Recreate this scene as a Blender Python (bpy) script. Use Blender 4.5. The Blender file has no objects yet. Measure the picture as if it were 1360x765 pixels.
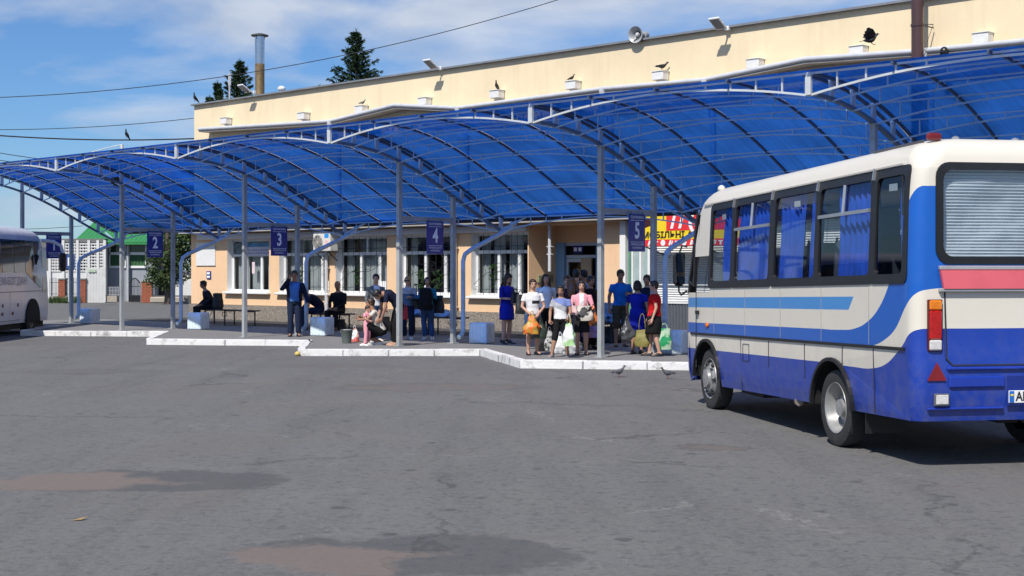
import bpy, bmesh, math, random
import numpy as np
from mathutils import Vector, Matrix, noise as mnoise
from mathutils.geometry import tessellate_polygon
R = math.radians
random.seed(7)
sc = bpy.context.scene
COL = sc.collection

# ------------------------------------------------------------------ camera, sky, sun, exposure
F, H, HOR = 1850.0, 1.78, 359.0           # focal length in photo pixels, eye height, horizon row
cam = bpy.data.cameras.new('camera'); camo = bpy.data.objects.new('camera', cam); COL.objects.link(camo)
cam.sensor_width = 36.0; cam.lens = 36.0 * F / 1360.0
cam.shift_y = -(382.5 - HOR) / 1360.0
cam.clip_end = 6000; cam.clip_start = 0.1
camo.location = (0, 0, H); camo.rotation_euler = (R(90), 0, 0)
sc.camera = camo

SUN_AZ = Vector((-0.44, -0.90)).normalized()   # horizontal direction towards the sun
SUN_EL = R(49)
world = bpy.data.worlds.new('World'); sc.world = world; world.use_nodes = True
nt = world.node_tree; nt.nodes.clear()
def wn(t, **k):
    n = nt.nodes.new(t)
    for a, b in k.items(): setattr(n, a, b)
    return n
out = wn('ShaderNodeOutputWorld'); bg = wn('ShaderNodeBackground')
sky = wn('ShaderNodeTexSky', sky_type='NISHITA', sun_disc=False)
sky.sun_elevation = SUN_EL; sky.sun_rotation = math.atan2(SUN_AZ.x, SUN_AZ.y) % (2 * math.pi)
sky.air_density = 1.0; sky.dust_density = 0.15; sky.ozone_density = 2.5
tc = wn('ShaderNodeTexCoord'); mp = wn('ShaderNodeMapping'); mp.inputs['Scale'].default_value = (3.2, 3.2, 10.5)
mp.inputs['Location'].default_value = (0.35, 0.1, 0.25)
n1 = wn('ShaderNodeTexNoise'); n1.inputs['Scale'].default_value = 1.5; n1.inputs['Detail'].default_value = 9; n1.inputs['Roughness'].default_value = 0.53
n1.inputs['Distortion'].default_value = 0.35
cr = wn('ShaderNodeValToRGB'); cr.color_ramp.elements[0].position = 0.43; cr.color_ramp.elements[1].position = 0.63
cr.color_ramp.elements[0].color = (0, 0, 0, 1); cr.color_ramp.elements[1].color = (1, 1, 1, 1)
n2 = wn('ShaderNodeTexNoise'); n2.inputs['Scale'].default_value = 3.3; n2.inputs['Detail'].default_value = 6
cc = wn('ShaderNodeValToRGB'); cc.color_ramp.elements[0].position = 0.35; cc.color_ramp.elements[1].position = 0.7
cc.color_ramp.elements[0].color = (5.2, 6.1, 7.7, 1); cc.color_ramp.elements[1].color = (7.6, 8.2, 9.3, 1)
sat = wn('ShaderNodeMix', data_type='RGBA', blend_type='MULTIPLY'); sat.inputs[0].default_value = 1.0
sat.inputs[7].default_value = (0.58, 0.85, 1.22, 1)
amt = wn('ShaderNodeMath', operation='MULTIPLY'); amt.inputs[1].default_value = 0.9
mx = wn('ShaderNodeMix', data_type='RGBA')
L = nt.links.new
L(tc.outputs['Generated'], mp.inputs['Vector']); L(mp.outputs['Vector'], n1.inputs['Vector']); L(mp.outputs['Vector'], n2.inputs['Vector'])
L(n1.outputs['Fac'], cr.inputs['Fac']); L(n2.outputs['Fac'], cc.inputs['Fac'])
L(sky.outputs['Color'], sat.inputs[6])
L(cr.outputs['Color'], amt.inputs[0]); L(amt.outputs[0], mx.inputs[0]); L(sat.outputs[2], mx.inputs[6]); L(cc.outputs['Color'], mx.inputs[7])
L(mx.outputs[2], bg.inputs['Color']); bg.inputs['Strength'].default_value = 0.09
L(bg.outputs[0], out.inputs['Surface'])

sl = bpy.data.lights.new('sun', 'SUN'); sl.energy = 5.0; sl.angle = R(0.5); sl.color = (1.0, 0.955, 0.89)
so = bpy.data.objects.new('sun', sl); COL.objects.link(so); so.location = (-20, -40, 60)
sd = Vector((SUN_AZ.x * math.cos(SUN_EL), SUN_AZ.y * math.cos(SUN_EL), math.sin(SUN_EL)))
so.rotation_euler = sd.to_track_quat('Z', 'Y').to_euler()
sc.view_settings.view_transform = 'Standard'; sc.view_settings.look = 'None'
sc.view_settings.exposure = 0.0; sc.view_settings.gamma = 1.0; sc.view_settings.use_curve_mapping = False
sc.cycles.max_bounces = 5; sc.cycles.diffuse_bounces = 3; sc.cycles.glossy_bounces = 3; sc.cycles.transparent_max_bounces = 16; sc.cycles.caustics_reflective = False; sc.cycles.caustics_refractive = False; sc.cycles.use_denoising = True; sc.cycles.adaptive_threshold = .02

# ------------------------------------------------------------------ coordinates
PERP = Vector((0.6927, 0.7212)); DIR = Vector((-0.7212, 0.6927))   # into the facade / along it towards the left
THETA = math.atan2(-DIR.y, -DIR.x)                                    # rotation that lays local +X along -DIR
def P(s, D, z=0.0):
    return Vector((PERP.x * D + DIR.x * s, PERP.y * D + DIR.y * s, z))
def S(px, D):
    r = px - 680.0
    return D * (F * PERP.x - r * PERP.y) / (r * DIR.y - F * DIR.x)
def Zd(px, py, D):
    s = S(px, D); return H + (HOR - py) * (D * PERP.y + s * DIR.y) / F
def GP(px, py, z=0.0):
    Y = F * (H - z) / (py - HOR); return Vector(((px - 680.0) * Y / F, Y, z))
def AT(px, py, Y):
    return Vector(((px - 680.0) * Y / F, Y, H + (HOR - py) * Y / F))

# ------------------------------------------------------------------ materials
MATS = {}
def nodes_of(name):
    m = bpy.data.materials.new(name); m.use_nodes = True
    t = m.node_tree; b = t.nodes['Principled BSDF']
    return m, t, b
def M(name, rgb=(.5, .5, .5), rough=.6, metal=0.0, var=.14, scale=5.0, bump=0.0, bscale=60.0, coat=0.0, spec=.5, dirt=0.0, emit=None):
    if name in MATS: return MATS[name]
    m, t, b = nodes_of(name); N = t.nodes.new; K = t.links.new
    tcx = N('ShaderNodeTexCoord')
    nz = N('ShaderNodeTexNoise'); nz.inputs['Scale'].default_value = scale; nz.inputs['Detail'].default_value = 6; nz.inputs['Roughness'].default_value = .6
    K(tcx.outputs['Object'], nz.inputs['Vector'])
    mr = N('ShaderNodeMapRange'); mr.inputs['From Min'].default_value = .25; mr.inputs['From Max'].default_value = .75
    mr.inputs['To Min'].default_value = 1 - var; mr.inputs['To Max'].default_value = 1 + var
    K(nz.outputs['Fac'], mr.inputs['Value'])
    mu = N('ShaderNodeMix'); mu.data_type = 'RGBA'; mu.blend_type = 'MULTIPLY'; mu.inputs[0].default_value = 1.0
    mu.inputs[6].default_value = (*rgb, 1); K(mr.outputs[0], mu.inputs[7])
    col = mu.outputs[2]
    if dirt > 0:
        n3 = N('ShaderNodeTexNoise'); n3.inputs['Scale'].default_value = scale * .7; n3.inputs['Detail'].default_value = 10; n3.inputs['Roughness'].default_value = .7
        K(tcx.outputs['Object'], n3.inputs['Vector'])
        r2 = N('ShaderNodeMapRange'); r2.inputs['From Min'].default_value = .52; r2.inputs['From Max'].default_value = .75; r2.inputs['To Max'].default_value = dirt
        K(n3.outputs['Fac'], r2.inputs['Value'])
        m2 = N('ShaderNodeMix'); m2.data_type = 'RGBA'; m2.inputs[7].default_value = (.09, .08, .07, 1)
        K(r2.outputs[0], m2.inputs[0]); K(col, m2.inputs[6]); col = m2.outputs[2]
    K(col, b.inputs['Base Color'])
    rr = N('ShaderNodeMapRange'); rr.inputs['To Min'].default_value = max(0, rough - .08); rr.inputs['To Max'].default_value = min(1, rough + .08)
    K(nz.outputs['Fac'], rr.inputs['Value']); K(rr.outputs[0], b.inputs['Roughness'])
    b.inputs['Metallic'].default_value = metal; b.inputs['Specular IOR Level'].default_value = spec
    b.inputs['Coat Weight'].default_value = coat; b.inputs['Coat Roughness'].default_value = .08
    if bump > 0:
        n4 = N('ShaderNodeTexNoise'); n4.inputs['Scale'].default_value = bscale; n4.inputs['Detail'].default_value = 4
        K(tcx.outputs['Object'], n4.inputs['Vector'])
        bp = N('ShaderNodeBump'); bp.inputs['Strength'].default_value = bump; bp.inputs['Distance'].default_value = .02
        K(n4.outputs['Fac'], bp.inputs['Height']); K(bp.outputs[0], b.inputs['Normal'])
    if emit: b.inputs['Emission Color'].default_value = (*emit[0], 1); b.inputs['Emission Strength'].default_value = emit[1]
    MATS[name] = m; return m
def plaster(name, rgb, streak=.10, seam=0.0, rough=.85):
    m, t, b = nodes_of(name); N = t.nodes.new; K = t.links.new; tcx = N('ShaderNodeTexCoord')
    def nz(sc3, det, ro=.6):
        mp_ = N('ShaderNodeMapping'); mp_.inputs['Scale'].default_value = sc3; K(tcx.outputs['Object'], mp_.inputs['Vector']); n = N('ShaderNodeTexNoise'); n.inputs['Scale'].default_value = 1; n.inputs['Detail'].default_value = det; n.inputs['Roughness'].default_value = ro; K(mp_.outputs[0], n.inputs['Vector']); return n.outputs['Fac']
    def mr(v, a, b_, c, d):
        n = N('ShaderNodeMapRange'); K(v, n.inputs['Value'])
        for i, x in zip(('From Min', 'From Max', 'To Min', 'To Max'), (a, b_, c, d)): n.inputs[i].default_value = x
        return n.outputs[0]
    def mixc(f, a, c):
        n = N('ShaderNodeMix'); n.data_type = 'RGBA'; K(f, n.inputs[0])
        for x, s_ in ((a, 6), (c, 7)):
            if isinstance(x, tuple): n.inputs[s_].default_value = (*x, 1)
            else: K(x, n.inputs[s_])
        return n.outputs[2]
    col = mixc(mr(nz((.5, .5, .5), 6), .35, .65, 0, 1), tuple(c * .93 for c in rgb), tuple(min(c * 1.05, 1) for c in rgb))
    col = mixc(mr(nz((2.6, 2.6, .22), 7, .65), .50, .74, 0, streak * 2.2), col, tuple(c * .62 for c in rgb))     # rain streaks
    col = mixc(mr(nz((6, 6, 6), 8, .7), .58, .72, 0, streak), col, tuple(c * .7 for c in rgb))
    K(col, b.inputs['Base Color']); b.inputs['Roughness'].default_value = rough
    h_ = nz((30, 30, 30), 4)
    if seam:
        sp = N('ShaderNodeSeparateXYZ'); K(tcx.outputs['Object'], sp.inputs[0]); fr = N('ShaderNodeMath'); fr.operation = 'PINGPONG'; fr.inputs[1].default_value = seam; K(sp.outputs[0], fr.inputs[0]); h2 = mr(fr.outputs[0], 0, .012, 0, 1); ad = N('ShaderNodeMath'); ad.operation = 'MULTIPLY_ADD'; K(h2, ad.inputs[0]); ad.inputs[1].default_value = 2.0; K(h_, ad.inputs[2]); h_ = ad.outputs[0]
    bp = N('ShaderNodeBump'); bp.inputs['Strength'].default_value = .25; bp.inputs['Distance'].default_value = .012; K(h_, bp.inputs['Height']); K(bp.outputs[0], b.inputs['Normal']); return m
def schlick(t, f0=.04, k=.9):
    N = t.nodes.new; K = t.links.new; lw_ = N('ShaderNodeLayerWeight'); lw_.inputs['Blend'].default_value = .5
    pw = N('ShaderNodeMath'); pw.operation = 'POWER'; K(lw_.outputs['Facing'], pw.inputs[0]); pw.inputs[1].default_value = 5
    ma = N('ShaderNodeMath'); ma.operation = 'MULTIPLY_ADD'; K(pw.outputs[0], ma.inputs[0]); ma.inputs[1].default_value = k; ma.inputs[2].default_value = f0
    return ma.outputs[0]
def glass(name, tint=(.5, .55, .55), refl=1.0):
    if name in MATS: return MATS[name]
    m, t, b = nodes_of(name); t.nodes.remove(b); N = t.nodes.new; K = t.links.new
    tr = N('ShaderNodeBsdfTransparent'); tr.inputs['Color'].default_value = (*tint, 1)
    gl = N('ShaderNodeBsdfGlossy'); gl.inputs['Roughness'].default_value = .03; gl.inputs['Color'].default_value = (refl, refl, refl, 1)
    mi = N('ShaderNodeMixShader'); K(schlick(t), mi.inputs[0]); K(tr.outputs[0], mi.inputs[1]); K(gl.outputs[0], mi.inputs[2])
    K(mi.outputs[0], t.nodes['Material Output'].inputs['Surface'])
    MATS[name] = m; return m

# ------------------------------------------------------------------ mesh builder
INV = {}       # world matrix inverse of each thing that parents parts
class MB:
    def __init__(self): self.v = []; self.f = []; self.mi = []; self.uv = {}
    def add(self, vs, fs, mi=0):
        n = len(self.v); self.v += [Vector(p) for p in vs]
        self.f += [tuple(i + n for i in f) for f in fs]; self.mi += [mi] * len(fs); return self
    def box(self, c, size, M3=None, mi=0):
        x, y, z = [a / 2 for a in size]; c = Vector(c)
        vs = [Vector((i * x, j * y, k * z)) for i in (-1, 1) for j in (-1, 1) for k in (-1, 1)]
        if M3 is not None: vs = [M3 @ p for p in vs]
        return self.add([c + p for p in vs], [(0, 1, 3, 2), (4, 6, 7, 5), (0, 4, 5, 1), (2, 3, 7, 6), (0, 2, 6, 4), (1, 5, 7, 3)], mi)
    def bbox(self, c, size, b=.01, M3=None, mi=0):     # box with chamfered edges
        x, y, z = [a / 2 for a in size]; c = Vector(c); b = min(b, x * .9, y * .9, z * .9)
        vs = []; idx = {}
        for i in (-1, 1):
            for j in (-1, 1):
                for k in (-1, 1):
                    for ax, p in enumerate([(x, y - b, z - b), (x - b, y, z - b), (x - b, y - b, z)]):
                        idx[i, j, k, ax] = len(vs); vs.append(Vector((p[0] * i, p[1] * j, p[2] * k)))
        fs = []
        for sgn in (-1, 1):
            fs.append([idx[sgn, a, d, 0] for a, d in ((-1, -1), (1, -1), (1, 1), (-1, 1))])
            fs.append([idx[a, sgn, d, 1] for a, d in ((-1, -1), (1, -1), (1, 1), (-1, 1))])
            fs.append([idx[a, d, sgn, 2] for a, d in ((-1, -1), (1, -1), (1, 1), (-1, 1))])
        for a in (-1, 1):
            for d in (-1, 1):
                fs.append([idx[a, d, -1, 0], idx[a, d, 1, 0], idx[a, d, 1, 1], idx[a, d, -1, 1]])
                fs.append([idx[a, -1, d, 0], idx[a, 1, d, 0], idx[a, 1, d, 2], idx[a, -1, d, 2]])
                fs.append([idx[-1, a, d, 1], idx[1, a, d, 1], idx[1, a, d, 2], idx[-1, a, d, 2]])
                for k in (-1, 1): fs.append([idx[a, d, k, 0], idx[a, d, k, 1], idx[a, d, k, 2]])
        if M3 is not None: vs = [M3 @ p for p in vs]
        return self.add([c + p for p in vs], fs, mi)
    def bar(self, p, q, w, h=None, up=(0, 0, 1), mi=0):
        p, q = Vector(p), Vector(q); h = h or w; d = (q - p); 
        if d.length < 1e-6: return self
        d.normalize(); up = Vector(up)
        if abs(d.dot(up)) > .98: up = Vector((PERP.x, PERP.y, 0))
        a = d.cross(up).normalized() * (w / 2); b = a.cross(d).normalized() * (h / 2)
        vs = [p - a - b, p + a - b, p + a + b, p - a + b, q - a - b, q + a - b, q + a + b, q - a + b]
        return self.add(vs, [(0, 3, 2, 1), (4, 5, 6, 7), (0, 1, 5, 4), (1, 2, 6, 5), (2, 3, 7, 6), (3, 0, 4, 7)], mi)
    def path(self, pts, w, h=None, up=(0, 0, 1), mi=0):   # rectangular section swept along a curve
        pts = [Vector(p) for p in pts]; h = h or w; up = Vector(up); rings = []
        for i, p in enumerate(pts):
            d = (pts[min(i + 1, len(pts) - 1)] - pts[max(i - 1, 0)]).normalized()
            u_ = up if abs(d.dot(up)) < .98 else Vector((PERP.x, PERP.y, 0))
            a = d.cross(u_).normalized() * (w / 2); b = a.cross(d).normalized() * (h / 2)
            rings.append([p - a - b, p + a - b, p + a + b, p - a + b])
        return self.rings(rings, mi)
    def rings(self, rings, mi=0, cap=True, closed=True):
        n = len(rings[0]); vs = [p for r in rings for p in r]; fs = []
        for i in range(len(rings) - 1):
            for j in range(n if closed else n - 1):
                k = (j + 1) % n; fs.append((i * n + j, i * n + k, (i + 1) * n + k, (i + 1) * n + j))
        if cap and closed: fs.append(tuple(range(n - 1, -1, -1))); fs.append(tuple(range((len(rings) - 1) * n, len(rings) * n)))
        return self.add(vs, fs, mi)
    def tube(self, pts, r, n=8, mi=0):
        pts = [Vector(p) for p in pts]; rs = r if isinstance(r, (list, tuple)) else [r] * len(pts); rings = []; ref = None
        for i, p in enumerate(pts):
            d = pts[min(i + 1, len(pts) - 1)] - pts[max(i - 1, 0)]
            d = d.normalized() if d.length > 1e-9 else Vector((0, 0, 1))
            if ref is None: ref = Vector((1, 0, 0)) if abs(d.x) < .8 else Vector((0, 1, 0))
            a = (ref - d * ref.dot(d)).normalized(); b = d.cross(a); ref = a
            rings.append([p + (a * math.cos(2 * math.pi * j / n) + b * math.sin(2 * math.pi * j / n)) * rs[i] for j in range(n)])
        return self.rings(rings, mi)
    def capsule(self, pts, rs, n=10, mi=0):    # tube with rounded ends
        pts = [Vector(p) for p in pts]; d0 = (pts[1] - pts[0]).normalized(); d1 = (pts[-1] - pts[-2]).normalized()
        pp = [pts[0] - d0 * rs[0] * f for f in (.98, .8, .45)] + pts + [pts[-1] + d1 * rs[-1] * f for f in (.45, .8, .98)]
        rr = [rs[0] * f for f in (.2, .6, .89)] + list(rs) + [rs[-1] * f for f in (.89, .6, .2)]
        return self.tube(pp, rr, n, mi)
    def sleeve(self, pts, rs, n=12, mi=0):      # round start, flat open-looking end
        pts = [Vector(p) for p in pts]; d0 = (pts[1] - pts[0]).normalized()
        return self.tube([pts[0] - d0 * rs[0] * f for f in (.98, .8, .45)] + pts, [rs[0] * f for f in (.2, .6, .89)] + list(rs), n, mi)
    def ball(self, c, r, n=12, m=8, M3=None, mi=0):
        r = (r, r, r) if not isinstance(r, (tuple, list)) else r; c = Vector(c); rings = []
        for i in range(m + 1):
            t = math.pi * (i / m) ; t = min(max(t, .05), math.pi - .05)
            ring = []
            for j in range(n):
                p = Vector((r[0] * math.sin(t) * math.cos(2 * math.pi * j / n), r[1] * math.sin(t) * math.sin(2 * math.pi * j / n), -r[2] * math.cos(t)))
                ring.append(c + (M3 @ p if M3 is not None else p))
            rings.append(ring)
        return self.rings(rings, mi)
    def lathe(self, c, prof, axis='Z', n=24, mi=0, M3=None, cap=True):   # prof: list of (radius, height)
        c = Vector(c); rings = []
        for r, h in prof:
            ring = []
            for j in range(n):
                a = 2 * math.pi * j / n; x, y = max(r, .0005) * math.cos(a), max(r, .0005) * math.sin(a)
                p = Vector((x, y, h)) if axis == 'Z' else (Vector((h, x, y)) if axis == 'X' else Vector((x, h, y)))
                ring.append(c + (M3 @ p if M3 is not None else p))
            rings.append(ring)
        return self.rings(rings, mi, cap)
    def poly(self, pts, mi=0):
        return self.add(pts, [tuple(range(len(pts)))], mi)
    def prism(self, outline, off, mi=0):     # planar outline (may be concave) pushed by off
        outline = [Vector(p) for p in outline]; off = Vector(off); n = len(outline)
        tris = tessellate_polygon([outline])
        vs = outline + [p + off for p in outline]
        fs = [tuple(t) for t in tris] + [tuple(reversed([i + n for i in t])) for t in tris]
        fs += [(i, (i + 1) % n, (i + 1) % n + n, i + n) for i in range(n)]
        return self.add(vs, fs, mi)
    def mesh(self, name, mats, inv=None, smooth=False, fixn=True):
        me = bpy.data.meshes.new(name)
        vs = [inv @ p for p in self.v] if inv is not None else self.v
        me.from_pydata([tuple(p) for p in vs], [], self.f)
        mats = mats if isinstance(mats, (list, tuple)) else [mats]
        for m in mats: me.materials.append(m)
        if len(mats) > 1: me.polygons.foreach_set('material_index', self.mi)
        if fixn:
            bm = bmesh.new(); bm.from_mesh(me); bmesh.ops.recalc_face_normals(bm, faces=bm.faces); bm.to_mesh(me); bm.free()
        if smooth:
            me.polygons.foreach_set('use_smooth', [True] * len(me.polygons))
            if smooth is not True: me.set_sharp_from_angle(angle=R(smooth))
        me.update(); return me
    def build(self, name, mats, parent=None, smooth=False, local=False, fixn=True):
        inv = None
        if parent is not None and not local: inv = INV[parent.name]
        o = bpy.data.objects.new(name, self.mesh(name, mats, inv, smooth, fixn)); COL.objects.link(o)
        if parent is not None:
            o.parent = parent; INV[o.name] = INV[parent.name]
        return o
def Rz(a): return Matrix.Rotation(a, 3, 'Z')
def tag(o, label, cat, group=None):
    o['label'] = label; o['category'] = cat
    if group: o['group'] = group
    return o
def thing(name, label, cat, loc=(0, 0, 0), rz=0.0, group=None):
    o = bpy.data.objects.new(name, None); COL.objects.link(o); o.empty_display_size = .2
    o.location = loc; o.rotation_euler = (0, 0, rz)
    INV[o.name] = (Matrix.Translation(Vector(loc)) @ Matrix.Rotation(rz, 4, 'Z')).inverted()
    return tag(o, label, cat, group)
def solo(mb, name, mats, label, cat, loc, group=None, smooth=False, rz=0.0):     # a thing of one mesh, origin at loc
    inv = (Matrix.Translation(Vector(loc)) @ Matrix.Rotation(rz, 4, 'Z')).inverted()
    o = bpy.data.objects.new(name, mb.mesh(name, mats, inv, smooth)); COL.objects.link(o); o.location = loc; o.rotation_euler = (0, 0, rz)
    INV[o.name] = inv
    return tag(o, label, cat, group)
def struct(mb, name, mats, smooth=False):
    o = mb.build(name, mats, None, smooth); o['kind'] = 'structure'; INV[o.name] = Matrix.Identity(4); return o
def copy_part(src, parent, loc=None):
    c = src.copy(); COL.objects.link(c); c.parent = parent
    if loc is not None: c.location = loc
    return c
def text_mesh(body, size, bold=0.0, spacing=1.0, align='CENTER', shear=0.0):
    c = bpy.data.curves.new('txt', 'FONT'); c.body = body; c.size = size; c.offset = bold; c.align_x = align; c.align_y = 'CENTER'
    c.space_character = spacing; c.shear = shear; c.resolution_u = 3
    o = bpy.data.objects.new('txt', c); COL.objects.link(o); bpy.context.view_layer.update()
    me = bpy.data.meshes.new_from_object(o.evaluated_get(bpy.context.evaluated_depsgraph_get()))
    vs = [v.co.copy() for v in me.vertices]; fs = [tuple(p.vertices) for p in me.polygons]
    bpy.data.objects.remove(o); bpy.data.curves.remove(c); bpy.data.meshes.remove(me)
    return vs, fs
def put_text(mb, body, size, origin, ax, ay, bold=0.0, mi=0, sx=1.0, spacing=1.0, fit=None, shear=0.0, align='CENTER'):
    vs, fs = text_mesh(body, size, bold, spacing, align, shear)
    if fit:
        w = max(v.x for v in vs) - min(v.x for v in vs); sx = fit / max(w, 1e-6)
    o, ax, ay = Vector(origin), Vector(ax), Vector(ay)
    mb.add([o + ax * (v.x * sx) + ay * v.y for v in vs], fs, mi)

# ------------------------------------------------------------------ ground
def asphalt():
    m, t, b = nodes_of('asphalt'); N = t.nodes.new; K = t.links.new
    g = N('ShaderNodeNewGeometry'); pos = g.outputs['Position']
    def nz(scale, det=6, ro=.6, dist=0.0, vec=None):
        n = N('ShaderNodeTexNoise'); n.inputs['Scale'].default_value = scale; n.inputs['Detail'].default_value = det
        n.inputs['Roughness'].default_value = ro; n.inputs['Distortion'].default_value = dist; K(vec or pos, n.inputs['Vector']); return n.outputs['Fac']
    def mr(v, a, b_, c, d):
        n = N('ShaderNodeMapRange'); K(v, n.inputs['Value'])
        for i, x in zip(('From Min', 'From Max', 'To Min', 'To Max'), (a, b_, c, d)): n.inputs[i].default_value = x
        return n.outputs[0]
    def mix(f, a, c, blend='MIX'):
        n = N('ShaderNodeMix'); n.data_type = 'RGBA'; n.blend_type = blend
        if isinstance(f, float): n.inputs[0].default_value = f
        else: K(f, n.inputs[0])
        for x, s_ in ((a, 6), (c, 7)):
            if isinstance(x, tuple): n.inputs[s_].default_value = (*x, 1)
            else: K(x, n.inputs[s_])
        return n.outputs[2]
    def math_(op, a, c=None):
        n = N('ShaderNodeMath'); n.operation = op
        for x, i in ((a, 0), (c, 1)):
            if x is None: continue
            if isinstance(x, (int, float)): n.inputs[i].default_value = x
            else: K(x, n.inputs[i])
        return n.outputs[0]
    col = mix(nz(.35, 6, .62), (.134, .132, .131), (.182, .178, .173))
    stm = N('ShaderNodeMapping'); stm.inputs['Rotation'].default_value = (0, 0, R(11)); stm.inputs['Scale'].default_value = (1.6, .25, 1); K(pos, stm.inputs['Vector'])
    col = mix(mr(nz(1.0, 7, .65, .4, stm.outputs[0]), 0.47, .66, 0, .62), col, (.098, .098, .101))
    col = mix(mr(nz(.9, 8, .7, .6), .54, .70, 0, .6), col, (.21, .203, .195))       # paler worn spots
    spk = N('ShaderNodeTexVoronoi'); spk.inputs['Scale'].default_value = 55; K(pos, spk.inputs['Vector'])
    col = mix(mr(spk.outputs['Distance'], .0, .30, .40, 0), col, (.29, .28, .27))     # aggregate
    col = mix(mr(nz(95, 3, .6), .35, .65, .0, .6), col, (.08, .08, .081))
    col = mix(mr(nz(22, 5, .75), .42, .64, 0, .6), col, (.19, .186, .182))
    col = mix(mr(nz(9, 5, .75, .3), .52, .66, 0, .7), col, (.075, .075, .077))
    col = mix(mr(nz(.28, 7, .7, .8), .52, .68, 0, .36), col, (.150, .128, .112))     # brownish silt haze
    vd = N('ShaderNodeTexVoronoi'); vd.inputs['Scale'].default_value = 3.6; K(pos, vd.inputs['Vector'])
    col = mix(math_('MULTIPLY', mr(math_('ADD', vd.outputs['Distance'], math_('MULTIPLY', nz(18, 3), .18)), .15, .19, .6, 0), mr(nz(.5, 3), .42, .55, 0, 1)), col, (.06, .06, .061))
    # dark tarry blots
    vb = N('ShaderNodeTexVoronoi'); vb.inputs['Scale'].default_value = 1.5; vb.inputs['Randomness'].default_value = 1; 
    wob = N('ShaderNodeMapping'); wob.inputs['Scale'].default_value = (1, .8, 1); K(pos, wob.inputs['Vector']); K(wob.outputs[0], vb.inputs['Vector'])
    blot = math_('ADD', vb.outputs['Distance'], math_('MULTIPLY', nz(6, 4), .22))
    col = mix(mr(blot, .165, .215, .65, 0), col, (.06, .06, .061))
    # cracks: warped cell edges, broken up
    wp = N('ShaderNodeVectorMath'); wp.operation = 'ADD'
    nc = N('ShaderNodeTexNoise'); nc.inputs['Scale'].default_value = 1.1; nc.inputs['Detail'].default_value = 8; nc.inputs['Roughness'].default_value = .7; K(pos, nc.inputs['Vector'])
    sc_ = N('ShaderNodeVectorMath'); sc_.operation = 'SCALE'; sc_.inputs['Scale'].default_value = 1.5; K(nc.outputs['Color'], sc_.inputs[0])
    K(pos, wp.inputs[0]); K(sc_.outputs[0], wp.inputs[1])
    vc = N('ShaderNodeTexVoronoi'); vc.feature = 'DISTANCE_TO_EDGE'; vc.inputs['Scale'].default_value = .30; K(wp.outputs[0], vc.inputs['Vector'])
    brk = mr(nz(.55, 4, .5), .50, .60, 0, 1)
    crk = math_('MULTIPLY', mr(vc.outputs['Distance'], .002, .006, 1, 0), brk)
    col = mix(math_('MULTIPLY', crk, .42), col, (.34, .33, .31))
    vc2 = N('ShaderNodeTexVoronoi'); vc2.feature = 'DISTANCE_TO_EDGE'; vc2.inputs['Scale'].default_value = .21; K(wp.outputs[0], vc2.inputs['Vector'])
    crk2 = math_('MULTIPLY', mr(vc2.outputs['Distance'], .002, .007, 1, 0), mr(nz(.4, 4, .5), .44, .55, 0, 1))
    col = mix(math_('MULTIPLY', crk2, .5), col, (.055, .055, .056))
    # dried puddle stains: brown silt inside a dark rim
    sep = N('ShaderNodeSeparateXYZ'); K(pos, sep.inputs[0])
    wx = math_('ADD', sep.outputs[0], math_('MULTIPLY', math_('SUBTRACT', nz(1.1, 8, .68), .5), 1.9))
    wy = math_('ADD', sep.outputs[1], math_('MULTIPLY', math_('SUBTRACT', nz(1.5, 8, .68), .5), 1.1))
    def ell(cx, cy, rx, ry):
        a = math_('DIVIDE', math_('SUBTRACT', wx, cx), rx); c = math_('DIVIDE', math_('SUBTRACT', wy, cy), ry)
        return math_('SQRT', math_('ADD', math_('MULTIPLY', a, a), math_('MULTIPLY', c, c)))
    silt = mix(nz(14, 3), (.160, .127, .110), (.205, .168, .148))
    for (cx, cy, rx, ry, bx, by, brx, bry, k) in ((-3.15, 11.75, 1.25, .62, -3.7, 11.75, .95, .60, .85), (-.55, 8.75, 1.05, .62, -1.05, 8.60, .68, .5, .8), (4.0 - 1.95, 14.0, .45, .2, 2.05, 14.0, .42, .18, .5), (-1.2, 21.2, 1.7, .8, -1.2, 21.2, 1.6, .7, .35), (-7.5, 24.5, 1.4, .7, -7.4, 24.5, .6, .3, .2), (-3.2, 25.9, 1.2, .5, -3.2, 25.9, 1.1, .4, .3)):
        e = ell(cx, cy, rx, ry); col = mix(mr(e, .90, 1.04, .62 * (k > .4) + .25 * (k <= .4), 0), col, (.072, .072, .076))
        e2 = ell(bx, by, brx, bry); col = mix(mr(e2, .72, .96, k, 0), col, silt)
    K(col, b.inputs['Base Color']); b.inputs['Roughness'].default_value = .88; b.inputs['Specular IOR Level'].default_value = .3
    bp = N('ShaderNodeBump'); bp.inputs['Strength'].default_value = .55; bp.inputs['Distance'].default_value = .012
    hh = math_('SUBTRACT', math_('ADD', nz(80, 4, .7), math_('MULTIPLY', nz(2.2, 5), 2.0)), math_('MULTIPLY', crk2, 1.5))
    K(hh, bp.inputs['Height']); K(bp.outputs[0], b.inputs['Normal'])
    return m
g = MB(); g.poly([(-2500, -300, 0), (2500, -300, 0), (2500, 4500, 0), (-2500, 4500, 0)])
struct(g, 'ground', asphalt())

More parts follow.
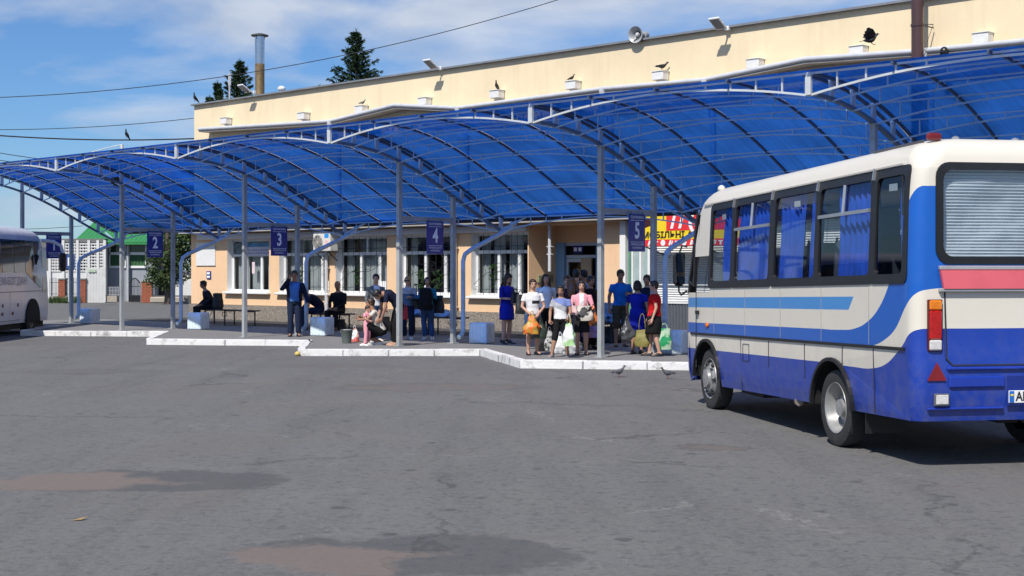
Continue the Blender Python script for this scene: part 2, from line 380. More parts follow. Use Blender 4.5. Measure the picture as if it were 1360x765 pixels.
# platform with saw-tooth front, kerb stones in front of each tooth
PZ = .14
POUT = [Vector((.14, 25.3)), Vector((-4.45, 28.95)), Vector((-8.75, 33.3)), Vector((-13.38, 37.9))]
PIN = [Vector((-.67, 28.95)), Vector((-4.85, 32.75)), Vector((-9.35, 37.35)), Vector((-13.5, 41.5))]
front = [Vector((12.6, 12.8)), Vector((11.8, 16.4)), Vector((8.5, 16.9)), Vector((7.7, 20.6)), Vector((4.35, 21.1)), Vector((3.55, 24.75))]
for a_, b_ in zip(POUT, PIN): front += [a_, b_]
front.append(Vector((-19.0, 42.1)))
def p2(v): return (v.x, v.y, PZ)
kl = [front[i] for i in range(len(front))]
inner = []     # offset the front inwards by the kerb width
KW = .15
for i, p in enumerate(kl):
    d0 = (kl[i] - kl[i - 1]).normalized() if i else (kl[1] - kl[0]).normalized()
    d1 = (kl[i + 1] - kl[i]).normalized() if i < len(kl) - 1 else d0
    n0 = Vector((d0.y, -d0.x)); n1_ = Vector((d1.y, -d1.x))
    if n0.dot(PERP) < 0 and abs(n0.dot(PERP)) > .3: n0 = -n0
    bis = (n0 + n1_); bis = bis / max(bis.dot(n0), .35)
    inner.append(p + bis * KW)
back = [P(42.6, 24.3).xy, P(-14, 24.3).xy]
def paving(name, a, b, sp=.35):
    m, t, bs = nodes_of(name); N = t.nodes.new; K = t.links.new
    g_ = N('ShaderNodeNewGeometry')
    n_ = N('ShaderNodeTexNoise'); n_.inputs['Scale'].default_value = .8; n_.inputs['Detail'].default_value = 9; n_.inputs['Roughness'].default_value = .65; K(g_.outputs['Position'], n_.inputs['Vector'])
    n5 = N('ShaderNodeTexNoise'); n5.inputs['Scale'].default_value = 70; n5.inputs['Detail'].default_value = 3; K(g_.outputs['Position'], n5.inputs['Vector'])
    mx_ = N('ShaderNodeMix'); mx_.data_type = 'RGBA'; mx_.inputs[6].default_value = (*a, 1); mx_.inputs[7].default_value = (*b, 1); K(n_.outputs['Fac'], mx_.inputs[0])
    m2 = N('ShaderNodeMix'); m2.data_type = 'RGBA'; m2.blend_type = 'MULTIPLY'; m2.inputs[0].default_value = sp; K(mx_.outputs[2], m2.inputs[6]); K(n5.outputs['Fac'], m2.inputs[7])
    K(m2.outputs[2], bs.inputs['Base Color']); bs.inputs['Roughness'].default_value = .85
    bp = N('ShaderNodeBump'); bp.inputs['Strength'].default_value = .4; bp.inputs['Distance'].default_value = .01; K(n5.outputs['Fac'], bp.inputs['Height']); K(bp.outputs[0], bs.inputs['Normal'])
    return m
plat = MB(); outline = [Vector((p.x, p.y, 0.0)) for p in inner] + [Vector((p.x, p.y, 0.0)) for p in back]
plat.prism(outline, (0, 0, PZ))
platform = struct(plat, 'platform', paving('platform_asphalt', (.205, .20, .195), (.275, .268, .26)))
kerb_m = M('kerb_paint', (.74, .73, .71), .75, var=.07, scale=4.5, bump=.5, bscale=24, dirt=.95)
# white kerb stones, each one a piece of the platform
for i in range(len(kl) - 1):
    a_, b_ = kl[i], kl[i + 1]; ai, bi = inner[i], inner[i + 1]
    Ln = (b_ - a_).length; n = max(1, round(Ln / 1.02))
    for j in range(n):
        t0, t1 = j / n, (j + 1) / n; gp = .013 / Ln
        o0, o1 = a_.lerp(b_, t0 + gp), a_.lerp(b_, t1 - gp); i0, i1 = ai.lerp(bi, t0 + gp), ai.lerp(bi, t1 - gp)
        dz = random.uniform(-.008, .012); jit = Vector((random.uniform(-.012, .012), random.uniform(-.02, .02)))
        k = MB(); zt = PZ + .006 + dz; ch = .022
        q = [o0 + jit, o1 + jit, i1 + jit * .2, i0 + jit * .2]; cen = sum(q, Vector((0, 0))) / 4
        r0 = [Vector((p.x, p.y, -.02)) for p in q]; r1 = [Vector((p.x, p.y, zt - ch)) for p in q]
        r2 = [Vector((p.x, p.y, zt)) + Vector(((cen - p).x, (cen - p).y, 0)).normalized() * ch * 1.2 for p in q]
        k.rings([r0, r1, r2])
        k.build('kerb_stone', kerb_m, platform)
strip = MB(); strip.prism([P(41.6, 24.3, 0), P(41.6, 26.99, 0), P(-14, 26.99, 0), P(-14, 24.3, 0)], (0, 0, PZ + .004))
struct(strip, 'pavement', paving('pavement_dark', (.05, .05, .052), (.075, .074, .074)))  # strip along the wall base, much darker than the platform
edge = MB()
# ------------------------------------------------------------------ canopy over the platforms
SK = [16.9 + 5.68 * k for k in range(-3, 5)]        # frames, right to left
DF, DR = 20.0, 21.6                                  # front and rear post rows
_cp = np.polyfit([18.1, 19.0, 20.0, 20.8, 21.6, 22.4, 23.15], [4.76, 4.69, 4.47, 4.16, 3.76, 3.37, 3.03], 4)
def zc(D): return float(np.polyval(_cp, D))
DI = [18.1 + .63 * i for i in range(9)]
def sheet_mat():
    m, t, b = nodes_of('blue_polycarbonate'); t.nodes.remove(b); N = t.nodes.new; K = t.links.new
    tcx = N('ShaderNodeTexCoord'); mpp = N('ShaderNodeMapping'); mpp.inputs['Scale'].default_value = (16, .22, .22); K(tcx.outputs['Object'], mpp.inputs['Vector'])
    n_ = N('ShaderNodeTexNoise'); n_.inputs['Scale'].default_value = 1.0; n_.inputs['Detail'].default_value = 5; K(mpp.outputs[0], n_.inputs['Vector'])
    n2_ = N('ShaderNodeTexNoise'); n2_.inputs['Scale'].default_value = 1.3; n2_.inputs['Detail'].default_value = 6; K(tcx.outputs['Object'], n2_.inputs['Vector'])
    ad = N('ShaderNodeMath'); ad.operation = 'ADD'; K(n_.outputs['Fac'], ad.inputs[0]); K(n2_.outputs['Fac'], ad.inputs[1])
    mr = N('ShaderNodeMapRange'); mr.inputs['From Min'].default_value = .7; mr.inputs['From Max'].default_value = 1.3; mr.inputs['To Min'].default_value = .60; mr.inputs['To Max'].default_value = 1.25; K(ad.outputs[0], mr.inputs['Value'])
    TINTS = []
    def tint(c):
        x = N('ShaderNodeMix'); x.data_type = 'RGBA'; x.blend_type = 'MULTIPLY'; x.inputs[0].default_value = 1; x.inputs[6].default_value = (*c, 1); TINTS.append(x); return x.outputs[2]
    oi = N('ShaderNodeObjectInfo'); rmp = N('ShaderNodeMapRange'); rmp.inputs['To Min'].default_value = .78; rmp.inputs['To Max'].default_value = 1.15; K(oi.outputs['Random'], rmp.inputs['Value'])
    mm = N('ShaderNodeMath'); mm.operation = 'MULTIPLY'; K(mr.outputs[0], mm.inputs[0]); K(rmp.outputs[0], mm.inputs[1])
    tl = N('ShaderNodeBsdfTranslucent'); K(tint((.003, .090, .52)), tl.inputs['Color'])
    tr = N('ShaderNodeBsdfTransparent'); K(tint((.035, .15, .55)), tr.inputs['Color'])
    for x in TINTS: K(mm.outputs[0], x.inputs[7])
    df = N('ShaderNodeBsdfDiffuse'); df.inputs['Color'].default_value = (.006, .06, .34, 1)
    gl = N('ShaderNodeBsdfGlossy'); gl.inputs['Roughness'].default_value = .12
    m1 = N('ShaderNodeMixShader'); m1.inputs[0].default_value = .52; K(tl.outputs[0], m1.inputs[1]); K(tr.outputs[0], m1.inputs[2])
    m2 = N('ShaderNodeMixShader'); m2.inputs[0].default_value = .15; K(m1.outputs[0], m2.inputs[1]); K(df.outputs[0], m2.inputs[2])
    m3 = N('ShaderNodeMixShader'); K(schlick(t, .025, .4), m3.inputs[0]); K(m2.outputs[0], m3.inputs[1]); K(gl.outputs[0], m3.inputs[2])
    K(m3.outputs[0], t.nodes['Material Output'].inputs['Surface']); return m
steel = M('blue_grey_steel', (.34, .47, .60), .5, var=.12, scale=3, dirt=.25)
steel_d = M('dark_rib_steel', (.055, .085, .14), .55, var=.15)
steel_w = M('white_truss_paint', (.52, .55, .57), .5, var=.10, scale=4, dirt=.4)
post_m = M('post_paint', (.35, .37, .375), .45, var=.15, scale=2.5, dirt=.45)
pipe_b = M('light_blue_paint', (.46, .58, .70), .5, var=.1, scale=3, dirt=.25)
gut_m = M('black_gutter', (.02, .022, .026), .5)
shm = sheet_mat()
canopy = thing('platform_canopy', 'long arched bus platform canopy of blue translucent sheets on grey-blue steel posts', 'canopy', P(16.9, 20.8, PZ), THETA)
NB = len(SK) - 1
for b in range(NB):                                  # bays, right to left
    sa, sb = SK[b], SK[b + 1]; far = b
    for i, D in enumerate(DI):                       # arched trusses that run along the canopy
        zt = zc(D) - .035; w = .032 if i == 0 else .025; t = MB()
        t.bar(P(sa, D, zt), P(sb, D, zt), w, w)
        dep = lambda x: .055 + .275 * (2 * x - 1) ** 2
        t.path([P(sa + (sb - sa) * x / 20, D, zt - dep(x / 20)) for x in range(21)], w, w * 1.05)
        for k in range(1, 12):
            x = k / 12
            if dep(x) > .075: t.bar(P(sa + (sb - sa) * x, D, zt - w * .5), P(sa + (sb - sa) * x, D, zt - dep(x) + w * .4), w * .8, w * .8)
        o = t.build('arched_truss', steel_w if i == 0 else steel, canopy)
        if i == 0: o['label'] = 'white painted arched truss along the front edge'
    for q in range(4):                               # roof sheets and the ribs between them
        s0 = sa + (sb - sa) * q / 4; s1 = sa + (sb - sa) * (q + 1) / 4; t = MB(); ds = [17.98 + (23.3 - 17.98) * x / 16 for x in range(17)]
        t.rings([[P(s0 + .006, D, zc(D)), P(s1 - .006, D, zc(D))] for D in ds], closed=False)
        t.build('roof_sheet', shm, canopy, smooth=True, fixn=False)
        if q: 
            t = MB(); t.path([P(s0, D, zc(D) - .03) for D in ds], .036, .04); t.build('rib', steel_d, canopy)
for k, s in enumerate(SK):
    ds = [18.1 + (23.15 - 18.1) * x / 22 for x in range(23)]
    t = MB()
    t.path([P(s + .09, D, zc(D) - .05) for D in ds], .038, .05); t.path([P(s - .09, D, zc(D) - .05) for D in ds], .038, .05)
    t.build('rafter', steel_d, canopy)
    t = MB(); t.path([P(s, D, zc(D) - .33) for D in ds], .07, .055); t.build('frame_chord', M('frame_chord_steel', (.12, .17, .24), .5), canopy)
    for i, D in enumerate(DI):
        t = MB(); w = .15 if i == 0 else .09
        t.bar(P(s, D, zc(D) - .04), P(s, D, zc(D) - .345), w, .05, up=(DIR.x, DIR.y, 0)) if i else t.bar(P(s, D - .02, zc(D) - .02), P(s, D - .02, zc(D) - .36), .095, .05, up=(PERP.x, PERP.y, 0))
        t.build('frame_plate', steel_w if i == 0 else pipe_b, canopy)
    for D in (DF, DR):
        t = MB(); zt = zc(D) - .35
        t.box(P(s, D, (PZ + zt) / 2), (.095, .095, zt - PZ), Rz(THETA)); t.box(P(s, D, PZ + .012), (.18, .18, .02), Rz(THETA)); t.box(P(s, D, zt - .006), (.15, .15, .012), Rz(THETA))
        t.build('post', post_m, canopy)
    t = MB(); t.bar(P(s, DF + .065, 2.9), P(s, DR - .065, 2.9), .06, .11); t.build('sign_beam', post_m, canopy)
    # brackets at the low end and rain pipe
    t = MB(); zb = zc(23.15)
    t.bar(P(s, 23.1, zb - .33), P(s + .75, 23.2, zb - .04), .04); t.bar(P(s, 23.1, zb - .33), P(s - .75, 23.2, zb - .04), .04); t.bar(P(s, 22.2, zc(22.2) - .33), P(s, 23.1, zb - .33), .05)
    t.build('bracket', steel, canopy)
    t = MB(); sp = s - .16
    pts = [P(sp, 23.36, zb - .12), P(sp, 23.34, zb - .22), P(sp, 23.2, zb - .32), P(sp, 22.0, 2.24), P(sp, 21.82, 2.14), P(sp, 21.76, 1.98), P(sp, 21.76, .42), P(sp, 21.72, .34), P(sp, 21.62, .28)]
    t.tube(pts, .052, 10); t.build('rain_pipe', pipe_b, canopy, smooth=40)
for b in range(NB):
    t = MB(); sa, sb = SK[b], SK[b + 1]
    t.tube([P(sa + .01, 23.36, zc(23.15) - .04), P(sb - .01, 23.36, zc(23.15) - .04)], .075, 10); t.build('gutter', gut_m, canopy, smooth=40)
    
# platform number signs
sign_blue = M('sign_blue', (.014, .028, .24), .4, var=.08); sign_txt = M('sign_lettering', (.88, .92, .98), .5, var=.03)
sign_back = M('sign_edge', (.05, .06, .12), .5)
UX = Vector((PERP.x, PERP.y, 0)); UZ = Vector((0, 0, 1)); UN = -Vector((DIR.x, DIR.y, 0))
for num, k in ((1, 7), (2, 6), (3, 5), (4, 4), (5, 3)):
    s = SK[k] - .075; c = P(s, 20.98, 2.50); sg = thing('platform_sign', 'dark blue hanging platform sign numbered %s in white' % ('one', 'two', 'three', 'four', 'five')[num - 1], 'sign', c, 0, 'platform number signs')
    t = MB(); t.bbox(c, (.02, .5, .72), .004, Matrix((UN, UX, UZ)).transposed()); t.build('panel', sign_blue, sg)
    t = MB(); f = c + UN * .0145
    put_text(t, 'ПЛАТФОРМА', .07, f + UZ * .295, UX, UZ, fit=.40, bold=.001)
    for dz in (.235, -.18): t.add([f + UX * a + UZ * (dz + e) for a, e in ((-.2, 0), (.2, 0), (.2, .008), (-.2, .008))], [(0, 1, 2, 3)])
    put_text(t, str(num), .43, f + UZ * .03, UX, UZ, bold=.012, sx=.75)
    put_text(t, 'ПРИМІСЬКИЙ', .055, f - UZ * .225, UX, UZ, fit=.38); put_text(t, 'НАПРЯМОК', .055, f - UZ * .29, UX, UZ, fit=.29)
    t.build('lettering', sign_txt, sg, fixn=False)
    t = MB()
    for a in (-.18, .18): t.bar(c + UX * a + UZ * .36, c + UX * a + UZ * .41, .012)
    t.build('hanger', steel_d, sg)

# ------------------------------------------------------------------ station building
WD = 27.0
s_left = S(254, WD); s_right = 3.0
bld = thing('station_building', 'long two-tone station building with peach lower wall and cream upper wall', 'building', P(s_left, WD, 0), THETA)
peach = plaster('peach_plaster', (.83, .555, .33), .08)
cream = plaster('cream_siding', (.81, .665, .44), .13, .55, .8)
white_w = M('white_plaster_trim', (.78, .77, .75), .7, var=.05, scale=2, dirt=.12)
pvc = M('white_window_plastic', (.80, .80, .79), .35, var=.04)
eave_m = M('grey_eave', (.40, .375, .35), .7, var=.1, scale=2, dirt=.25)
gutter_w = M('white_gutter', (.55, .56, .58), .4, var=.08, dirt=.2)
cap_m = M('parapet_metal', (.25, .26, .27), .45, metal=.3, var=.2, scale=2)
win_glass = glass('window_glass', (.62, .66, .66))
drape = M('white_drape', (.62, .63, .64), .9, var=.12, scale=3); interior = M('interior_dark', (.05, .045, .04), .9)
grille_m = M('black_iron', (.018, .018, .02), .5); leaf_in = M('potted_leaf', (.06, .13, .03), .6, var=.4, scale=9)
def stone_mat():
    m, t, b = nodes_of('plinth_stone'); N = t.nodes.new; K = t.links.new; tcx = N('ShaderNodeTexCoord')
    v = N('ShaderNodeTexVoronoi'); v.inputs['Scale'].default_value = 24; K(tcx.outputs['Object'], v.inputs['Vector'])
    v2 = N('ShaderNodeTexVoronoi'); v2.feature = 'DISTANCE_TO_EDGE'; v2.inputs['Scale'].default_value = 24; K(tcx.outputs['Object'], v2.inputs['Vector'])
    mx_ = N('ShaderNodeMix'); mx_.data_type = 'RGBA'; mx_.inputs[6].default_value = (.30, .255, .21, 1); mx_.inputs[7].default_value = (.47, .41, .345, 1); K(v.outputs['Color'], mx_.inputs[0])
    r_ = N('ShaderNodeMapRange'); r_.inputs['From Max'].default_value = .12; K(v2.outputs['Distance'], r_.inputs['Value'])
    m2 = N('ShaderNodeMix'); m2.data_type = 'RGBA'; m2.inputs[6].default_value = (.25, .215, .18, 1); K(r_.outputs[0], m2.inputs[0]); K(mx_.outputs[2], m2.inputs[7])
    K(m2.outputs[2], b.inputs['Base Color']); b.inputs['Roughness'].default_value = .85
    bp = N('ShaderNodeBump'); bp.inputs['Distance'].default_value = .03; K(r_.outputs[0], bp.inputs['Height']); K(bp.outputs[0], b.inputs['Normal']); return m
stone = stone_mat()
def wall(s0, s1, z0, z1, D, ops=()):             # s0 > s1; front face with holes
    mb = MB(); ss = sorted(set([s0, s1] + [o[0] for o in ops] + [o[1] for o in ops]), reverse=True); zs = sorted(set([z0, z1] + [o[2] for o in ops] + [o[3] for o in ops]))
    for a, c in zip(ss, ss[1:]):
        for e, f in zip(zs, zs[1:]):
            if any(a <= o[0] + 1e-6 and c >= o[1] - 1e-6 and e >= o[2] - 1e-6 and f <= o[3] + 1e-6 for o in ops): continue
            mb.add([P(a, D, e), P(c, D, e), P(c, D, f), P(a, D, f)], [(0, 1, 2, 3)])
    return mb
ZL = 3.35                                          # where peach meets cream
wins = [(302, 357.5), (371, 437), (446, 514), (530, 602), (626, 701)]
ZS0, ZS1 = 1.08, 2.80
wops = [(S(a, WD), S(b, WD), ZS0, ZS1) for a, b in wins]
ra, rb = S(701.5, WD), S(798, WD)                  # entrance recess
rec = (ra - .02, rb, -.1, 2.98)
lw = wall(s_left, s_right, -.1, ZL, WD, wops + [rec])
lw.add([P(s_left, WD, -.1), P(s_left, 44, -.1), P(s_left, 44, ZL), P(s_left, WD, ZL)], [(0, 1, 2, 3)])
RD = WD + 1.14
dop = (S(751, RD), S(794, RD), -.1, 2.52)          # door opening in the recess back wall
rw = wall(ra - .02, rb, -.1, 2.98, RD, [dop]); lw.v += []; 
n0 = len(lw.v); lw.add(rw.v, rw.f)
for s_ in (ra - .02, rb): lw.add([P(s_, WD, -.1), P(s_, RD, -.1), P(s_, RD, 2.98), P(s_, WD, 2.98)], [(0, 1, 2, 3)])
lw.add([P(ra - .02, WD, 2.98), P(rb, WD, 2.98), P(rb, RD, 2.98), P(ra - .02, RD, 2.98)], [(0, 1, 2, 3)])
lw.build('lower_wall', peach, bld, fixn=False)
ZP = 7.45
s_leftu = S(258, WD + .02)
uw = wall(s_leftu, s_right, ZL, ZP, WD + .02)
uw.add([P(s_leftu, WD + .02, ZL), P(s_leftu, 44, ZL), P(s_leftu, 44, ZP), P(s_leftu, WD + .02, ZP)], [(0, 1, 2, 3)])
uw.build('upper_wall', cream, bld, fixn=False)
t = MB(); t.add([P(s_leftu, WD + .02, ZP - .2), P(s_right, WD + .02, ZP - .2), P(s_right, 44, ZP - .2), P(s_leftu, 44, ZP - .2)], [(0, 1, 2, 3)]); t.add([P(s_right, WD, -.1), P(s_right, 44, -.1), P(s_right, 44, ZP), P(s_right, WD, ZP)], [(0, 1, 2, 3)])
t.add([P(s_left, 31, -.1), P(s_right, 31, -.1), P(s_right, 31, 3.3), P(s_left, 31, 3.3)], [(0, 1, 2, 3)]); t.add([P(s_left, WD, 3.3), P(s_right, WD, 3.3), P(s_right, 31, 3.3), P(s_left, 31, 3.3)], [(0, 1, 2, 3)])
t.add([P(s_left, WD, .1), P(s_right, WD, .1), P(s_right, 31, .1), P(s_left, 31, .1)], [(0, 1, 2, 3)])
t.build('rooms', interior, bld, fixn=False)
# plinth of rubble stone
t = MB()
for a, c in ((s_left + .05, ra + .03), (rb - .02, s_right)): t.box(P((a + c) / 2, WD - .02, .33), (abs(a - c), .06, .62), Rz(THETA))
t.box(P(ra - .0, WD + .55, .33), (.06, 1.2, .62), Rz(THETA)); t.build('plinth', stone, bld)
# parapet capping
t = MB(); t.box(P((s_leftu + s_right) / 2, WD + .03, ZP + .025), (s_leftu - s_right + .1, .24, .03), Rz(THETA)); t.box(P((s_leftu + s_right) / 2, WD - .095, ZP + .012), (s_leftu - s_right + .1, .012, .05), Rz(THETA))
t.box(P(s_leftu + .04, 35, ZP + .03), (.2, 16, .06), Rz(THETA)); t.build('parapet_cap', cap_m, bld)
# lower eave over the windows
t = MB(); t.box(P((s_left + s_right) / 2, WD - .24, 3.10), (s_left - s_right + .1, .50, .14), Rz(THETA)); t.box(P((s_left + s_right) / 2, WD - .50, 3.20), (s_left - s_right + .1, .05, .10), Rz(THETA)); t.box(P((s_left + s_right) / 2, WD - .05, 2.95), (s_left - s_right, .12, .15), Rz(THETA)) if False else None
t.build('eave', eave_m, bld)
t = MB(); t.tube([P(s_left + .1, WD - .56, 3.24), P(s_right, WD - .56, 3.24)], .06, 8); t.build('gutter', gutter_w, bld, smooth=40)
t = MB()
for a, c in ((s_left - .45, ra + .02),): t.box(P((a + c) / 2, WD - .045, 2.90), (abs(a - c), .09, .17), Rz(THETA))
t.build('window_cornice', white_w, bld)
# upper gutter with two shallow pediments
gp_px = [(264, 171.5), (438, 161), (524, 139.5), (608, 143.5), (800, 118), (936, 106), (1069, 78.5), (1219, 68), (1360, 54.5), (1480, 38)]
GD = WD - .42
gpts = [P(S(x, GD), GD, Zd(x, y, GD)) for x, y in gp_px]
t = MB(); t.tube(gpts, .058, 10); t.build('upper_gutter', gutter_w, bld, smooth=40)
off = Vector((PERP.x, PERP.y, 0)) * .42
for a, c in zip(gpts, gpts[1:]):
    t = MB(); dn = Vector((0, 0, -.10)); dn2 = Vector((0, 0, -.30)); ups = Vector((0, 0, .02))
    t.add([a + dn, c + dn, c + off + dn, a + off + dn, a + ups, c + ups, c + off + ups, a + off + ups], [(0, 1, 2, 3), (4, 5, 6, 7), (0, 1, 5, 4), (0, 3, 7, 4), (1, 2, 6, 5)]); t.build('eave_board', eave_m, bld)
for x in (438, 608, 800, 936, 1227):
    sx_ = S(x, GD); i = next(j for j in range(len(gp_px) - 1) if gp_px[j][0] <= x <= gp_px[j + 1][0]); f = (x - gp_px[i][0]) / (gp_px[i + 1][0] - gp_px[i][0]); q = gpts[i].lerp(gpts[i + 1], f)
    t = MB(); t.tube([q, q + Vector((0, 0, -.28)), q + off * .7 + Vector((0, 0, -.6)), q + off * .85 + Vector((0, 0, -3.2))], .055, 8); t.lathe(q + Vector((0, 0, -.22)), [(.055, 0), (.09, .14), (.09, .2)], n=10); t.build('down_pipe', gutter_w, bld, smooth=40)
# windows
def window(i, o, grille):
    s0, s1, z0, z1 = o; dp = .22; D = WD + dp
    fr = MB()
    for a, c in ((P(s0, WD - .004, 0), P(s0, D + .05, 0)), (P(s1, WD - .004, 0), P(s1, D + .05, 0))):
        fr.add([Vector((a.x, a.y, z0)), Vector((c.x, c.y, z0)), Vector((c.x, c.y, z1)), Vector((a.x, a.y, z1))], [(0, 1, 2, 3)])
    fr.add([P(s0, WD, z1), P(s1, WD, z1), P(s1, D + .05, z1), P(s0, D + .05, z1)], [(0, 1, 2, 3)])
    w = s0 - s1; fw = .07
    def bar(sa, sb, za, zb_, th=.06): fr.box(P((sa + sb) / 2, D + .02, (za + zb_) / 2), (abs(sa - sb), th, abs(zb_ - za)), Rz(THETA))
    bar(s0, s0 - fw, z0, z1); bar(s1 + fw, s1, z0, z1); bar(s0 - fw, s1 + fw, z0, z0 + fw); bar(s0 - fw, s1 + fw, z1 - fw, z1)
    zt = z0 + (z1 - z0) * .70; bar(s0 - fw, s1 + fw, zt - .045, zt + .045)
    ms = [s0 - w * .40, s0 - w * .76] if i else [s0 - w * .34, s0 - w * .70]
    for m_ in ms: bar(m_ + .05, m_ - .05, z0 + fw, zt - .045)
    if i in (2, 3): bar(s0 - w * .52 + .03, s0 - w * .52 - .03, zt + .045, z1 - fw)
    wo = fr.build('window', pvc, bld)
    t = MB(); t.add([P(s0, D + .025, z0), P(s1, D + .025, z0), P(s1, D + .025, z1), P(s0, D + .025, z1)], [(0, 1, 2, 3)]); t.build('pane', win_glass, wo, fixn=False)
    t = MB(); t.bbox(P((s0 + s1) / 2, WD - .05, z0 - .045), (w + .16, .2, .07), .015, Rz(THETA)); t.box(P((s0 + s1) / 2, WD + .09, z0 - .005), (w - .01, .26, .03), Rz(THETA)); t.build('sill', white_w, wo)
    rnd = random.Random(i * 5 + 3)
    segs = {0: [(0, .28), (.36, .62), (.72, 1)], 1: [(0, .30), (.42, .62)], 2: [(0, .16), (.34, .80)], 3: [(0, .14)], 4: [(0, .15), (.22, .42), (.5, .74)]}[i]
    for a, c in segs:
        t = MB(); sa, sb = s0 - w * a, s0 - w * c; n = max(8, int(abs(sa - sb) / .025)); ph = rnd.random() * 6
        t.rings([[P(sa + (sb - sa) * x / n, D + .22 + .028 * math.sin(x * 1.15 + ph + .4 * math.sin(x * .3)), zz) for zz in (z0 + .05, z1 - .02)] for x in range(n + 1)], closed=False)
        t.build('drape', drape, wo, smooth=True, fixn=False)
    if i in (1, 2, 3, 4):                             # pot plants on the inner ledge
        for q in range(3 if i == 3 else 1):
            t = MB(); cx = s0 - w * ((.28, .55, .86)[q] if i == 3 else .27)
            for j in range(46):
                a = rnd.random() * 6.28; rr = rnd.random() ** .5 * .17; p = P(cx + rr * math.cos(a), D + .13 + .05 * math.sin(a), z0 + .18 + rnd.random() * (.62 if i != 3 else .5)); d = Vector((rnd.gauss(0, 1), rnd.gauss(0, .4), rnd.gauss(.6, .6))).normalized(); sd_ = d.cross(Vector((rnd.random(), rnd.random(), .2))).normalized() * .03
                t.add([p, p + d * .07 + sd_, p + d * .15, p + d * .07 - sd_], [(0, 1, 2, 3)])
            t.build('pot_plant_foliage', leaf_in, wo, fixn=False)
    if grille:
        t = MB(); Dg = WD + .05; n = 9 if i < 4 else 10
        for j in range(1, n):
            x = s0 - w * j / n; t.tube([P(x, Dg, z0 + .02), P(x, Dg, z1 - .02)], .0065, 5)
        for zz in (z0 + .18, z1 - .36): t.bar(P(s0 - .02, Dg, zz), P(s1 + .02, Dg, zz), .02, .012)
        def scroll(c, r, a0, turns, sgn):
            pts = []
            for q in range(26):
                f = q / 25; a = a0 + sgn * f * turns * 2 * math.pi; rr = r * (1 - .75 * f); pts.append(P(c[0] + rr * math.cos(a), Dg - .02, c[1] + rr * math.sin(a)))
            return pts
        zm = (z0 + z1) / 2 - .1
        wave = [P(s0 - w * (.03 + .94 * x / 30), Dg - .02, z0 + .3 + .75 * (x / 30) + .13 * math.sin(x / 30 * 6.5)) for x in range(31)]
        t.tube(wave, .007, 5)
        for (fx, fz, r, a0, sg) in ((.2, .42, .16, 0, 1), (.42, .66, .15, 2, -1), (.62, .55, .15, 1, 1), (.82, .78, .15, 3, -1), (.10, .14, .12, 2, 1)):
            t.tube(scroll((s0 - w * fx, z0 + (z1 - z0) * fz * .85), r, a0, 1.2, sg), .006, 5)
        t.build('grille', grille_m, wo)
    return wo
wo_ = [window(i, o, i > 0) for i, o in enumerate(wops)]
w0 = wops[0]
t = MB(); a_, c_ = w0[0] - (w0[0] - w0[1]) * .36, w0[1] + .07; zt_ = ZS0 + (ZS1 - ZS0) * .70
t.box(P((a_ + c_) / 2, WD + .19, zt_ + .13), (abs(a_ - c_), .012, .30), Rz(THETA)); ob = t.build('window_banner', M('banner_pale', (.62, .60, .70), .6), wo_[0])
t = MB(); t.box(P((a_ + c_) / 2, WD + .18, zt_ + .33), (abs(a_ - c_), .012, .13), Rz(THETA)); t.build('window_banner', M('banner_blue_green', (.06, .22, .40), .6, var=.5, scale=3), wo_[0])
t = MB()
for dz in (.20, .10): 
    for j in range(14): t.box(P(a_ - (a_ - c_) * (.06 + .065 * j), WD + .1815, zt_ + dz - .04), (.05 * (.6 + .5 * random.random()), .004, .035), Rz(THETA))
t.build('banner_print', M('banner_ink', (.14, .06, .25), .6), wo_[0])
t = MB(); t.box(P(w0[0] - .3, WD + .19, zt_ + .22), (.42, .012, .38), Rz(THETA)); t.build('window_poster', M('poster_grey_teal', (.12, .16, .17), .6, var=.8, scale=6), wo_[0])
t = MB(); t.box(P(w0[0] - (w0[0] - w0[1]) * .52, WD + .19, zt_ - .42), (.15, .01, .38), Rz(THETA)); t.build('window_notice', M('notice_white_pink', (.75, .60, .62), .6, var=.3, scale=20), wo_[0])
for wi, fx, zz in ((1, .88, .16), (2, .84, .16)):
    w_ = wops[wi]; t = MB(); t.box(P(w_[0] - (w_[0] - w_[1]) * fx, WD + .18, ZS0 + .07 + zz), (.28, .01, .30), Rz(THETA)); t.build('window_notice', M('notice_white', (.78, .78, .76), .6, var=.12, scale=30), wo_[wi])
# door in the recess
blue_door = M('light_blue_door_paint', (.23, .42, .66), .5, var=.08, scale=2); tan = M('tan_door', (.42, .33, .22), .5, var=.15, scale=3)
t = MB(); d0, d1 = dop[0], dop[1]; zt = dop[3]
t.box(P(d0 + .14, RD - .03, 1.22), (.30, .08, 2.6), Rz(THETA)); t.box(P(d1 - .05, RD - .03, 1.22), (.12, .08, 2.6), Rz(THETA))
door = t.build('door_frame', blue_door, bld)
t = MB(); t.box(P(d0 - .27, RD + .06, 1.1), (.10, .06, 2.0), Rz(THETA)) if False else None
t.box(P(d0 - .02, RD + .06, 1.12), (.10, .06, 1.96), Rz(THETA)); t.box(P(d0 - .62, RD + .06, 1.12), (.10, .06, 1.96), Rz(THETA)); t.box(P(d0 - .32, RD + .06, 2.05), (.5, .06, .1), Rz(THETA)); t.box(P(d0 - .32, RD + .06, .4), (.5, .06, .52), Rz(THETA)); t.box(P((d0 + d1) / 2, RD + .06, 2.15), (abs(d0 - d1), .07, .08), Rz(THETA)); t.box(P((d0 + d1) / 2, RD + .06, 2.48), (abs(d0 - d1), .07, .08), Rz(THETA))
t.build('door_leaf', M('pale_blue_plastic', (.55, .64, .74), .4, var=.05), door)
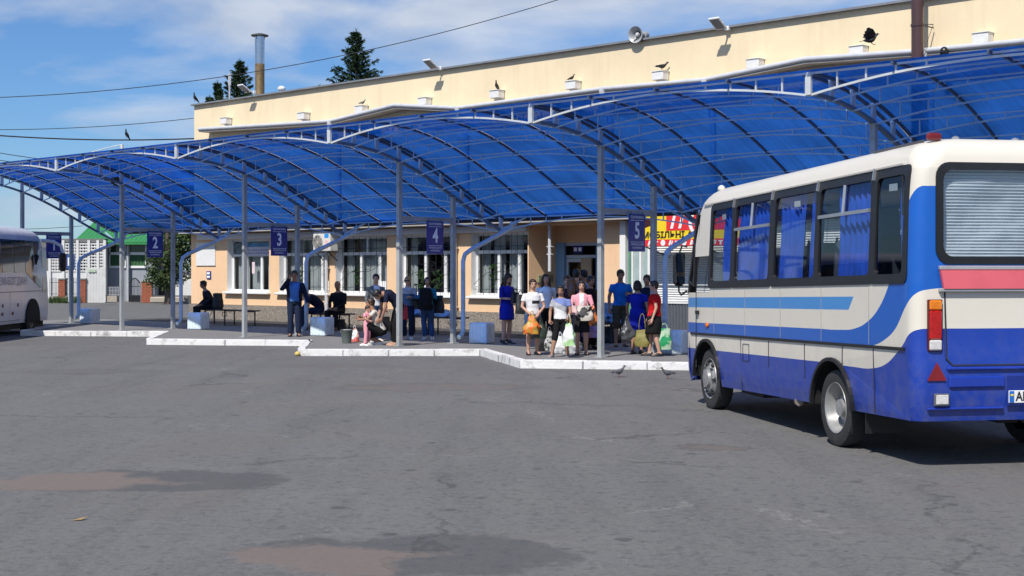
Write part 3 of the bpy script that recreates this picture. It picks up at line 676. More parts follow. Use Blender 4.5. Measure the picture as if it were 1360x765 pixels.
t = MB(); t.add([P(d0, RD + .07, .4), P(d0 - .6, RD + .07, .4), P(d0 - .6, RD + .07, 2.45), P(d0, RD + .07, 2.45)], [(0, 1, 2, 3)]); t.build('door_pane', win_glass, door, fixn=False)
t = MB(); t.box(P(d1 + .35, RD - .05, 1.12), (.36, .05, 1.96), Rz(THETA)); t.build('open_door_leaf', tan, door)
t = MB(); t.box(P((d0 + d1) / 2 + .1, RD - .02, 2.34), (.34, .03, .2), Rz(THETA)); t.build('door_plate', sign_blue, door)
t = MB()
for a in (-.08, .08): t.box(P((d0 + d1) / 2 + .1 + a, RD - .04, 2.34), (.1, .012, .1), Rz(THETA))
t.build('door_plate_print', sign_txt, door)
# things fixed to the facade
t = MB(); t.box(P(S(274, WD), WD - .025, 2.33), (.02 + abs(S(263, WD) - S(288, WD)), .03, .78), Rz(THETA)); 
solo(t, 'notice_board', M('notice_board_white', (.74, .73, .71), .6, var=.06, scale=4), 'white framed notice board on the peach wall at the building corner', 'notice board', P(S(274, WD), WD - .04, 1.94))
t = MB(); sx_ = S(278, WD); t.box(P(sx_, WD - .02, 1.62), (.24, .03, .26), Rz(THETA)); pl = solo(t, 'house_plate', sign_blue, 'small blue plaque with two white lines under the notice board', 'plaque', P(sx_, WD - .03, 1.5))
t = MB()
for dz in (.06, -.06): t.box(P(sx_, WD - .037, 1.62 + dz), (.17, .008, .07), Rz(THETA))
t.build('plaque_print', sign_txt, pl)
# air conditioner
sa_, sb_ = S(415, WD - .4), S(437.5, WD - .4); zac = 2.66
ac = thing('air_conditioner', 'white air conditioner with round fan above the wall drain pipe', 'air conditioner', P((sa_ + sb_) / 2, WD - .2, zac - .3), THETA)
wac = sa_ - sb_; cac = P((sa_ + sb_) / 2, WD - .22, zac); acw = M('appliance_white', (.72, .70, .65), .5, var=.06, dirt=.2)
t = MB(); t.bbox(cac, (wac, .32, .60), .02, Rz(THETA)); t.build('casing', acw, ac)
cf = P((sa_ + sb_) / 2 + wac * .2, WD - .385, zac - .02); NB_ = Vector((PERP.x, PERP.y, 0)); UXf = -Vector((DIR.x, DIR.y, 0))
t = MB(); t.lathe(cf, [(0.0, 0), (.22, 0), (.22, .012), (.0, .012)], n=24, M3=Matrix((UXf, UZ, -NB_)).transposed()); t.build('fan', M('fan_dark', (.06, .06, .06), .6), ac)
t = MB()
for r_ in (.04, .08, .12, .16, .20, .225):
    t.tube([cf - NB_ * .02 + UXf * r_ * math.cos(a / 20 * 6.2832) + UZ * r_ * math.sin(a / 20 * 6.2832) for a in range(21)], .004, 4)
for a in range(8): t.tube([cf - NB_ * .02, cf - NB_ * .02 + (UXf * math.cos(a * .785) + UZ * math.sin(a * .785)) * .225], .004, 4)
t.build('fan_guard', acw, ac)
t = MB(); t.box(P(sb_ + wac * .2, WD - .384, zac + .17), (.2, .006, .12), Rz(THETA)); t.build('sticker', M('sticker_blue', (.03, .30, .75), .5), ac)
t = MB(); t.box(P(sb_ + wac * .2, WD - .384, zac - .1), (.16, .006, .26), Rz(THETA)); t.build('sticker', M('sticker_pink', (.75, .5, .5), .5, var=.3, scale=18), ac)
t = MB()
for x in (sa_ - .1, sb_ + .1): t.bar(P(x, WD, zac - .32), P(x, WD - .4, zac - .32), .03); t.bar(P(x, WD, zac - .6), P(x, WD - .36, zac - .33), .025)
t.build('wall_bracket', grille_m, ac)
for px, z0, z1, lab in ((433.5, .3, 2.45, 'white drain pipe on the wall below the air conditioner'), (604, .3, 3.0, 'white drain pipe beside the window behind the number four sign'), (730, 1.75, 3.0, 'thin white pipe in front of the entrance recess')):
    Dp = WD - .10; sx_ = S(px, Dp); t = MB(); t.tube([P(sx_, Dp, z1), P(sx_, Dp, z0)], .055 if px < 700 else .045, 10)
    for zz in (z0 + .45, z1 - .6):
        if zz > z0 + .1: t.bar(P(sx_ - .08, Dp + .02, zz), P(sx_ + .08, Dp + .02, zz), .1, .03)
    solo(t, 'drain_pipe', gutter_w, lab, 'pipe', P(sx_, Dp, z0), smooth=40)
t = MB(); sx_ = S(711, WD + .3); 
t.bbox(P(ra - .06, WD + .42, 1.55), (.08, .22, .2), .01, Rz(THETA)); t.bbox(P(ra - .06, WD + .78, 1.52), (.08, .2, .26), .01, Rz(THETA)); solo(t, 'wall_box', M('olive_box', (.22, .23, .13), .6), 'small olive utility box on the side wall of the entrance recess', 'utility box', P(ra - .06, WD + .6, 1.4))
# kiosk right of the entrance
kD = WD - .18; ks0 = S(823, kD); kk = thing('kiosk', 'white kiosk front with roller shutter under a yellow and red sign', 'kiosk', P(ks0, kD, 0), THETA)
def kbox(mb, px0, px1, z0, z1, D, th): 
    a, c = S(px0, D), S(px1, D); mb.box(P((a + c) / 2, D + th / 2, (z0 + z1) / 2), (abs(a - c), th, z1 - z0), Rz(THETA))
t = MB(); kbox(t, 823, 830.5, .1, 3.0, kD, .3); t.build('pilaster', white_w, kk)
t = MB(); kbox(t, 831, 838, .14, 2.75, kD + .12, .1); t.build('side_panel', M('green_panel', (.10, .24, .17), .5), kk)
t = MB(); kbox(t, 838.5, 840.5, .14, 2.75, kD + .06, .12); kbox(t, 849, 851.5, .14, 2.75, kD + .06, .12); kbox(t, 860, 863, .14, 2.75, kD + .06, .12); kbox(t, 838.5, 863, 2.75, 3.0, kD + .06, .12); t.build('window_frame', pvc, kk)
t = MB(); kbox(t, 840.5, 860, .2, 2.75, kD + .12, .02); t.build('window_pane', M('pane_pale_green', (.34, .42, .42), .15, spec=.8), kk)
shut = M('shutter_white', (.70, .70, .69), .5, var=.05); t = MB(); a, c = S(864, kD), s_right + 6; nsl = 34
for j in range(nsl):
    z0 = 1.02 + (2.9 - 1.02) * j / nsl; z1 = 1.02 + (2.9 - 1.02) * (j + 1) / nsl
    t.add([P(a, kD + .03, z0 + .006), P(c, kD + .03, z0 + .006), P(c, kD + .012, (z0 + z1) / 2), P(a, kD + .012, (z0 + z1) / 2), P(a, kD + .03, z1), P(c, kD + .03, z1)], [(0, 1, 2, 3), (3, 2, 5, 4)])
t.add([P(a, kD + .034, 1.0), P(c, kD + .034, 1.0), P(c, kD + .034, 2.9), P(a, kD + .034, 2.9)], [(0, 1, 2, 3)])
t.build('roller_shutter', shut, kk)
t = MB(); kbox(t, 864, 1000, 1.42, 1.47, kD - .03, .05); kbox(t, 864, 866, 1.0, 2.95, kD - .04, .07); kbox(t, 864, 1000, .98, 1.03, kD - .04, .06); t.build('shutter_rail', shut, kk)
t = MB(); a, c = S(862, kD), s_right + 6; n = int((a - c) / .09)
for j in range(n):
    x0, x1 = a - (a - c) * j / n, a - (a - c) * (j + 1) / n; xm = (x0 + x1) / 2
    t.add([P(x0, kD, .14), P(xm, kD - .03, .14), P(x1, kD, .14), P(x0, kD, .98), P(xm, kD - .03, .98), P(x1, kD, .98)], [(0, 1, 4, 3), (1, 2, 5, 4)])
t.build('corrugated_panel', M('grey_corrugated', (.09, .10, .12), .5, var=.08), kk)
# yellow sign with red strips
yD = WD - .95; ya, yb = S(849, yD), S(1010, yD); yz0, yz1 = Zd(885, 327, yD), Zd(885, 286, yD); hh = yz1 - yz0
yel = M('sign_yellow', (.85, .62, .02), .5, var=.04); red = M('sign_red', (.72, .03, .035), .5, var=.05); whi = M('sign_white', (.82, .82, .82), .5, var=.02); blk = M('sign_black', (.02, .015, .015), .5)
ys = thing('shop_sign', 'yellow shop sign with black arrow and red strips above the kiosk', 'sign', P(ya, yD, yz0), THETA)
t = MB(); t.box(P((ya + yb) / 2, yD + .04, (yz0 + yz1) / 2), (ya - yb, .08, hh), Rz(THETA)); t.build('sign_panel', yel, ys)
def ybox(mb, f0, f1, g0, g1, lay, sl_=0.0):
    x0, x1 = ya - (ya - yb) * f0, ya - (ya - yb) * f1; D_ = yD - .004 * lay; q = [P(x0, D_, yz0 + hh * g0), P(x1, D_, yz0 + hh * (g0 + sl_)), P(x1, D_, yz0 + hh * (g1 + sl_)), P(x0, D_, yz0 + hh * g1)]; mb.prism(q, Vector((PERP.x, PERP.y, 0)) * .003)
def yf(px): return (ya - S(px, yD)) / (ya - yb)
t = MB(); ybox(t, 0.001, .999, 0.005, .22, 1); ybox(t, yf(885), .999, .50, .995, 1); t.build('red_strip', red, ys)
t = MB(); 
x0, x1 = S(851, yD), S(873, yD); zc_ = yz0 + hh * .80; D_ = yD - .008
t.prism([P(x0, D_, zc_ + .10), P(x0 - (x0 - x1) * .75, D_, zc_ + .06), P(x0 - (x0 - x1) * .72, D_, zc_ + .16), P(x1, D_, zc_ - .02), P(x0 - (x0 - x1) * .78, D_, zc_ - .15), P(x0 - (x0 - x1) * .78, D_, zc_ - .06), P(x0, D_, zc_ - .17)], Vector((PERP.x, PERP.y, 0)) * .003); t.build('arrow', M('sign_dark_brown', (.05, .012, .012), .5), ys)
t = MB(); put_text(t, 'МОБІЛЬНІ А', .2, P(S(853, yD), yD - .010, yz0 + hh * .36), UXf, UZ, bold=.006, fit=ya - S(918, yD) - .05, align='LEFT'); t.build('sign_lettering', blk, ys, fixn=False)
t = MB(); put_text(t, '11', .40, P(S(887, yD), yD - .010, yz0 + hh * .75), UXf, UZ, bold=.014, fit=(S(887, yD) - S(910, yD)) * .8, align='LEFT', shear=.25)
put_text(t, '(', .36, P(S(915, yD), yD - .010, yz0 + hh * .76), UXf, UZ, bold=.03, align='LEFT')
t.build('sign_numerals', whi, ys, fixn=False); t = MB()
for j in range(12):
    x = ya - (ya - yb) * (.03 + .06 * j); c = P(x, yD - .010, yz0 + hh * .11)
    if j % 3 == 0: t.lathe(c, [(.05, 0), (.07, 0), (.07, .003), (.05, .003)], n=12, M3=Matrix((UXf, UZ, -NB_)).transposed()); t.box(c, (.05, .004, .03), Rz(THETA))
    elif j % 3 == 1: t.box(c, (.05, .004, .12), Rz(THETA) @ Matrix.Rotation(.4, 3, 'Y')); t.box(c + UXf * .06, (.03, .004, .1), Rz(THETA) @ Matrix.Rotation(.4, 3, 'Y'))
    else: t.box(c + UZ * .03, (.12, .004, .03), Rz(THETA)); t.box(c - UZ * .02, (.05, .004, .08), Rz(THETA))
t.build('sign_symbols', whi, ys)['kind'] = 'stuff'
t = MB()
for px in (850, 925): t.bar(P(S(px, yD), yD + .06, yz0 + .04), P(S(px, yD) - .3, WD - .2, yz0 - .25), .03)
t.build('sign_strut', grille_m, ys)
# ------------------------------------------------------------------ near bus
BO = Vector((3.557, 12.344, 0)); BT = math.asin(.186); BW, BL = 2.30, 6.72
FWD = Vector((-math.sin(BT), math.cos(BT), 0)); RGT = Vector((math.cos(BT), math.sin(BT), 0))
def pitch(y): return .021 * (6.45 - y)
def B(x, y, z, p=True): return BO + RGT * x + FWD * y + Vector((0, 0, z + (pitch(y) if p else 0)))
def by(px):                                            # photo column -> distance along the left side
    r = px - 680; t = (F * 2.506 - r * 17.9) / (r * .983 + F * .186); return 5.656 + t
bus = thing('city_bus', 'cream and blue small bus with swept blue stripes seen from behind at right', 'bus', BO, BT)
def bus_paint():
    m, t, b = nodes_of('bus_paint'); N = t.nodes.new; K = t.links.new
    uv = N('ShaderNodeUVMap'); uv.uv_map = 'paint'; sp = N('ShaderNodeSeparateXYZ'); K(uv.outputs[0], sp.inputs[0]); q, v = sp.outputs[0], sp.outputs[1]
    def curve(pts):
        lo, hi = -2.0, .5
        mrn = N('ShaderNodeMapRange'); mrn.inputs['From Min'].default_value = lo; mrn.inputs['From Max'].default_value = hi; K(q, mrn.inputs['Value'])
        c = N('ShaderNodeFloatCurve'); cm = c.mapping; cv = cm.curves[0]
        cv.points[0].location = (0, pts[0][1] / 3); cv.points[1].location = (1, pts[-1][1] / 3)
        for x, y in pts[1:-1]: cv.points.new((x - lo) / (hi - lo), y / 3)
        cm.update(); K(mrn.outputs[0], c.inputs['Value'])
        mu = N('ShaderNodeMath'); mu.operation = 'MULTIPLY'; mu.inputs[1].default_value = 3; K(c.outputs[0], mu.inputs[0]); return mu.outputs[0]
    def gt(a, c):
        n = N('ShaderNodeMath'); n.operation = 'GREATER_THAN'
        for x, i in ((a, 0), (c, 1)):
            if isinstance(x, (int, float)): n.inputs[i].default_value = x
            else: K(x, n.inputs[i])
        return n.outputs[0]
    def mul(a, c):
        n = N('ShaderNodeMath'); n.operation = 'MULTIPLY'; K(a, n.inputs[0]); K(c, n.inputs[1]); return n.outputs[0]
    def mix(f, a, c):
        n = N('ShaderNodeMix'); n.data_type = 'RGBA'; K(f, n.inputs[0])
        for x, s_ in ((a, 6), (c, 7)):
            if isinstance(x, tuple): n.inputs[s_].default_value = (*x, 1)
            else: K(x, n.inputs[s_])
        return n.outputs[2]
    royal, creamc, med, light = (.009, .045, .34), (.72, .67, .57), (.006, .105, .47), (.06, .26, .60)
    g1 = curve([(-2, .745), (-1.25, .73), (-.85, .735), (-.55, .79), (-.35, .885), (-.2, .98), (-.08, 1.08), (.05, 1.12), (.2, 1.125), (.5, 1.125)])
    g2 = curve([(-2, .95), (-1.0, .95), (-.8, .955), (-.55, 1.02), (-.35, 1.12), (-.15, 1.32), (0, 1.435), (.15, 1.475), (.5, 1.475)])
    g3 = curve([(-2, 1.085), (-1.55, 1.085), (-1.25, 1.10), (-.95, 1.17), (-.7, 1.30), (-.5, 1.50), (-.38, 1.70), (-.25, 2.0), (-.15, 2.2), (-.05, 2.33), (.05, 2.39), (.15, 2.395), (.5, 2.395)])
    col = mix(gt(v, g1), royal, creamc); col = mix(gt(v, g2), col, med); col = mix(gt(v, g3), col, creamc)
    # slanted end of the light stripe
    sl_ = N('ShaderNodeMath'); sl_.operation = 'MULTIPLY_ADD'; K(v, sl_.inputs[0]); sl_.inputs[1].default_value = -.9; K(q, sl_.inputs[2])
    st = mul(mul(gt(v, 1.285), gt(1.415, v)), gt(-1.30 - .9 * 1.35, sl_.outputs[0]))
    col = mix(st, col, light)
    # road dust low down on the skirts, scuffs
    tcx = N('ShaderNodeTexCoord'); nzz = N('ShaderNodeTexNoise'); nzz.inputs['Scale'].default_value = 5; nzz.inputs['Detail'].default_value = 9; nzz.inputs['Roughness'].default_value = .7; K(tcx.outputs['Object'], nzz.inputs['Vector'])
    mrd = N('ShaderNodeMapRange'); mrd.inputs['From Min'].default_value = .42; mrd.inputs['From Max'].default_value = .75; mrd.inputs['To Max'].default_value = .58; K(nzz.outputs['Fac'], mrd.inputs['Value'])
    low = N('ShaderNodeMapRange'); low.inputs['From Min'].default_value = 1.15; low.inputs['From Max'].default_value = .3; low.inputs['To Min'].default_value = .05; low.inputs['To Max'].default_value = .75; K(v, low.inputs['Value'])
    col = mix(mul(mrd.outputs[0], low.outputs[0]), col, (.20, .19, .18))
    K(col, b.inputs['Base Color']); rg = N('ShaderNodeMapRange'); rg.inputs['To Min'].default_value = .22; rg.inputs['To Max'].default_value = .45; K(nzz.outputs['Fac'], rg.inputs['Value']); K(rg.outputs[0], b.inputs['Roughness'])
    b.inputs['Coat Weight'].default_value = .25; b.inputs['Coat Roughness'].default_value = .15
    nb = N('ShaderNodeTexNoise'); nb.inputs['Scale'].default_value = 1.6; nb.inputs['Detail'].default_value = 2; K(tcx.outputs['Object'], nb.inputs['Vector'])
    bp = N('ShaderNodeBump'); bp.inputs['Strength'].default_value = .25; bp.inputs['Distance'].default_value = .03; K(nb.outputs['Fac'], bp.inputs['Height']); K(bp.outputs[0], b.inputs['Normal'])
    return m
bpaint = bus_paint()
rub = M('black_rubber', (.012, .012, .013), .45, var=.1); chrome = M('dull_aluminium', (.55, .55, .55), .35, metal=.8, var=.08)
sidew = [(by(971.5), by(943)), (by(1022), by(974)), (by(1083), by(1026)), (by(1156.5), by(1085)), (by(1201), by(1160))]
sidew = [(min(a), max(a)) for a in sidew]
drv = (by(924), 6.42)
WZ0, WZ1 = 1.575, 2.56
RX0, RX1, RZ0, RZ1 = .262, BW - .262, 1.745, 2.565
def inset(z):
    pts = [(.30, .03), (.45, .005), (.7, 0), (1.6, 0), (2.3, .02), (2.5, .04), (2.62, .06), (2.70, .09), (2.77, .15), (2.815, .23), (2.845, .35), (2.865, .58)]
    return float(np.interp(z, [p[0] for p in pts], [p[1] for p in pts]))
def yfront(z): return float(np.interp(z, [.3, .6, 1.45, 1.6, 2.5, 2.68, 2.865], [6.66, 6.72, 6.70, 6.66, 6.33, 6.22, 5.9]))
def yrear(z): return float(np.interp(z, [.3, .5, .9, .95, 2.55, 2.70, 2.79, 2.84, 2.865], [.02, -.03, -.03, 0, 0, .025, .09, .2, .40]))
ZL_ = [.30, .45, .62, .78, .93, 1.085, 1.2, 1.35, 1.48, WZ0, RZ0, 1.95, 2.2, 2.4, 2.5, WZ1, RZ1, 2.66, 2.72, 2.765, 2.80, 2.825, 2.845, 2.865]
ybr = sorted(set([.22] + [e for w in sidew for e in w] + [by(924), 1.2, 3.0, 4.2])); ybr = [y for y in ybr if .2 < y < 6.1]
xbr = [RX0, .7, 1.15, BW - .7, RX1]
def loop(z):
    i = inset(z); y0, y1 = yrear(z), yfront(z); x0, x1 = i, BW - i; r = .13 + .10 * (z > 2.6); rf = .32; pts = []; tags = []
    for y in [y0 + r] + [min(max(y, y0 + r + .001 * k), y1 - rf - .02) for k, y in enumerate(ybr)] + [y1 - rf]: pts.append((x0, y)); tags.append('L')
    for k in range(1, 7): a = math.pi - k * math.pi / 12; pts.append((x0 + rf + rf * math.cos(a), y1 - rf + rf * math.sin(a))); tags.append('C')
    for f in (.25, .5, .75): pts.append((x0 + rf + (x1 - x0 - 2 * rf) * f, y1 + .05 * math.sin(f * math.pi))); tags.append('F')
    for k in range(0, 6): a = math.pi / 2 - k * math.pi / 12; pts.append((x1 - rf + rf * math.cos(a), y1 - rf + rf * math.sin(a))); tags.append('C')
    for y in [y1 - rf] + [min(max(y, y0 + r + .001 * k), y1 - rf - .02) for k, y in list(enumerate(ybr))[::-1]] + [y0 + r]: pts.append((x1, y)); tags.append('R')
    for k in range(1, 6): a = -k * math.pi / 12; pts.append((x1 - r + r * math.cos(a), y0 + r + r * math.sin(a))); tags.append('C')
    pts.append((x1 - r, y0)); tags.append('B')
    for x in xbr[::-1]: pts.append((min(max(x, x0 + r + .002), x1 - r - .002), y0)); tags.append('B')
    pts.append((x0 + r, y0)); tags.append('B')
    for k in range(1, 6): a = -math.pi / 2 - k * math.pi / 12; pts.append((x0 + r + r * math.cos(a), y0 + r + r * math.sin(a))); tags.append('C')
    return pts, tags
body = bmesh.new(); uvl = body.loops.layers.uv.new('paint'); rings_ = []
def quv(x, y, z): 
    xl = min(x, BW - x); return (max(xl, 0) - max(y, 0) if y < 3 or xl < .5 else -y, z)
VPOS = {}
for z in ZL_:
    pts, tags = loop(z); ring = []
    for (x, y) in pts:
        v = body.verts.new(INV[bus.name] @ B(x, y, z)); VPOS[v] = (x, y, z); ring.append(v)
    rings_.append((ring, pts, tags))
def skip(zi, j, pts, tags):
    n = len(pts); k = (j + 1) % n; ta, tb = tags[j], tags[k]; za, zb = ZL_[zi], ZL_[zi + 1]; ym = (pts[j][1] + pts[k][1]) / 2; xm = (pts[j][0] + pts[k][0]) / 2; zm = (za + zb) / 2
    if ta == tb and ta in 'LR':
        if zb <= .931: return True
        if WZ0 - .001 <= za and zb <= WZ1 + .001:
            if any(a < ym < c for a, c in sidew): return True
            if ym > drv[0]: return True
    if ta in 'LRFC' and tb in 'LRFC' and ym > 5.9 and 1.48 < zm < 2.5: return True
    if ta == tb == 'B' and RX0 < xm < RX1 and RZ0 - .001 <= za and zb <= RZ1 + .001: return True
    return False
for zi in range(len(ZL_) - 1):
    (r0, pts, tags), (r1, _, _) = rings_[zi], rings_[zi + 1]; n = len(r0)
    for j in range(n):
        if skip(zi, j, pts, tags): continue
        k = (j + 1) % n
        f = body.faces.new((r0[j], r0[k], r1[k], r1[j])); f.smooth = True
        for lp in f.loops: lp[uvl].uv = quv(*VPOS[lp.vert])
f = body.faces.new(rings_[-1][0]); 
for lp in f.loops: lp[uvl].uv = (-3, 2.7)
bmesh.ops.recalc_face_normals(body, faces=body.faces)
me = bpy.data.meshes.new('body'); body.to_mesh(me); body.free(); me.materials.append(bpaint); me.set_sharp_from_angle(angle=R(50))
bo_ = bpy.data.objects.new('body', me); COL.objects.link(bo_); bo_.parent = bus; INV[bo_.name] = INV[bus.name]
# skirts with wheel arches
WHY = (1.756, 5.656); WR, AR = .39, .50
def skirt(x, sgn):
    ztop, zbot = .931, .30; y0, y1 = yrear(.6) + .13, yfront(.6) - .32
    pl = [(y0, ztop), (y0, zbot + .0)]
    for wy in WHY:
        for k in range(0, 15):
            a = math.pi - k * math.pi / 14; zz = .40 - pitch(wy) + AR * math.sin(a) * .98; yy = wy + AR * math.cos(a)
            if k in (0, 14): pl.append((yy, zbot))
            if zz > zbot and yy < y1: pl.append((yy, zz))
    pl += [(y1, zbot), (y1, ztop)]
    b2 = bmesh.new(); ul = b2.loops.layers.uv.new('paint')
    ii = lambda z: inset(z)
    vs = [b2.verts.new(INV[bus.name] @ B(ii(z) if sgn < 0 else BW - ii(z), y, z)) for y, z in pl]; raw = {v: (0, y, z) for v, (y, z) in zip(vs, pl)}
    for tri in tessellate_polygon([[Vector((y, z, 0)) for y, z in pl]]):
        try: fc = b2.faces.new([vs[i] for i in tri])
        except ValueError: continue
        for lp in fc.loops: lp[ul].uv = quv(*raw[lp.vert])
    bmesh.ops.recalc_face_normals(b2, faces=b2.faces)
    m_ = bpy.data.meshes.new('skirt_panel'); b2.to_mesh(m_); b2.free(); m_.materials.append(bpaint)
    o = bpy.data.objects.new('skirt_panel', m_); COL.objects.link(o); o.parent = bus
skirt(0, -1); skirt(BW, 1)
# arch trims, wheel wells and underside
for sgn, x0 in ((-1, 0), (1, BW)):
    for wy in WHY:
        t = MB(); t.path([B(x0 + sgn * .012, wy + (AR - .005) * math.cos(a * math.pi / 20), .40 - pitch(wy) + (AR * .98 - .005) * math.sin(a * math.pi / 20)) for a in range(0, 21)], .034, .04, up=tuple(RGT)); t.build('arch_trim', rub, bus)
        t = MB(); inn = x0 - sgn * .5
        t.rings([[B(x_, wy + AR * math.cos(a * math.pi / 16), max(.40 - pitch(wy) + AR * .98 * math.sin(a * math.pi / 16), .25)) for a in range(0, 17)] for x_ in (x0 - sgn * .01, inn)], closed=False); t.build('wheel_well', M('well_black', (.012, .012, .012), .9), bus, fixn=False)
t = MB(); t.box(B(BW / 2, 3.2, .50), (BW - .9, 6.0, .04), Rz(BT)); t.box(B(.75, 3.1, .40), (.5, .9, .22), Rz(BT)); t.box(B(.45, 4.55, .36), (.5, .75, .26), Rz(BT)); t.box(B(1.15, 3, .38), (.2, 5.2, .18), Rz(BT)); t.tube([B(.35, 1.756, .40 - pitch(1.756)), B(BW - .35, 1.756, .40 - pitch(1.756))], .09, 10); t.tube([B(.35, 5.656, .40 - pitch(5.656)), B(BW - .35, 5.656, .40 - pitch(5.656))], .06, 10)
t.build('chassis', M('chassis_black', (.02, .02, .02), .8, dirt=.3), bus)
t = MB(); t.tube([B(.55, 3.6, .30), B(.3, 3.0, .29), B(.06, 2.75, .285)], .055, 12); t.tube([B(.062, 2.752, .285), B(.05, 2.74, .285)], .045, 12); t.build('exhaust_pipe', M('rusty_pipe', (.22, .19, .16), .6, metal=.4, var=.4), bus, smooth=40)
for wy in (.95,): 
    t = MB(); t.box(B(.28, 1.12, .30), (.42, .02, .42), Rz(BT)); t.build('mud_flap', rub, bus); t = MB(); t.box(B(BW - .28, 1.12, .30), (.42, .02, .42), Rz(BT)); t.build('mud_flap', rub, bus)
tyre_m = M('tyre_rubber', (.03, .03, .031), .8, var=.25, scale=8, bump=.4, bscale=40, dirt=.4); rim_m = M('silver_rim', (.34, .34, .335), .4, metal=.35, var=.2, dirt=.45)
for wy in WHY:
    for sgn, x0 in ((-1, .03), (1, BW - .03)):
        c = B(x0, wy, WR, False); A3 = Matrix((RGT * sgn, FWD, Vector((0, 0, 1)))).transposed()
        w = thing  # noqa
        t = MB(); t.lathe(c, [(.255, -.20), (.33, -.215), (.375, -.20), (WR, -.17), (WR, -.05), (.378, -.015), (.335, .0), (.26, -.012), (.255, -.03)], 'X', 36, M3=A3, cap=False); ty = t.build('tyre', tyre_m, bus, smooth=35)
        if wy < 3: prof = [(.262, -.02), (.257, -.005), (.245, -.012), (.235, -.05), (.20, -.14), (.165, -.155), (.13, -.155), (.125, -.10), (.09, -.095), (.085, -.05), (.0, -.045)]
        else: prof = [(.262, -.02), (.257, -.005), (.245, -.012), (.235, -.06), (.21, -.04), (.16, .01), (.12, .015), (.11, .05), (.06, .06), (.0, .06)]
        t = MB(); t.lathe(c, prof, 'X', 36, M3=A3, cap=False); t.build('rim', rim_m, ty, smooth=35)
        t = MB()
        for k in range(8):
            a = k * math.pi / 4; h0 = -.155 if wy < 3 else .0; rr = .148 if wy < 3 else .185
            p = c + A3 @ Vector((h0, rr * math.cos(a), rr * math.sin(a))); t.tube([p, p + A3 @ Vector((.03, 0, 0))], .013, 6)
        t.build('wheel_nuts', M('nut_dark', (.08, .08, .08), .5, metal=.5), ty)['kind'] = 'stuff'
        if wy > 3:
            t = MB()
            for k in range(6):
                a = k * math.pi / 3; p = c + A3 @ Vector((-.02, .2 * math.cos(a), .2 * math.sin(a))); t.ball(p, .03, 8, 6)
            t.build('rim_holes', rub, ty)['kind'] = 'stuff'
# trims: belt rubbing strip, panel joints
t = MB(); t.path([B(-.008, y, .94) for y in np.linspace(.16, 6.3, 30)], .012, .03); t.build('rubbing_strip', rub, bus)
t = MB(); t.path([B(BW + .008, y, .94) for y in np.linspace(.16, 6.3, 30)], .012, .03); t.build('rubbing_strip', rub, bus)
gapm = M('joint_dark', (.03, .03, .05), .8)
for px, z0, z1 in ((984, .31, .92), (1021, .62, .92), (1160, .31, .92), (1119, .70, .92), (1069, .55, .92)):
    y = by(px); t = MB(); t.bar(B(-.003 + inset(z0) * .6, y, z0), B(-.003, y + random.uniform(-.01, .01), z1), .008, .008); t.build('panel_joint', gapm, bus)
for zz in (.93 - .005,): 
    for px0, px1, z0, z1 in ((987, 995, .66, .86),):
        ya_, yb_ = by(px0), by(px1); t = MB(); t.path([B(-.003, ya_, z0), B(-.003, yb_, z0), B(-.003, yb_, z1), B(-.003, ya_, z1), B(-.003, ya_, z0)], .006, .006, up=tuple(RGT)); t.build('fuel_flap_joint', gapm, bus)
for z_ in (1.24, 1.50): 
    for k_ in range(5): y_ = .9 + k_ * 1.12; t = MB(); t.bar(B(-.0015, y_, z_ - .28 if z_ > 1.4 else .96), B(-.0015, y_, z_), .004, .004); t.build('panel_joint', M('seam_beige', (.30, .28, .25), .8), bus)  # thin dull beige joint lines between the side panels
t = MB(); yy = by(925); t.path([B(-.004, yy, .5), B(-.004, yy, 1.5), B(.005, yy - .01, 1.6), B(.03, yy - .06, 2.45)], .008, .01, up=tuple(RGT)); t.build('door_joint', gapm, bus)
t = MB(); t.bar(B(-.02, by(926.5), 1.22), B(-.02, by(929), 1.22), .03, .05); t.build('door_handle', rub, bus)
t = MB(); t.ball(B(-.01, by(940), 1.06), (.02, .05, .035), M3=Rz(BT)); t.build('side_marker_lamp', M('amber_lens', (.65, .16, .01), .25), bus, smooth=True)
# side windows
bglass = glass('bus_glass', (.66, .70, .72)); curt = M('blue_curtain', (.02, .10, .62), .85, var=.25, scale=6)
def rrect(y0, y1, z0, z1, r, n=5):
    pts = []
    for cy, cz, a0 in ((y1 - r, z1 - r, 0), (y0 + r, z1 - r, 90), (y0 + r, z0 + r, 180), (y1 - r, z0 + r, 270)):
        for k in range(n + 1): a = R(a0 + 90 * k / n); pts.append((cy + r * math.cos(a), cz + r * math.sin(a)))
    return pts
def frame_ring(mb, outer, inner, conv, depth):
    n = len(outer); vs = [conv(a, c, 0) for a, c in outer] + [conv(a, c, 0) for a, c in inner] + [conv(a, c, depth) for a, c in inner] + [conv(a, c, depth) for a, c in outer]
    fs = []
    for j in range(n):
        k = (j + 1) % n
        fs += [(j, k, n + k, n + j), (n + j, n + k, 2 * n + k, 2 * n + j), (3 * n + j, 3 * n + k, k, j)]
    mb.add(vs, fs)
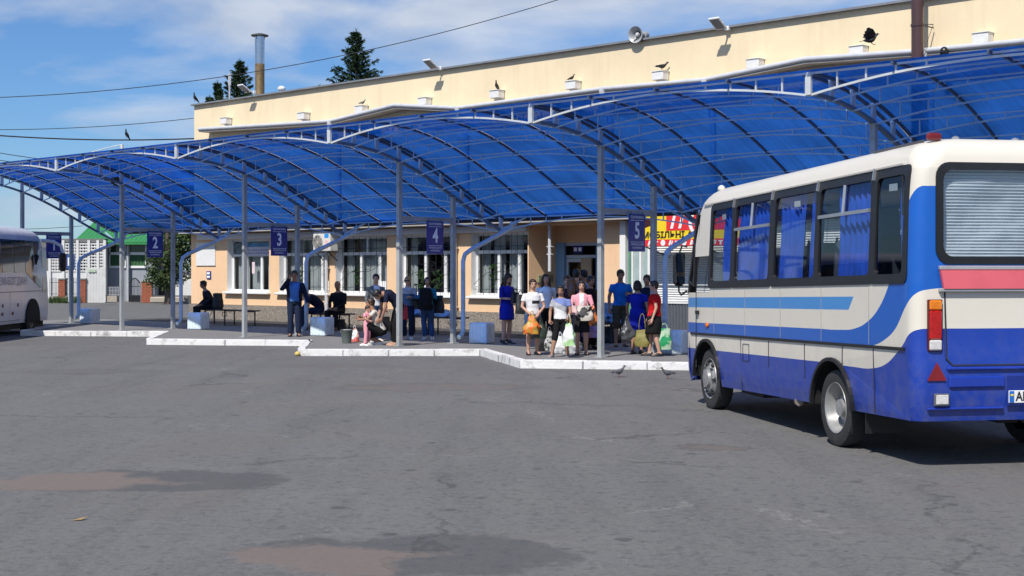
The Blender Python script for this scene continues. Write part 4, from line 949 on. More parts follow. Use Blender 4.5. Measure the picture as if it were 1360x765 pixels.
for sgn in (-1, 1):
    conv = (lambda y, z, d: B(inset(z) - .012 + d, y, z)) if sgn < 0 else (lambda y, z, d: B(BW - inset(z) + .012 - d, y, z))
    for i, (y0, y1) in enumerate(sidew):
        t = MB(); frame_ring(t, rrect(y0 - .055, y1 + .055, WZ0 - .045, WZ1 + .045, .07), rrect(y0 + .035, y1 - .035, WZ0 + .045, WZ1 - .04, .055), conv, .03)
        wo = t.build('side_window', rub, bus)
        t = MB(); nn = 6; t.rings([[conv(y0 - .01, WZ0 + (WZ1 - WZ0) * k / nn, .02), conv(y1 + .01, WZ0 + (WZ1 - WZ0) * k / nn, .02)] for k in range(nn + 1)], closed=False); t.build('pane', bglass, wo, fixn=False)
        if i in (1, 3):                                    # sliding vents
            t = MB(); zt = WZ0 + (WZ1 - WZ0) * .67; ym = y0 + (y1 - y0) * .5
            t.bar(conv(y0 + .03, zt, .0), conv(y1 - .03, zt, .0), .02, .035); t.bar(conv(ym, zt, .0), conv(ym, WZ1 - .04, .0), .03, .02); t.build('vent_bar', chrome, wo)
        if sgn < 0:
            spans = {0: [(.12, .66)], 1: [(.22, 1)], 2: [(0, .30), (.40, 1)], 3: [(0, .74)], 4: [(0, .30)]}[i]
            for a, c in spans:
                t = MB(); ya_, yb_ = y0 + (y1 - y0) * a, y0 + (y1 - y0) * c; n = max(10, int((yb_ - ya_) / .02)); ph = i * 1.7
                t.rings([[conv(ya_ + (yb_ - ya_) * x / n + (.03 * math.sin(k * .7 + i)), WZ0 - .02 + (WZ1 - WZ0 + .02) * k / 6, .09 + .028 * math.sin(x * 1.0 + ph + .5 * math.sin(k * .6))) for k in range(7)] for x in range(n + 1)], closed=False)
                t.build('curtain', curt, bus, smooth=True, fixn=False)
            if i in (0, 2, 4):
                t = MB(); yc = y0 + (y1 - y0) * (.5 if i else .5); t.box(conv(yc, WZ1 - .14, .03), (.004, .16 if i else .13, .065), Rz(BT)); t.build('window_sticker', M('sticker_grey', (.62, .66, .66), .6), wo)
        else:
            t = MB(); n = 50; ya_, yb_ = y0 - .03, y1 + .03
            t.rings([[conv(ya_ + (yb_ - ya_) * x / n, WZ0 - .02 + (WZ1 - WZ0 + .02) * k / 4, .09 + .028 * math.sin(x * 1.0)) for k in range(5)] for x in range(n + 1)], closed=False); t.build('curtain', curt, bus, smooth=True, fixn=False)
        t = MB(); 
    # pillars trims between windows
    for (a0, a1), (c0, c1) in zip(sidew, sidew[1:]):
        lo, hi = (a1, c0) if a1 < c0 else (c1, a0); ym = (lo + hi) / 2
        t = MB(); t.path([conv(ym, z, -.006) for z in np.linspace(WZ1 - .05, WZ1 + .06, 5)], .02, .045, up=tuple(RGT)); t.build('pillar_trim', chrome, bus)
    t = MB(); t.path([conv(y, WZ1 + .055, -.004) for y in np.linspace(.28, 5.9, 24)], .02, .016); t.build('drip_rail', M('bus_cream_trim', (.55, .52, .46), .4), bus)
    # driver's door window
    ya_, yb_ = drv[0] + .04, drv[1]
    t = MB(); pl = [(ya_, WZ0 - .02), (ya_ - .0, WZ1 - .12), (6.12, WZ1 - .12), (6.40, WZ0 + .04)]; pin = [(ya_ + .04, WZ0 + .03), (ya_ + .04, WZ1 - .16), (6.10, WZ1 - .16), (6.34, WZ0 + .06)]
    frame_ring(t, pl, pin, conv, .03); wo = t.build('cab_window', rub, bus)
    t = MB(); t.add([conv(a, c, .02) for a, c in pin], [(0, 1, 2, 3)]); t.build('pane', bglass, wo, fixn=False)
t = MB(); t.rings([[B(inset(z) + .30 + (BW - 2 * inset(z) - .6) * x / 6, yfront(z) + .05 * math.sin(x / 6 * math.pi) - .005, z) for x in range(7)] for z in np.linspace(1.48, 2.5, 5)], closed=False)
for s_ in (-1, 1): 
    t.rings([[B((inset(z) + .32 - .32 * math.cos(a * math.pi / 12)) if s_ < 0 else BW - (inset(z) + .32 - .32 * math.cos(a * math.pi / 12)), yfront(z) - .32 + .31 * math.sin(a * math.pi / 12), z) for a in range(1, 7)] for z in np.linspace(1.48, 2.5, 5)], closed=False)
t.build('windscreen', bglass, bus, smooth=True, fixn=False)
for x in (.10, BW - .10):
    t = MB(); t.path([B(x, yfront(z) - .10, z) for z in np.linspace(1.45, 2.52, 6)], .08, .09, up=tuple(FWD)); t.build('windscreen_pillar', rub, bus)
# left rear-view mirror
t = MB(); mc = B(-.045, 6.70, 1.80); t.bbox(mc, (.17, .10, .46), .05, Rz(BT)); mi_ = t.build('mirror', rub, bus)
t = MB(); t.box(mc - FWD * .052, (.15, .004, .27), Rz(BT)) if False else None
t.box(mc - FWD * .053 + Vector((0, 0, .09)), (.13, .004, .25), Rz(BT)); t.box(mc - FWD * .053 - Vector((0, 0, .15)), (.13, .004, .11), Rz(BT)); t.build('mirror_glass', M('mirror_silver', (.55, .58, .62), .05, metal=1.0, var=.0), mi_)
t = MB(); t.tube([B(.0, 6.5, 2.1), B(.0, 6.70, 2.12), mc + Vector((0, 0, .2))], .014, 6); t.build('mirror_arm', rub, mi_); t = MB(); t.tube([B(.0, 6.5, 1.5), B(-.02, 6.68, 1.45), B(-.045, 6.70, 1.5), mc - Vector((0, 0, .2))], .014, 6); t.build('mirror_arm', rub, mi_)
# rear: window with ribbed sun shade, trim, lamps, plate
convr = lambda x, z, d: B(x, yrear(z) - .014 + d, z)
t = MB(); frame_ring(t, rrect(RX0 - .05, RX1 + .05, RZ0 - .045, RZ1 + .045, .13), rrect(RX0 + .02, RX1 - .02, RZ0 + .02, RZ1 - .02, .10), convr, .035); rw_ = t.build('rear_window', rub, bus)
t = MB(); t.add([convr(RX0 - .01, RZ0, .028), convr(RX1 + .01, RZ0, .028), convr(RX1 + .01, RZ1, .028), convr(RX0 - .01, RZ1, .028)], [(0, 1, 2, 3)]); t.build('pane', glass('rear_glass', (.80, .84, .86)), rw_, fixn=False)
t = MB(); nr = 132; mb_r = []
for k in range(nr + 1):
    z = RZ0 - .02 + (RZ1 - RZ0 + .04) * k / nr
    mb_r.append([convr(RX0 - .02 + (RX1 - RX0 + .04) * x / 24, z, .11 + .007 * math.sin(k * math.pi / 2.2) + .075 * mnoise.noise(Vector((x * .13, z * 2.6, .3))) + .012 * mnoise.noise(Vector((x * .6, z * 9, 2.3)))) for x in range(25)])
t.rings(mb_r, closed=False); t.build('sun_shade', M('silver_shade_foil', (.74, .78, .82), .38, metal=.35, var=.06), rw_, smooth=True, fixn=False)
pinkm = M('faded_red_trim', (.72, .13, .16), .5, var=.1, scale=3); 
def rbox(mb, x0, x1, z0, z1, th, b=.006, off=0.0): 
    zz = (z0 + z1) / 2; mb.bbox(B((x0 + x1) / 2, yrear(zz) - th / 2 - off, zz), (x1 - x0, th, z1 - z0), b, Rz(BT))
t = MB(); t.prism([B(.235, -.02, 1.645), B(BW - .235, -.02, 1.645), B(BW - .27, -.02, 1.48), B(.27, -.02, 1.48)], FWD * -.035); t.build('rear_trim_strip', pinkm, bus)
for z0, z1 in ((1.648, 1.685), (1.452, 1.482)): t = MB(); rbox(t, .235, BW - .235, z0, z1, .045); t.build('trim_moulding', M('grey_moulding', (.42, .43, .44), .4, metal=.3), bus)
# boot lid joints
for pts in ([(.30, 1.45), (.30, .86)], [(BW - .30, 1.45), (BW - .30, .86)], [(.30, .86), (.36, .80)], [(BW - .30, .86), (BW - .36, .80)], [(.36, .80), (BW - .36, .80)]):
    t = MB(); t.bar(B(pts[0][0], yrear(pts[0][1]) - .001, pts[0][1]), B(pts[1][0], yrear(pts[1][1]) - .001, pts[1][1]), .010, .012); t.build('boot_joint', gapm, bus)
lens_r = M('red_lens', (.42, .008, .008), .18, var=.3, scale=30, coat=.5); lens_a = M('orange_lens', (.75, .20, .01), .18, var=.25, scale=30, coat=.5); lens_w = M('clear_lens', (.62, .60, .58), .18, var=.25, scale=40, coat=.5)
for sgn in (-1, 1):
    X = (lambda x: x) if sgn < 0 else (lambda x: BW - x)
    x0, x1 = sorted((X(.135), X(.255)))
    t = MB(); rbox(t, x0 - .008, x1 + .008, .925, 1.385, .035); lm_ = t.build('tail_lamp', M('lamp_housing', (.10, .01, .01), .4), bus)
    for z0, z1, m_ in ((1.29, 1.378, lens_a), (1.03, 1.286, lens_r), (.932, 1.026, lens_w)):
        t = MB(); rbox(t, x0, x1, z0, z1, .05, .012); t.build('lens', m_, lm_)
    xc = X(.205); t = MB(); t.prism([B(xc - .09, -.032, .665), B(xc + .09, -.032, .665), B(xc, -.032, .825)], FWD * -.014); t.build('reflector', M('reflector_red', (.22, .015, .018), .35, var=.2), bus)
    x0, x1 = sorted((X(.175), X(.32))); t = MB(); rbox(t, x0, x1, .44, .55, .03, .008, .0); t.build('reversing_lamp', M('lamp_frame', (.12, .12, .13), .4), bus)
    t = MB(); rbox(t, x0 + .012, x1 - .012, .452, .54, .036, .008, .0); t.build('reversing_lens', lens_w, bus)
# bumper relief: ledge and recess lines
bumper_m = M('royal_blue_paint', (.012, .040, .33), .28, coat=.3, var=.12, scale=3, dirt=.15)
t = MB(); rbox(t, .30, BW - .30, .755, .785, .03, .01); rbox(t, .12, .86, .40, .425, .03, .01); rbox(t, BW - .86, BW - .12, .40, .425, .03, .01); rbox(t, .32, .86, .60, .70, .025, .015); rbox(t, BW - .86, BW - .32, .60, .70, .025, .015); t.build('bumper_ledge', bumper_m, bus)
t = MB(); rbox(t, .885, BW - .885, .43, .70, .012, .004); t.build('plate_recess', M('recess_blue', (.008, .025, .2), .5), bus)
t = MB(); rbox(t, .895, 1.415, .455, .567, .024, .004); plt = t.build('number_plate', M('plate_white', (.80, .80, .79), .4, var=.03), bus)
t = MB(); rbox(t, .898, .945, .458, .564, .027, .003); t.build('plate_band', M('plate_blue', (.02, .14, .50), .4), plt)
t = MB(); rbox(t, .908, .936, .518, .536, .030, .002); t.build('plate_flag', M('plate_flag_yellow', (.80, .62, .04), .4), plt)
t = MB(); put_text(t, 'AM', .115, B(1.03, yrear(.51) - .0265, .511), RGT, UZ, bold=.003, fit=.14); put_text(t, 'UA', .03, B(.922, yrear(.48) - .0295, .476), RGT, UZ, fit=.03); t.build('plate_lettering', blk, plt, fixn=False)
t = MB(); t.ball(B(1.1, -.05, .63), .03, 10, 6); t.build('plate_lamp', rub, bus, smooth=True)
# roof details
t = MB(); t.bbox(B(.30, .20, 2.855), (.14, .07, .07), .02, Rz(BT)); t.build('marker_lamp', M('dark_red_lamp', (.16, .01, .015), .3), bus)
for x, y in ((.62, .4), (1.25, .45), (1.7, .4)): t = MB(); t.lathe(B(x, y, 2.86), [(.035, 0), (.035, .02), (.012, .03), (.0, .035)], n=10); t.build('roof_bolt', chrome, bus)
t = MB(); t.path([B(.25, y, 2.825) for y in np.linspace(.3, 1.3, 6)], .02, .03); t.build('roof_rail', M('rail_dark', (.08, .08, .09), .5), bus)
t = MB(); t.bbox(B(1.1, 3.2, 2.89), (.6, .6, .06), .02, Rz(BT)); t.build('roof_hatch', M('bus_cream', (.72, .66, .56), .35), bus)
t = MB(); t.ball(B(.30, 5.95, 2.835), (.05, .07, .05)); t.build('front_marker_lamp', M('bus_cream', (.72, .66, .56), .35), bus, smooth=True)
t = MB(); t.bbox(B(.045, .29, 2.35), (.02, .03, .40), .008, Rz(BT)); t.build('corner_slot', rub, bus)
# cabin: floor, lining, seats
lin = M('cabin_grey', (.16, .16, .17), .8)
t = MB(); t.box(B(BW / 2, 3.3, .80), (BW - .1, 6.2, .04), Rz(BT)); t.box(B(BW / 2, 3.3, 2.74), (BW - .5, 5.4, .02), Rz(BT)); t.build('cabin_floor', lin, bus)
seat_m = M('seat_blue_grey', (.05, .06, .09), .8, var=.2, scale=8); yh = M('yellow_plastic', (.70, .45, .02), .5)
for r_ in range(7):
    for x in (.38, .84, BW - .38):
        y = .55 + r_ * .78
        if y > 5.0: continue
        t = MB(); t.bbox(B(x, y + .24, 1.22), (.42, .42, .14), .05, Rz(BT)); t.bbox(B(x, y, 1.62), (.41, .12, .78), .05, Rz(BT) @ Matrix.Rotation(.14, 3, 'X')); st_ = t.build('seat', seat_m, bus, smooth=40)
        if x < .5: t = MB(); t.tube([B(x + .15, y - .03, 1.98), B(x + .16, y - .05, 2.06), B(x + .21, y - .05, 2.05), B(x + .23, y - .04, 1.92)], .016, 6); t.build('grab_handle', yh, st_)
t = MB(); t.tube([B(.95, 5.9, 1.55) + (RGT * math.cos(a * .3142) + UZ * math.sin(a * .3142) * .8) * .2 for a in range(21)], .014, 6) if False else t.tube([B(.6, 5.95, 1.55) + (RGT * math.cos(a * .3142) + (UZ * .8 + FWD * .3) * math.sin(a * .3142)) * .21 for a in range(21)], .014, 6); t.build('steering_wheel', rub, bus)
# ------------------------------------------------------------------ coach at the left edge
CX, CY = -13.62, 41.2                                  # right side plane, nose
co = thing('coach', 'white coach with dark glazing cut off by the left edge of the picture', 'coach', (CX - 1.25, CY - 4.5, 0), 0)
cw = M('coach_white', (.70, .71, .73), .35, var=.07, scale=1.5, coat=.3, dirt=.25); cgl = M('coach_tinted_glass', (.012, .014, .016), .06, var=.0, spec=.8)
CWid, CLen = 2.5, 9.0
def cin(z): return float(np.interp(z, [.32, .5, 1.7, 2.6, 2.8, 2.95, 3.02], [.03, 0, 0, .06, .12, .3, .6]))
def cyf(z): return float(np.interp(z, [.32, .6, 1.4, 2.0, 2.7, 2.9, 3.02], [0, .0, -.05, -.2, -.5, -.7, -1.0]))
def C(x, y, z): return Vector((CX - x, CY - y, z))     # x inwards from the right side, y back from the nose
t = MB(); rings = []
for z in (.32, .45, .9, 1.4, 1.7, 2.1, 2.5, 2.7, 2.8, 2.88, 2.95, 2.99, 3.02):
    i = cin(z); f0 = -cyf(z); x0, x1 = i, CWid - i; r = .35; ring = []
    for k in range(7): a = k * math.pi / 12; ring.append(C(x0 + r - r * math.cos(a), f0 + r - r * math.sin(a), z))
    for k in range(7): a = k * math.pi / 12; ring.append(C(x1 - r + r * math.sin(a), f0 + r - r * math.cos(a), z))
    for k in range(5): a = k * math.pi / 8; ring.append(C(x1 - .2 + .2 * math.cos(a), CLen - .2 + .2 * math.sin(a), z))
    for k in range(5): a = k * math.pi / 8; ring.append(C(x0 + .2 - .2 * math.sin(a), CLen - .2 + .2 * math.cos(a), z))
    rings.append(ring)
t.rings(rings); t.build('body', cw, co, smooth=45)
def cpanel(name, pl, m, off=.012, parent=co):
    t = MB(); t.prism([C(cin(z) - off, y, z) for y, z in pl], (-.02, 0, 0)); return t.build(name, m, parent)
bands = [1.72, 2.62]; ys_ = [.95, 1.45, 2.2, 3.1, 4.0, 4.9, 5.8, 6.7, 7.6]
for a, c in zip(ys_, ys_[1:]):
    cpanel('side_window', [(a + .02, bands[0] - (.0 if a > 2 else .28 if a > 1.2 else .45)), (a + .02, bands[1]), (c - .02, bands[1]), (c - .02, bands[0] - (.0 if a > 1.2 else .28))], cgl)
    if a > 1.9: cpanel('window_divider', [(a + .05, 2.2), (a + .05, 2.225), (c - .05, 2.225), (c - .05, 2.2)], rub, .016)
cpanel('door', [(.36, .42), (.36, 2.45), (.88, 2.45), (.88, .42)], cw, .008)
cpanel('door_pane', [(.42, 1.15), (.42, 2.40), (.82, 2.40), (.82, 1.15)], M('door_glass_pale', (.25, .30, .33), .08, spec=.8), .016)
t = MB(); t.rings([[C(cin(z) + .35 - .352 * math.cos(a * math.pi / 24), -cyf(z) + .35 - .362 * math.sin(a * math.pi / 24), z) for a in range(6, 13)] + [C(x, -cyf(z) - .012, z) for x in np.linspace(.4, 2.1, 5)] for z in np.linspace(1.1, 2.6, 8)], closed=False); t.build('windscreen', cgl, co, smooth=True, fixn=False)
cpanel('side_groove', [(.9, 1.18), (.9, 1.20), (8.8, 1.20), (8.8, 1.18)], M('groove_grey', (.2, .2, .21), .6), .006)
cpanel('side_groove', [(2.6, .40), (2.6, .415), (8.8, .415), (8.8, .40)], M('groove_grey'), .006)
for y in (3.4, 4.4, 5.4): cpanel('locker_joint', [(y, .42), (y, 1.16), (y + .012, 1.16), (y + .012, .42)], M('groove_grey'), .005)
for y, z in ((2.75, .78), (3.15, .56), (3.9, .78), (3.92, .56)): cpanel('side_lamp', [(y, z), (y, z + .09), (y + .1, z + .09), (y + .1, z)], M('lamp_dark_red', (.12, .02, .02), .4), .012)
t = MB(); put_text(t, 'ЕМ-БОГДАН', .30, C(-.016, 3.2, 1.47), (0, 1, 0), UZ, fit=2.1); t.build('side_lettering', M('lettering_grey_violet', (.36, .36, .42), .6), co, fixn=False)
t = MB(); t.prism([C(-.014, 1.62, 1.62), C(-.014, 1.48, 1.40), C(-.014, 1.40, 1.58)], (-.004, 0, 0)); t.build('side_emblem', M('emblem_dark_red', (.25, .05, .06), .5), co)
for y in (1.65, 6.6):
    for sg, x in ((1, .02), (-1, CWid - .02)):
        c = C(x, y, .44); A3 = Matrix((Vector((sg, 0, 0)), Vector((0, 1, 0)), UZ)).transposed()
        t = MB(); t.lathe(c, [(.28, -.24), (.42, -.24), (.44, -.2), (.44, -.05), (.42, -.01), (.29, .0), (.28, -.04)], 'X', 28, M3=A3, cap=False); ty = t.build('tyre', tyre_m, co, smooth=35)
        t = MB(); t.lathe(c, [(.29, -.02), (.27, -.03), (.25, -.1), (.16, -.05), (.1, -.02), (.0, -.01)], 'X', 28, M3=A3, cap=False); t.build('rim', rim_m, ty, smooth=35)
    t = MB(); t.prism([C(-.006, y + .56 * math.cos(a * math.pi / 14), .42 + .56 * math.sin(a * math.pi / 14)) for a in range(15)] + [C(-.006, y - .56, .315), C(-.006, y + .56, .315)], (.03, 0, 0)); t.build('wheel_arch', M('well_black'), co)
t = MB(); t.tube([C(.15, .45, 2.66), C(-.12, .2, 2.62), C(-.30, .05, 2.50), C(-.34, .02, 2.30)], .05, 8); mo = t.build('mirror_arm', cw, co, smooth=40)
t = MB(); t.bbox(C(-.35, .05, 2.02), (.2, .22, .55), .06); t.build('mirror_head', rub, co)
t = MB(); t.box(C(CWid / 2, CLen / 2, .3), (CWid - .3, CLen - .6, .3)); t.build('chassis', M('chassis_black'), co)

# ------------------------------------------------------------------ street furniture on the platform
bol_m = M('light_blue_concrete', (.70, .81, .89), .75, var=.10, scale=5, bump=.3, bscale=25, dirt=.35)
blocks = [(119.5, 430, 'first'), (263.5, 437.5, ''), (428, 446, ''), (640, 456, ''), (895, 470, '')]
blab = ['light blue concrete block on the platform near the white coach', 'light blue concrete block beside the seated man with a backpack', 'light blue concrete block beside the post under the number three sign', 'light blue concrete block left of the woman in the blue dress', 'light blue concrete block behind the front corner of the city bus']
blk_mesh = None
for (px, py, _), lab in zip(blocks, blab):
    c = GP(px, py, PZ); rz = THETA + R(random.uniform(-4, 4)) + R(18)
    if blk_mesh is None:
        t = MB(); t.bbox((0, 0, .235), (.44, .44, .46), .02)
        for sx_, sy_ in ((1, 0), (-1, 0), (0, 1), (0, -1)):
            for k in (-.14, -.05, .05, .14): t.bbox((sx_ * .213 + (k if sy_ else 0), sy_ * .213 + (k if sx_ else 0), .235), (.045 if sy_ else .03, .045 if sx_ else .03, .40), .008)
        blk_mesh = t.mesh('concrete_block', bol_m)
    o = bpy.data.objects.new('concrete_block', blk_mesh); COL.objects.link(o); o.location = c; o.rotation_euler = (0, 0, rz); tag(o, lab, 'concrete block', 'light blue concrete blocks')
bench_top = M('dark_bench_wood', (.045, .035, .03), .6, var=.3, scale=4); BD = 24.15
def bench(px0, px1, lab):
    a, c = S(px0, BD), S(px1, BD); r = thing('bench', lab, 'bench', P((a + c) / 2, BD, PZ), THETA, 'benches along the station wall'); L_ = abs(a - c); zt = PZ + .45
    for k in range(4): t = MB(); t.bbox(P((a + c) / 2, BD - .18 + .12 * k, zt), (L_, .105, .035), .006, Rz(THETA)); t.build('seat_slat', bench_top, r)
    for x in (a - .18, (a + c) / 2, c + .18):
        for d in (-.17, .17): t = MB(); t.bar(P(x, BD + d, PZ), P(x, BD + d, zt - .02), .03); t.build('leg', grille_m, r)
        t = MB(); t.bar(P(x, BD - .17, zt - .03), P(x, BD + .17, zt - .03), .03, .02); t.tube([P(x + .06 + .06 * math.cos(q * .5), BD - .18, zt - .12 + .06 * math.sin(q * .5)) for q in range(14)], .008, 5); t.tube([P(x - .06 - .06 * math.cos(q * .5), BD - .18, zt - .12 + .06 * math.sin(q * .5)) for q in range(14)], .008, 5); t.build('leg_scroll', grille_m, r)
    return r
bench(274, 337, 'dark bench with the seated backpack man near the building corner')
bench(402, 463, 'dark bench behind the man standing at the number three post')
bench(538, 614, 'dark bench with carrier bags behind the two women at post four')
bench(786, 826, 'dark bench piled with bundles behind the man in the blue T-shirt')

# ------------------------------------------------------------------ roof things
horn_m = M('horn_grey', (.42, .43, .44), .45, metal=.3, var=.1)
def wallpt(px, py, D): return P(S(px, D), D, Zd(px, py, D))
hp = wallpt(846, 46, WD - .1); hr = thing('horn_loudspeaker', 'grey horn loudspeaker on the roof edge', 'loudspeaker', wallpt(850, 54, WD - .05), 0)
ha = Vector((-.55, -.75, -.1)).normalized(); q3 = ha.to_track_quat('Z', 'Y').to_matrix()
t = MB(); t.lathe(hp, [(.03, -.32), (.05, -.30), (.07, -.12), (.12, 0), (.19, .08), (.205, .085), (.19, .07), (.11, -.02), (.05, -.1)], n=24, M3=q3, cap=False); t.build('horn', horn_m, hr, smooth=40)
t = MB(); t.lathe(hp, [(.0, -.12), (.05, -.12), (.06, -.02), (.04, .02), (.0, .03)], n=14, M3=q3); t.build('horn_core', M('core_pale', (.55, .55, .55), .4), hr, smooth=40)
t = MB(); t.lathe(hp, [(.0, -.46), (.09, -.45), (.09, -.31), (.0, -.30)], n=14, M3=q3); t.build('driver_unit', horn_m, hr, smooth=40)
t = MB(); base = wallpt(852, 55, WD - .03); t.tube([hp - ha * .3, hp - ha * .25 + Vector((.1, 0, -.15)), base], .014, 6); t.tube([hp - Vector((0, 0, .1)), base - Vector((.2, 0, .0))], .012, 6); t.build('bracket', grille_m, hr)
fl_w = M('lamp_white', (.72, .73, .75), .35, var=.05)
def flood(px, py, lab):
    m_ = wallpt(px + 8, py + 5, WD - .02); h_ = wallpt(px + 8, py + 1, WD - .02) - NB_ * .42 + UXf * -.02
    r = thing('floodlight', lab, 'floodlight', m_, THETA, 'floodlights on the roof edge')
    tilt = Rz(THETA) @ Matrix.Rotation(R(-32), 3, 'X')
    t = MB(); t.bbox(h_, (.30, .40, .05), .012, tilt); t.build('housing', fl_w, r)
    t = MB(); t.box(h_ - tilt @ Vector((0, 0, .028)), (.23, .32, .006), tilt); t.build('lamp_glass', M('flood_glass', (.08, .10, .13), .1), r)
    t = MB(); t.bar(m_, h_, .04, .03); t.bar(h_ - UXf * .17, h_ + UXf * .17, .02); t.bbox(m_ - NB_ * .05, (.12, .1, .1), .01, Rz(THETA)); t.build('arm', fl_w, r)
flood(579, 86, 'white floodlight on the roof edge near the middle of the building')
flood(960, 33, 'white floodlight on the roof edge right of the horn loudspeaker')
flood(331, 118, 'white floodlight on the roof edge in front of the steel chimney')
t = MB(); dm = wallpt(374, 119, WD); t.ball(dm + Vector((0, 0, .03)), (.13, .1, .09)); t.box(dm - Vector((0, 0, .05)), (.1, .1, .08)); solo(t, 'dome_camera', fl_w, 'small white dome on the roof edge right of the steel chimney', 'camera', dm - Vector((0, 0, .08)), smooth=40)
# steel chimney
chY = 56.0; cb, ct = AT(345, 125, chY), AT(347, 46, chY); ch = thing('steel_chimney', 'shiny steel chimney pipe with flat cap and rust-stained lower half', 'chimney', (cb.x, chY, 7.2), 0)
cr_ = .19; zm = AT(345, 85, chY).z
t = MB(); t.lathe((cb.x, chY, 0), [(cr_, zm), (cr_, zm + .6), (cr_ + .006, zm + .6), (cr_ + .006, ct.z - .18), (cr_, ct.z - .18), (cr_, ct.z - .08)], n=24); t.build('flue', M('stainless', (.55, .57, .60), .22, metal=1.0, var=.12, scale=3), ch, smooth=40)
t = MB(); t.lathe((cb.x, chY, 0), [(cr_, 7.2), (cr_, zm)], n=24); t.build('flue_base', M('rusty_steel', (.30, .20, .10), .45, metal=.6, var=.5, scale=3), ch, smooth=40)
t = MB(); t.lathe((cb.x, chY, 0), [(cr_ + .015, 7.2), (cr_ + .015, 7.9)], n=24); t.build('flue_collar', M('flue_black', (.03, .03, .03), .7), ch, smooth=40)
t = MB(); t.lathe((cb.x, chY, ct.z), [(.0, -.10), (.35, -.06), (.35, -.02), (.1, .05), (.0, .06)], n=24); t.build('cap', M('cap_brown_steel', (.16, .15, .13), .4, metal=.7), ch, smooth=40)
t = MB()
for a in (0, 2.1, 4.2): t.bar((cb.x + cr_ * math.cos(a), chY + cr_ * math.sin(a), ct.z - .2), (cb.x + cr_ * math.cos(a), chY + cr_ * math.sin(a), ct.z - .05), .02)
t.build('cap_stay', M('cap_brown_steel'), ch)
# brown chimney on the facade
bD = WD - .55; bp_ = P(S(1218.5, bD), bD, 0); bt = MB(); zb_ = Zd(1218, 78, bD)
bt.tube([Vector((bp_.x, bp_.y, 4.2)), Vector((bp_.x, bp_.y, 9.6))], .125, 18); bc = solo(bt, 'brown_flue', M('brown_enamel', (.075, .035, .03), .3, var=.1, coat=.3), 'dark brown enamelled flue pipe standing against the cream upper wall', 'flue pipe', (bp_.x, bp_.y, 4.2), smooth=40)
t = MB(); q = Vector((bp_.x, bp_.y, Zd(1218, 34, bD))); t.bar(q + UXf * .1, q + NB_ * .5 + UXf * .1, .02); t.bar(q + UXf * .12, q + UXf * .3 + NB_ * .1, .015); t.bar(q + UXf * .3 + NB_ * .1, q + UXf * .12 - UZ * .6, .01); t.build('stay', grille_m, bc)
t = MB(); t.lathe((bp_.x, bp_.y, q.z - .02), [(.128, 0), (.14, 0), (.14, .05), (.128, .05)], n=18); t.build('clamp', M('brown_enamel'), bc)
t = MB(); cp = wallpt(1254, 69, GD - .1); t.ball(cp, (.09, .09, .11)); t.bar(cp, cp + NB_ * .2, .05); solo(t, 'black_lamp', M('black_plastic', (.015, .015, .016), .3), 'round black lamp hanging on the upper gutter right of the brown flue', 'lamp', cp - Vector((0, 0, .1)), smooth=40)
# white nest boxes along the upper wall
boxm = M('box_white', (.72, .72, .70), .6, var=.08, dirt=.25)
bx_ = [(300, 161, 'a plain top, first from the left end'), (403, 154.5, ''), (480, 145.5, ''), (564, 135, ''), (660, 125.5, ''), (761, 113.5, ''), (877, 101, ''), (1003, 85, ''), (1140, 68, ''), (1305, 51, '')]
ordn = ['first', 'second', 'third', 'fourth', 'fifth', 'sixth', 'seventh', 'eighth', 'ninth', 'tenth']
BOXP = []
for (px, py, _), od in zip(bx_, ordn):
    t = MB(); q = wallpt(px, py, WD - .12); t.bbox(q, (.34, .24, .20), .008, Rz(THETA)); t.box(q + UZ * .108, (.37, .28, .014), Rz(THETA)); t.box(q - UZ * .11 + NB_ * .08, (.3, .05, .05), Rz(THETA), 0)
    solo(t, 'wall_box', boxm, '%s small white box from the left along the upper wall' % od, 'wall box', q - UZ * .12, 'white boxes along the upper wall'); BOXP.append(q + UZ * .115)

# ------------------------------------------------------------------ far side of the yard, left
BY = 76.0
def bx2(mb, px0, px1, py0, py1, Y, d, mi=0):
    a, c = AT(px0, py1, Y), AT(px1, py0, Y); mb.box(((a.x + c.x) / 2, Y + d / 2, (a.z + c.z) / 2), (c.x - a.x, d, c.z - a.z), None, mi); return mb
grey_w = M('grey_render', (.30, .32, .36), .85, var=.08, scale=1, dirt=.1); green_r = M('green_roof_sheet', (.03, .22, .06), .5, var=.1, scale=2)
hs = thing('house', 'grey house with green sheet roof and green curtains behind the number two sign', 'house', AT(165, 402, BY + 4), 0)
t = MB(); bx2(t, 138, 205, 320, 403, BY + 4, 7); t.build('wall', grey_w, hs)
t = MB(); a, c = AT(96, 322, BY + 3.2), AT(214, 322, BY + 3.2); rz_ = AT(120, 308, BY + 7).z + .9
nst = 40; xs = [a.x + (c.x - a.x) * k / nst for k in range(nst + 1)]
t.rings([[Vector((x, BY + 3.2, a.z + .03 * (k % 2))), Vector((x, BY + 8.2, rz_ + .03 * (k % 2)))] for k, x in enumerate(xs)], closed=False); t.add([(a.x, BY + 3.2, a.z - .12), (c.x, BY + 3.2, a.z - .12), (c.x, BY + 3.2, a.z), (a.x, BY + 3.2, a.z)], [(0, 1, 2, 3)]); t.add([(a.x, BY + 3.2, a.z - .12), (c.x, BY + 3.2, a.z - .12), (c.x, BY + 4.2, a.z - .12), (a.x, BY + 4.2, a.z - .12)], [(0, 1, 2, 3)])
t.build('roof', green_r, hs, fixn=False)
gcur = M('green_curtain', (.04, .12, .05), .8, var=.3, scale=6); dkg = M('dark_glass', (.015, .02, .018), .08)
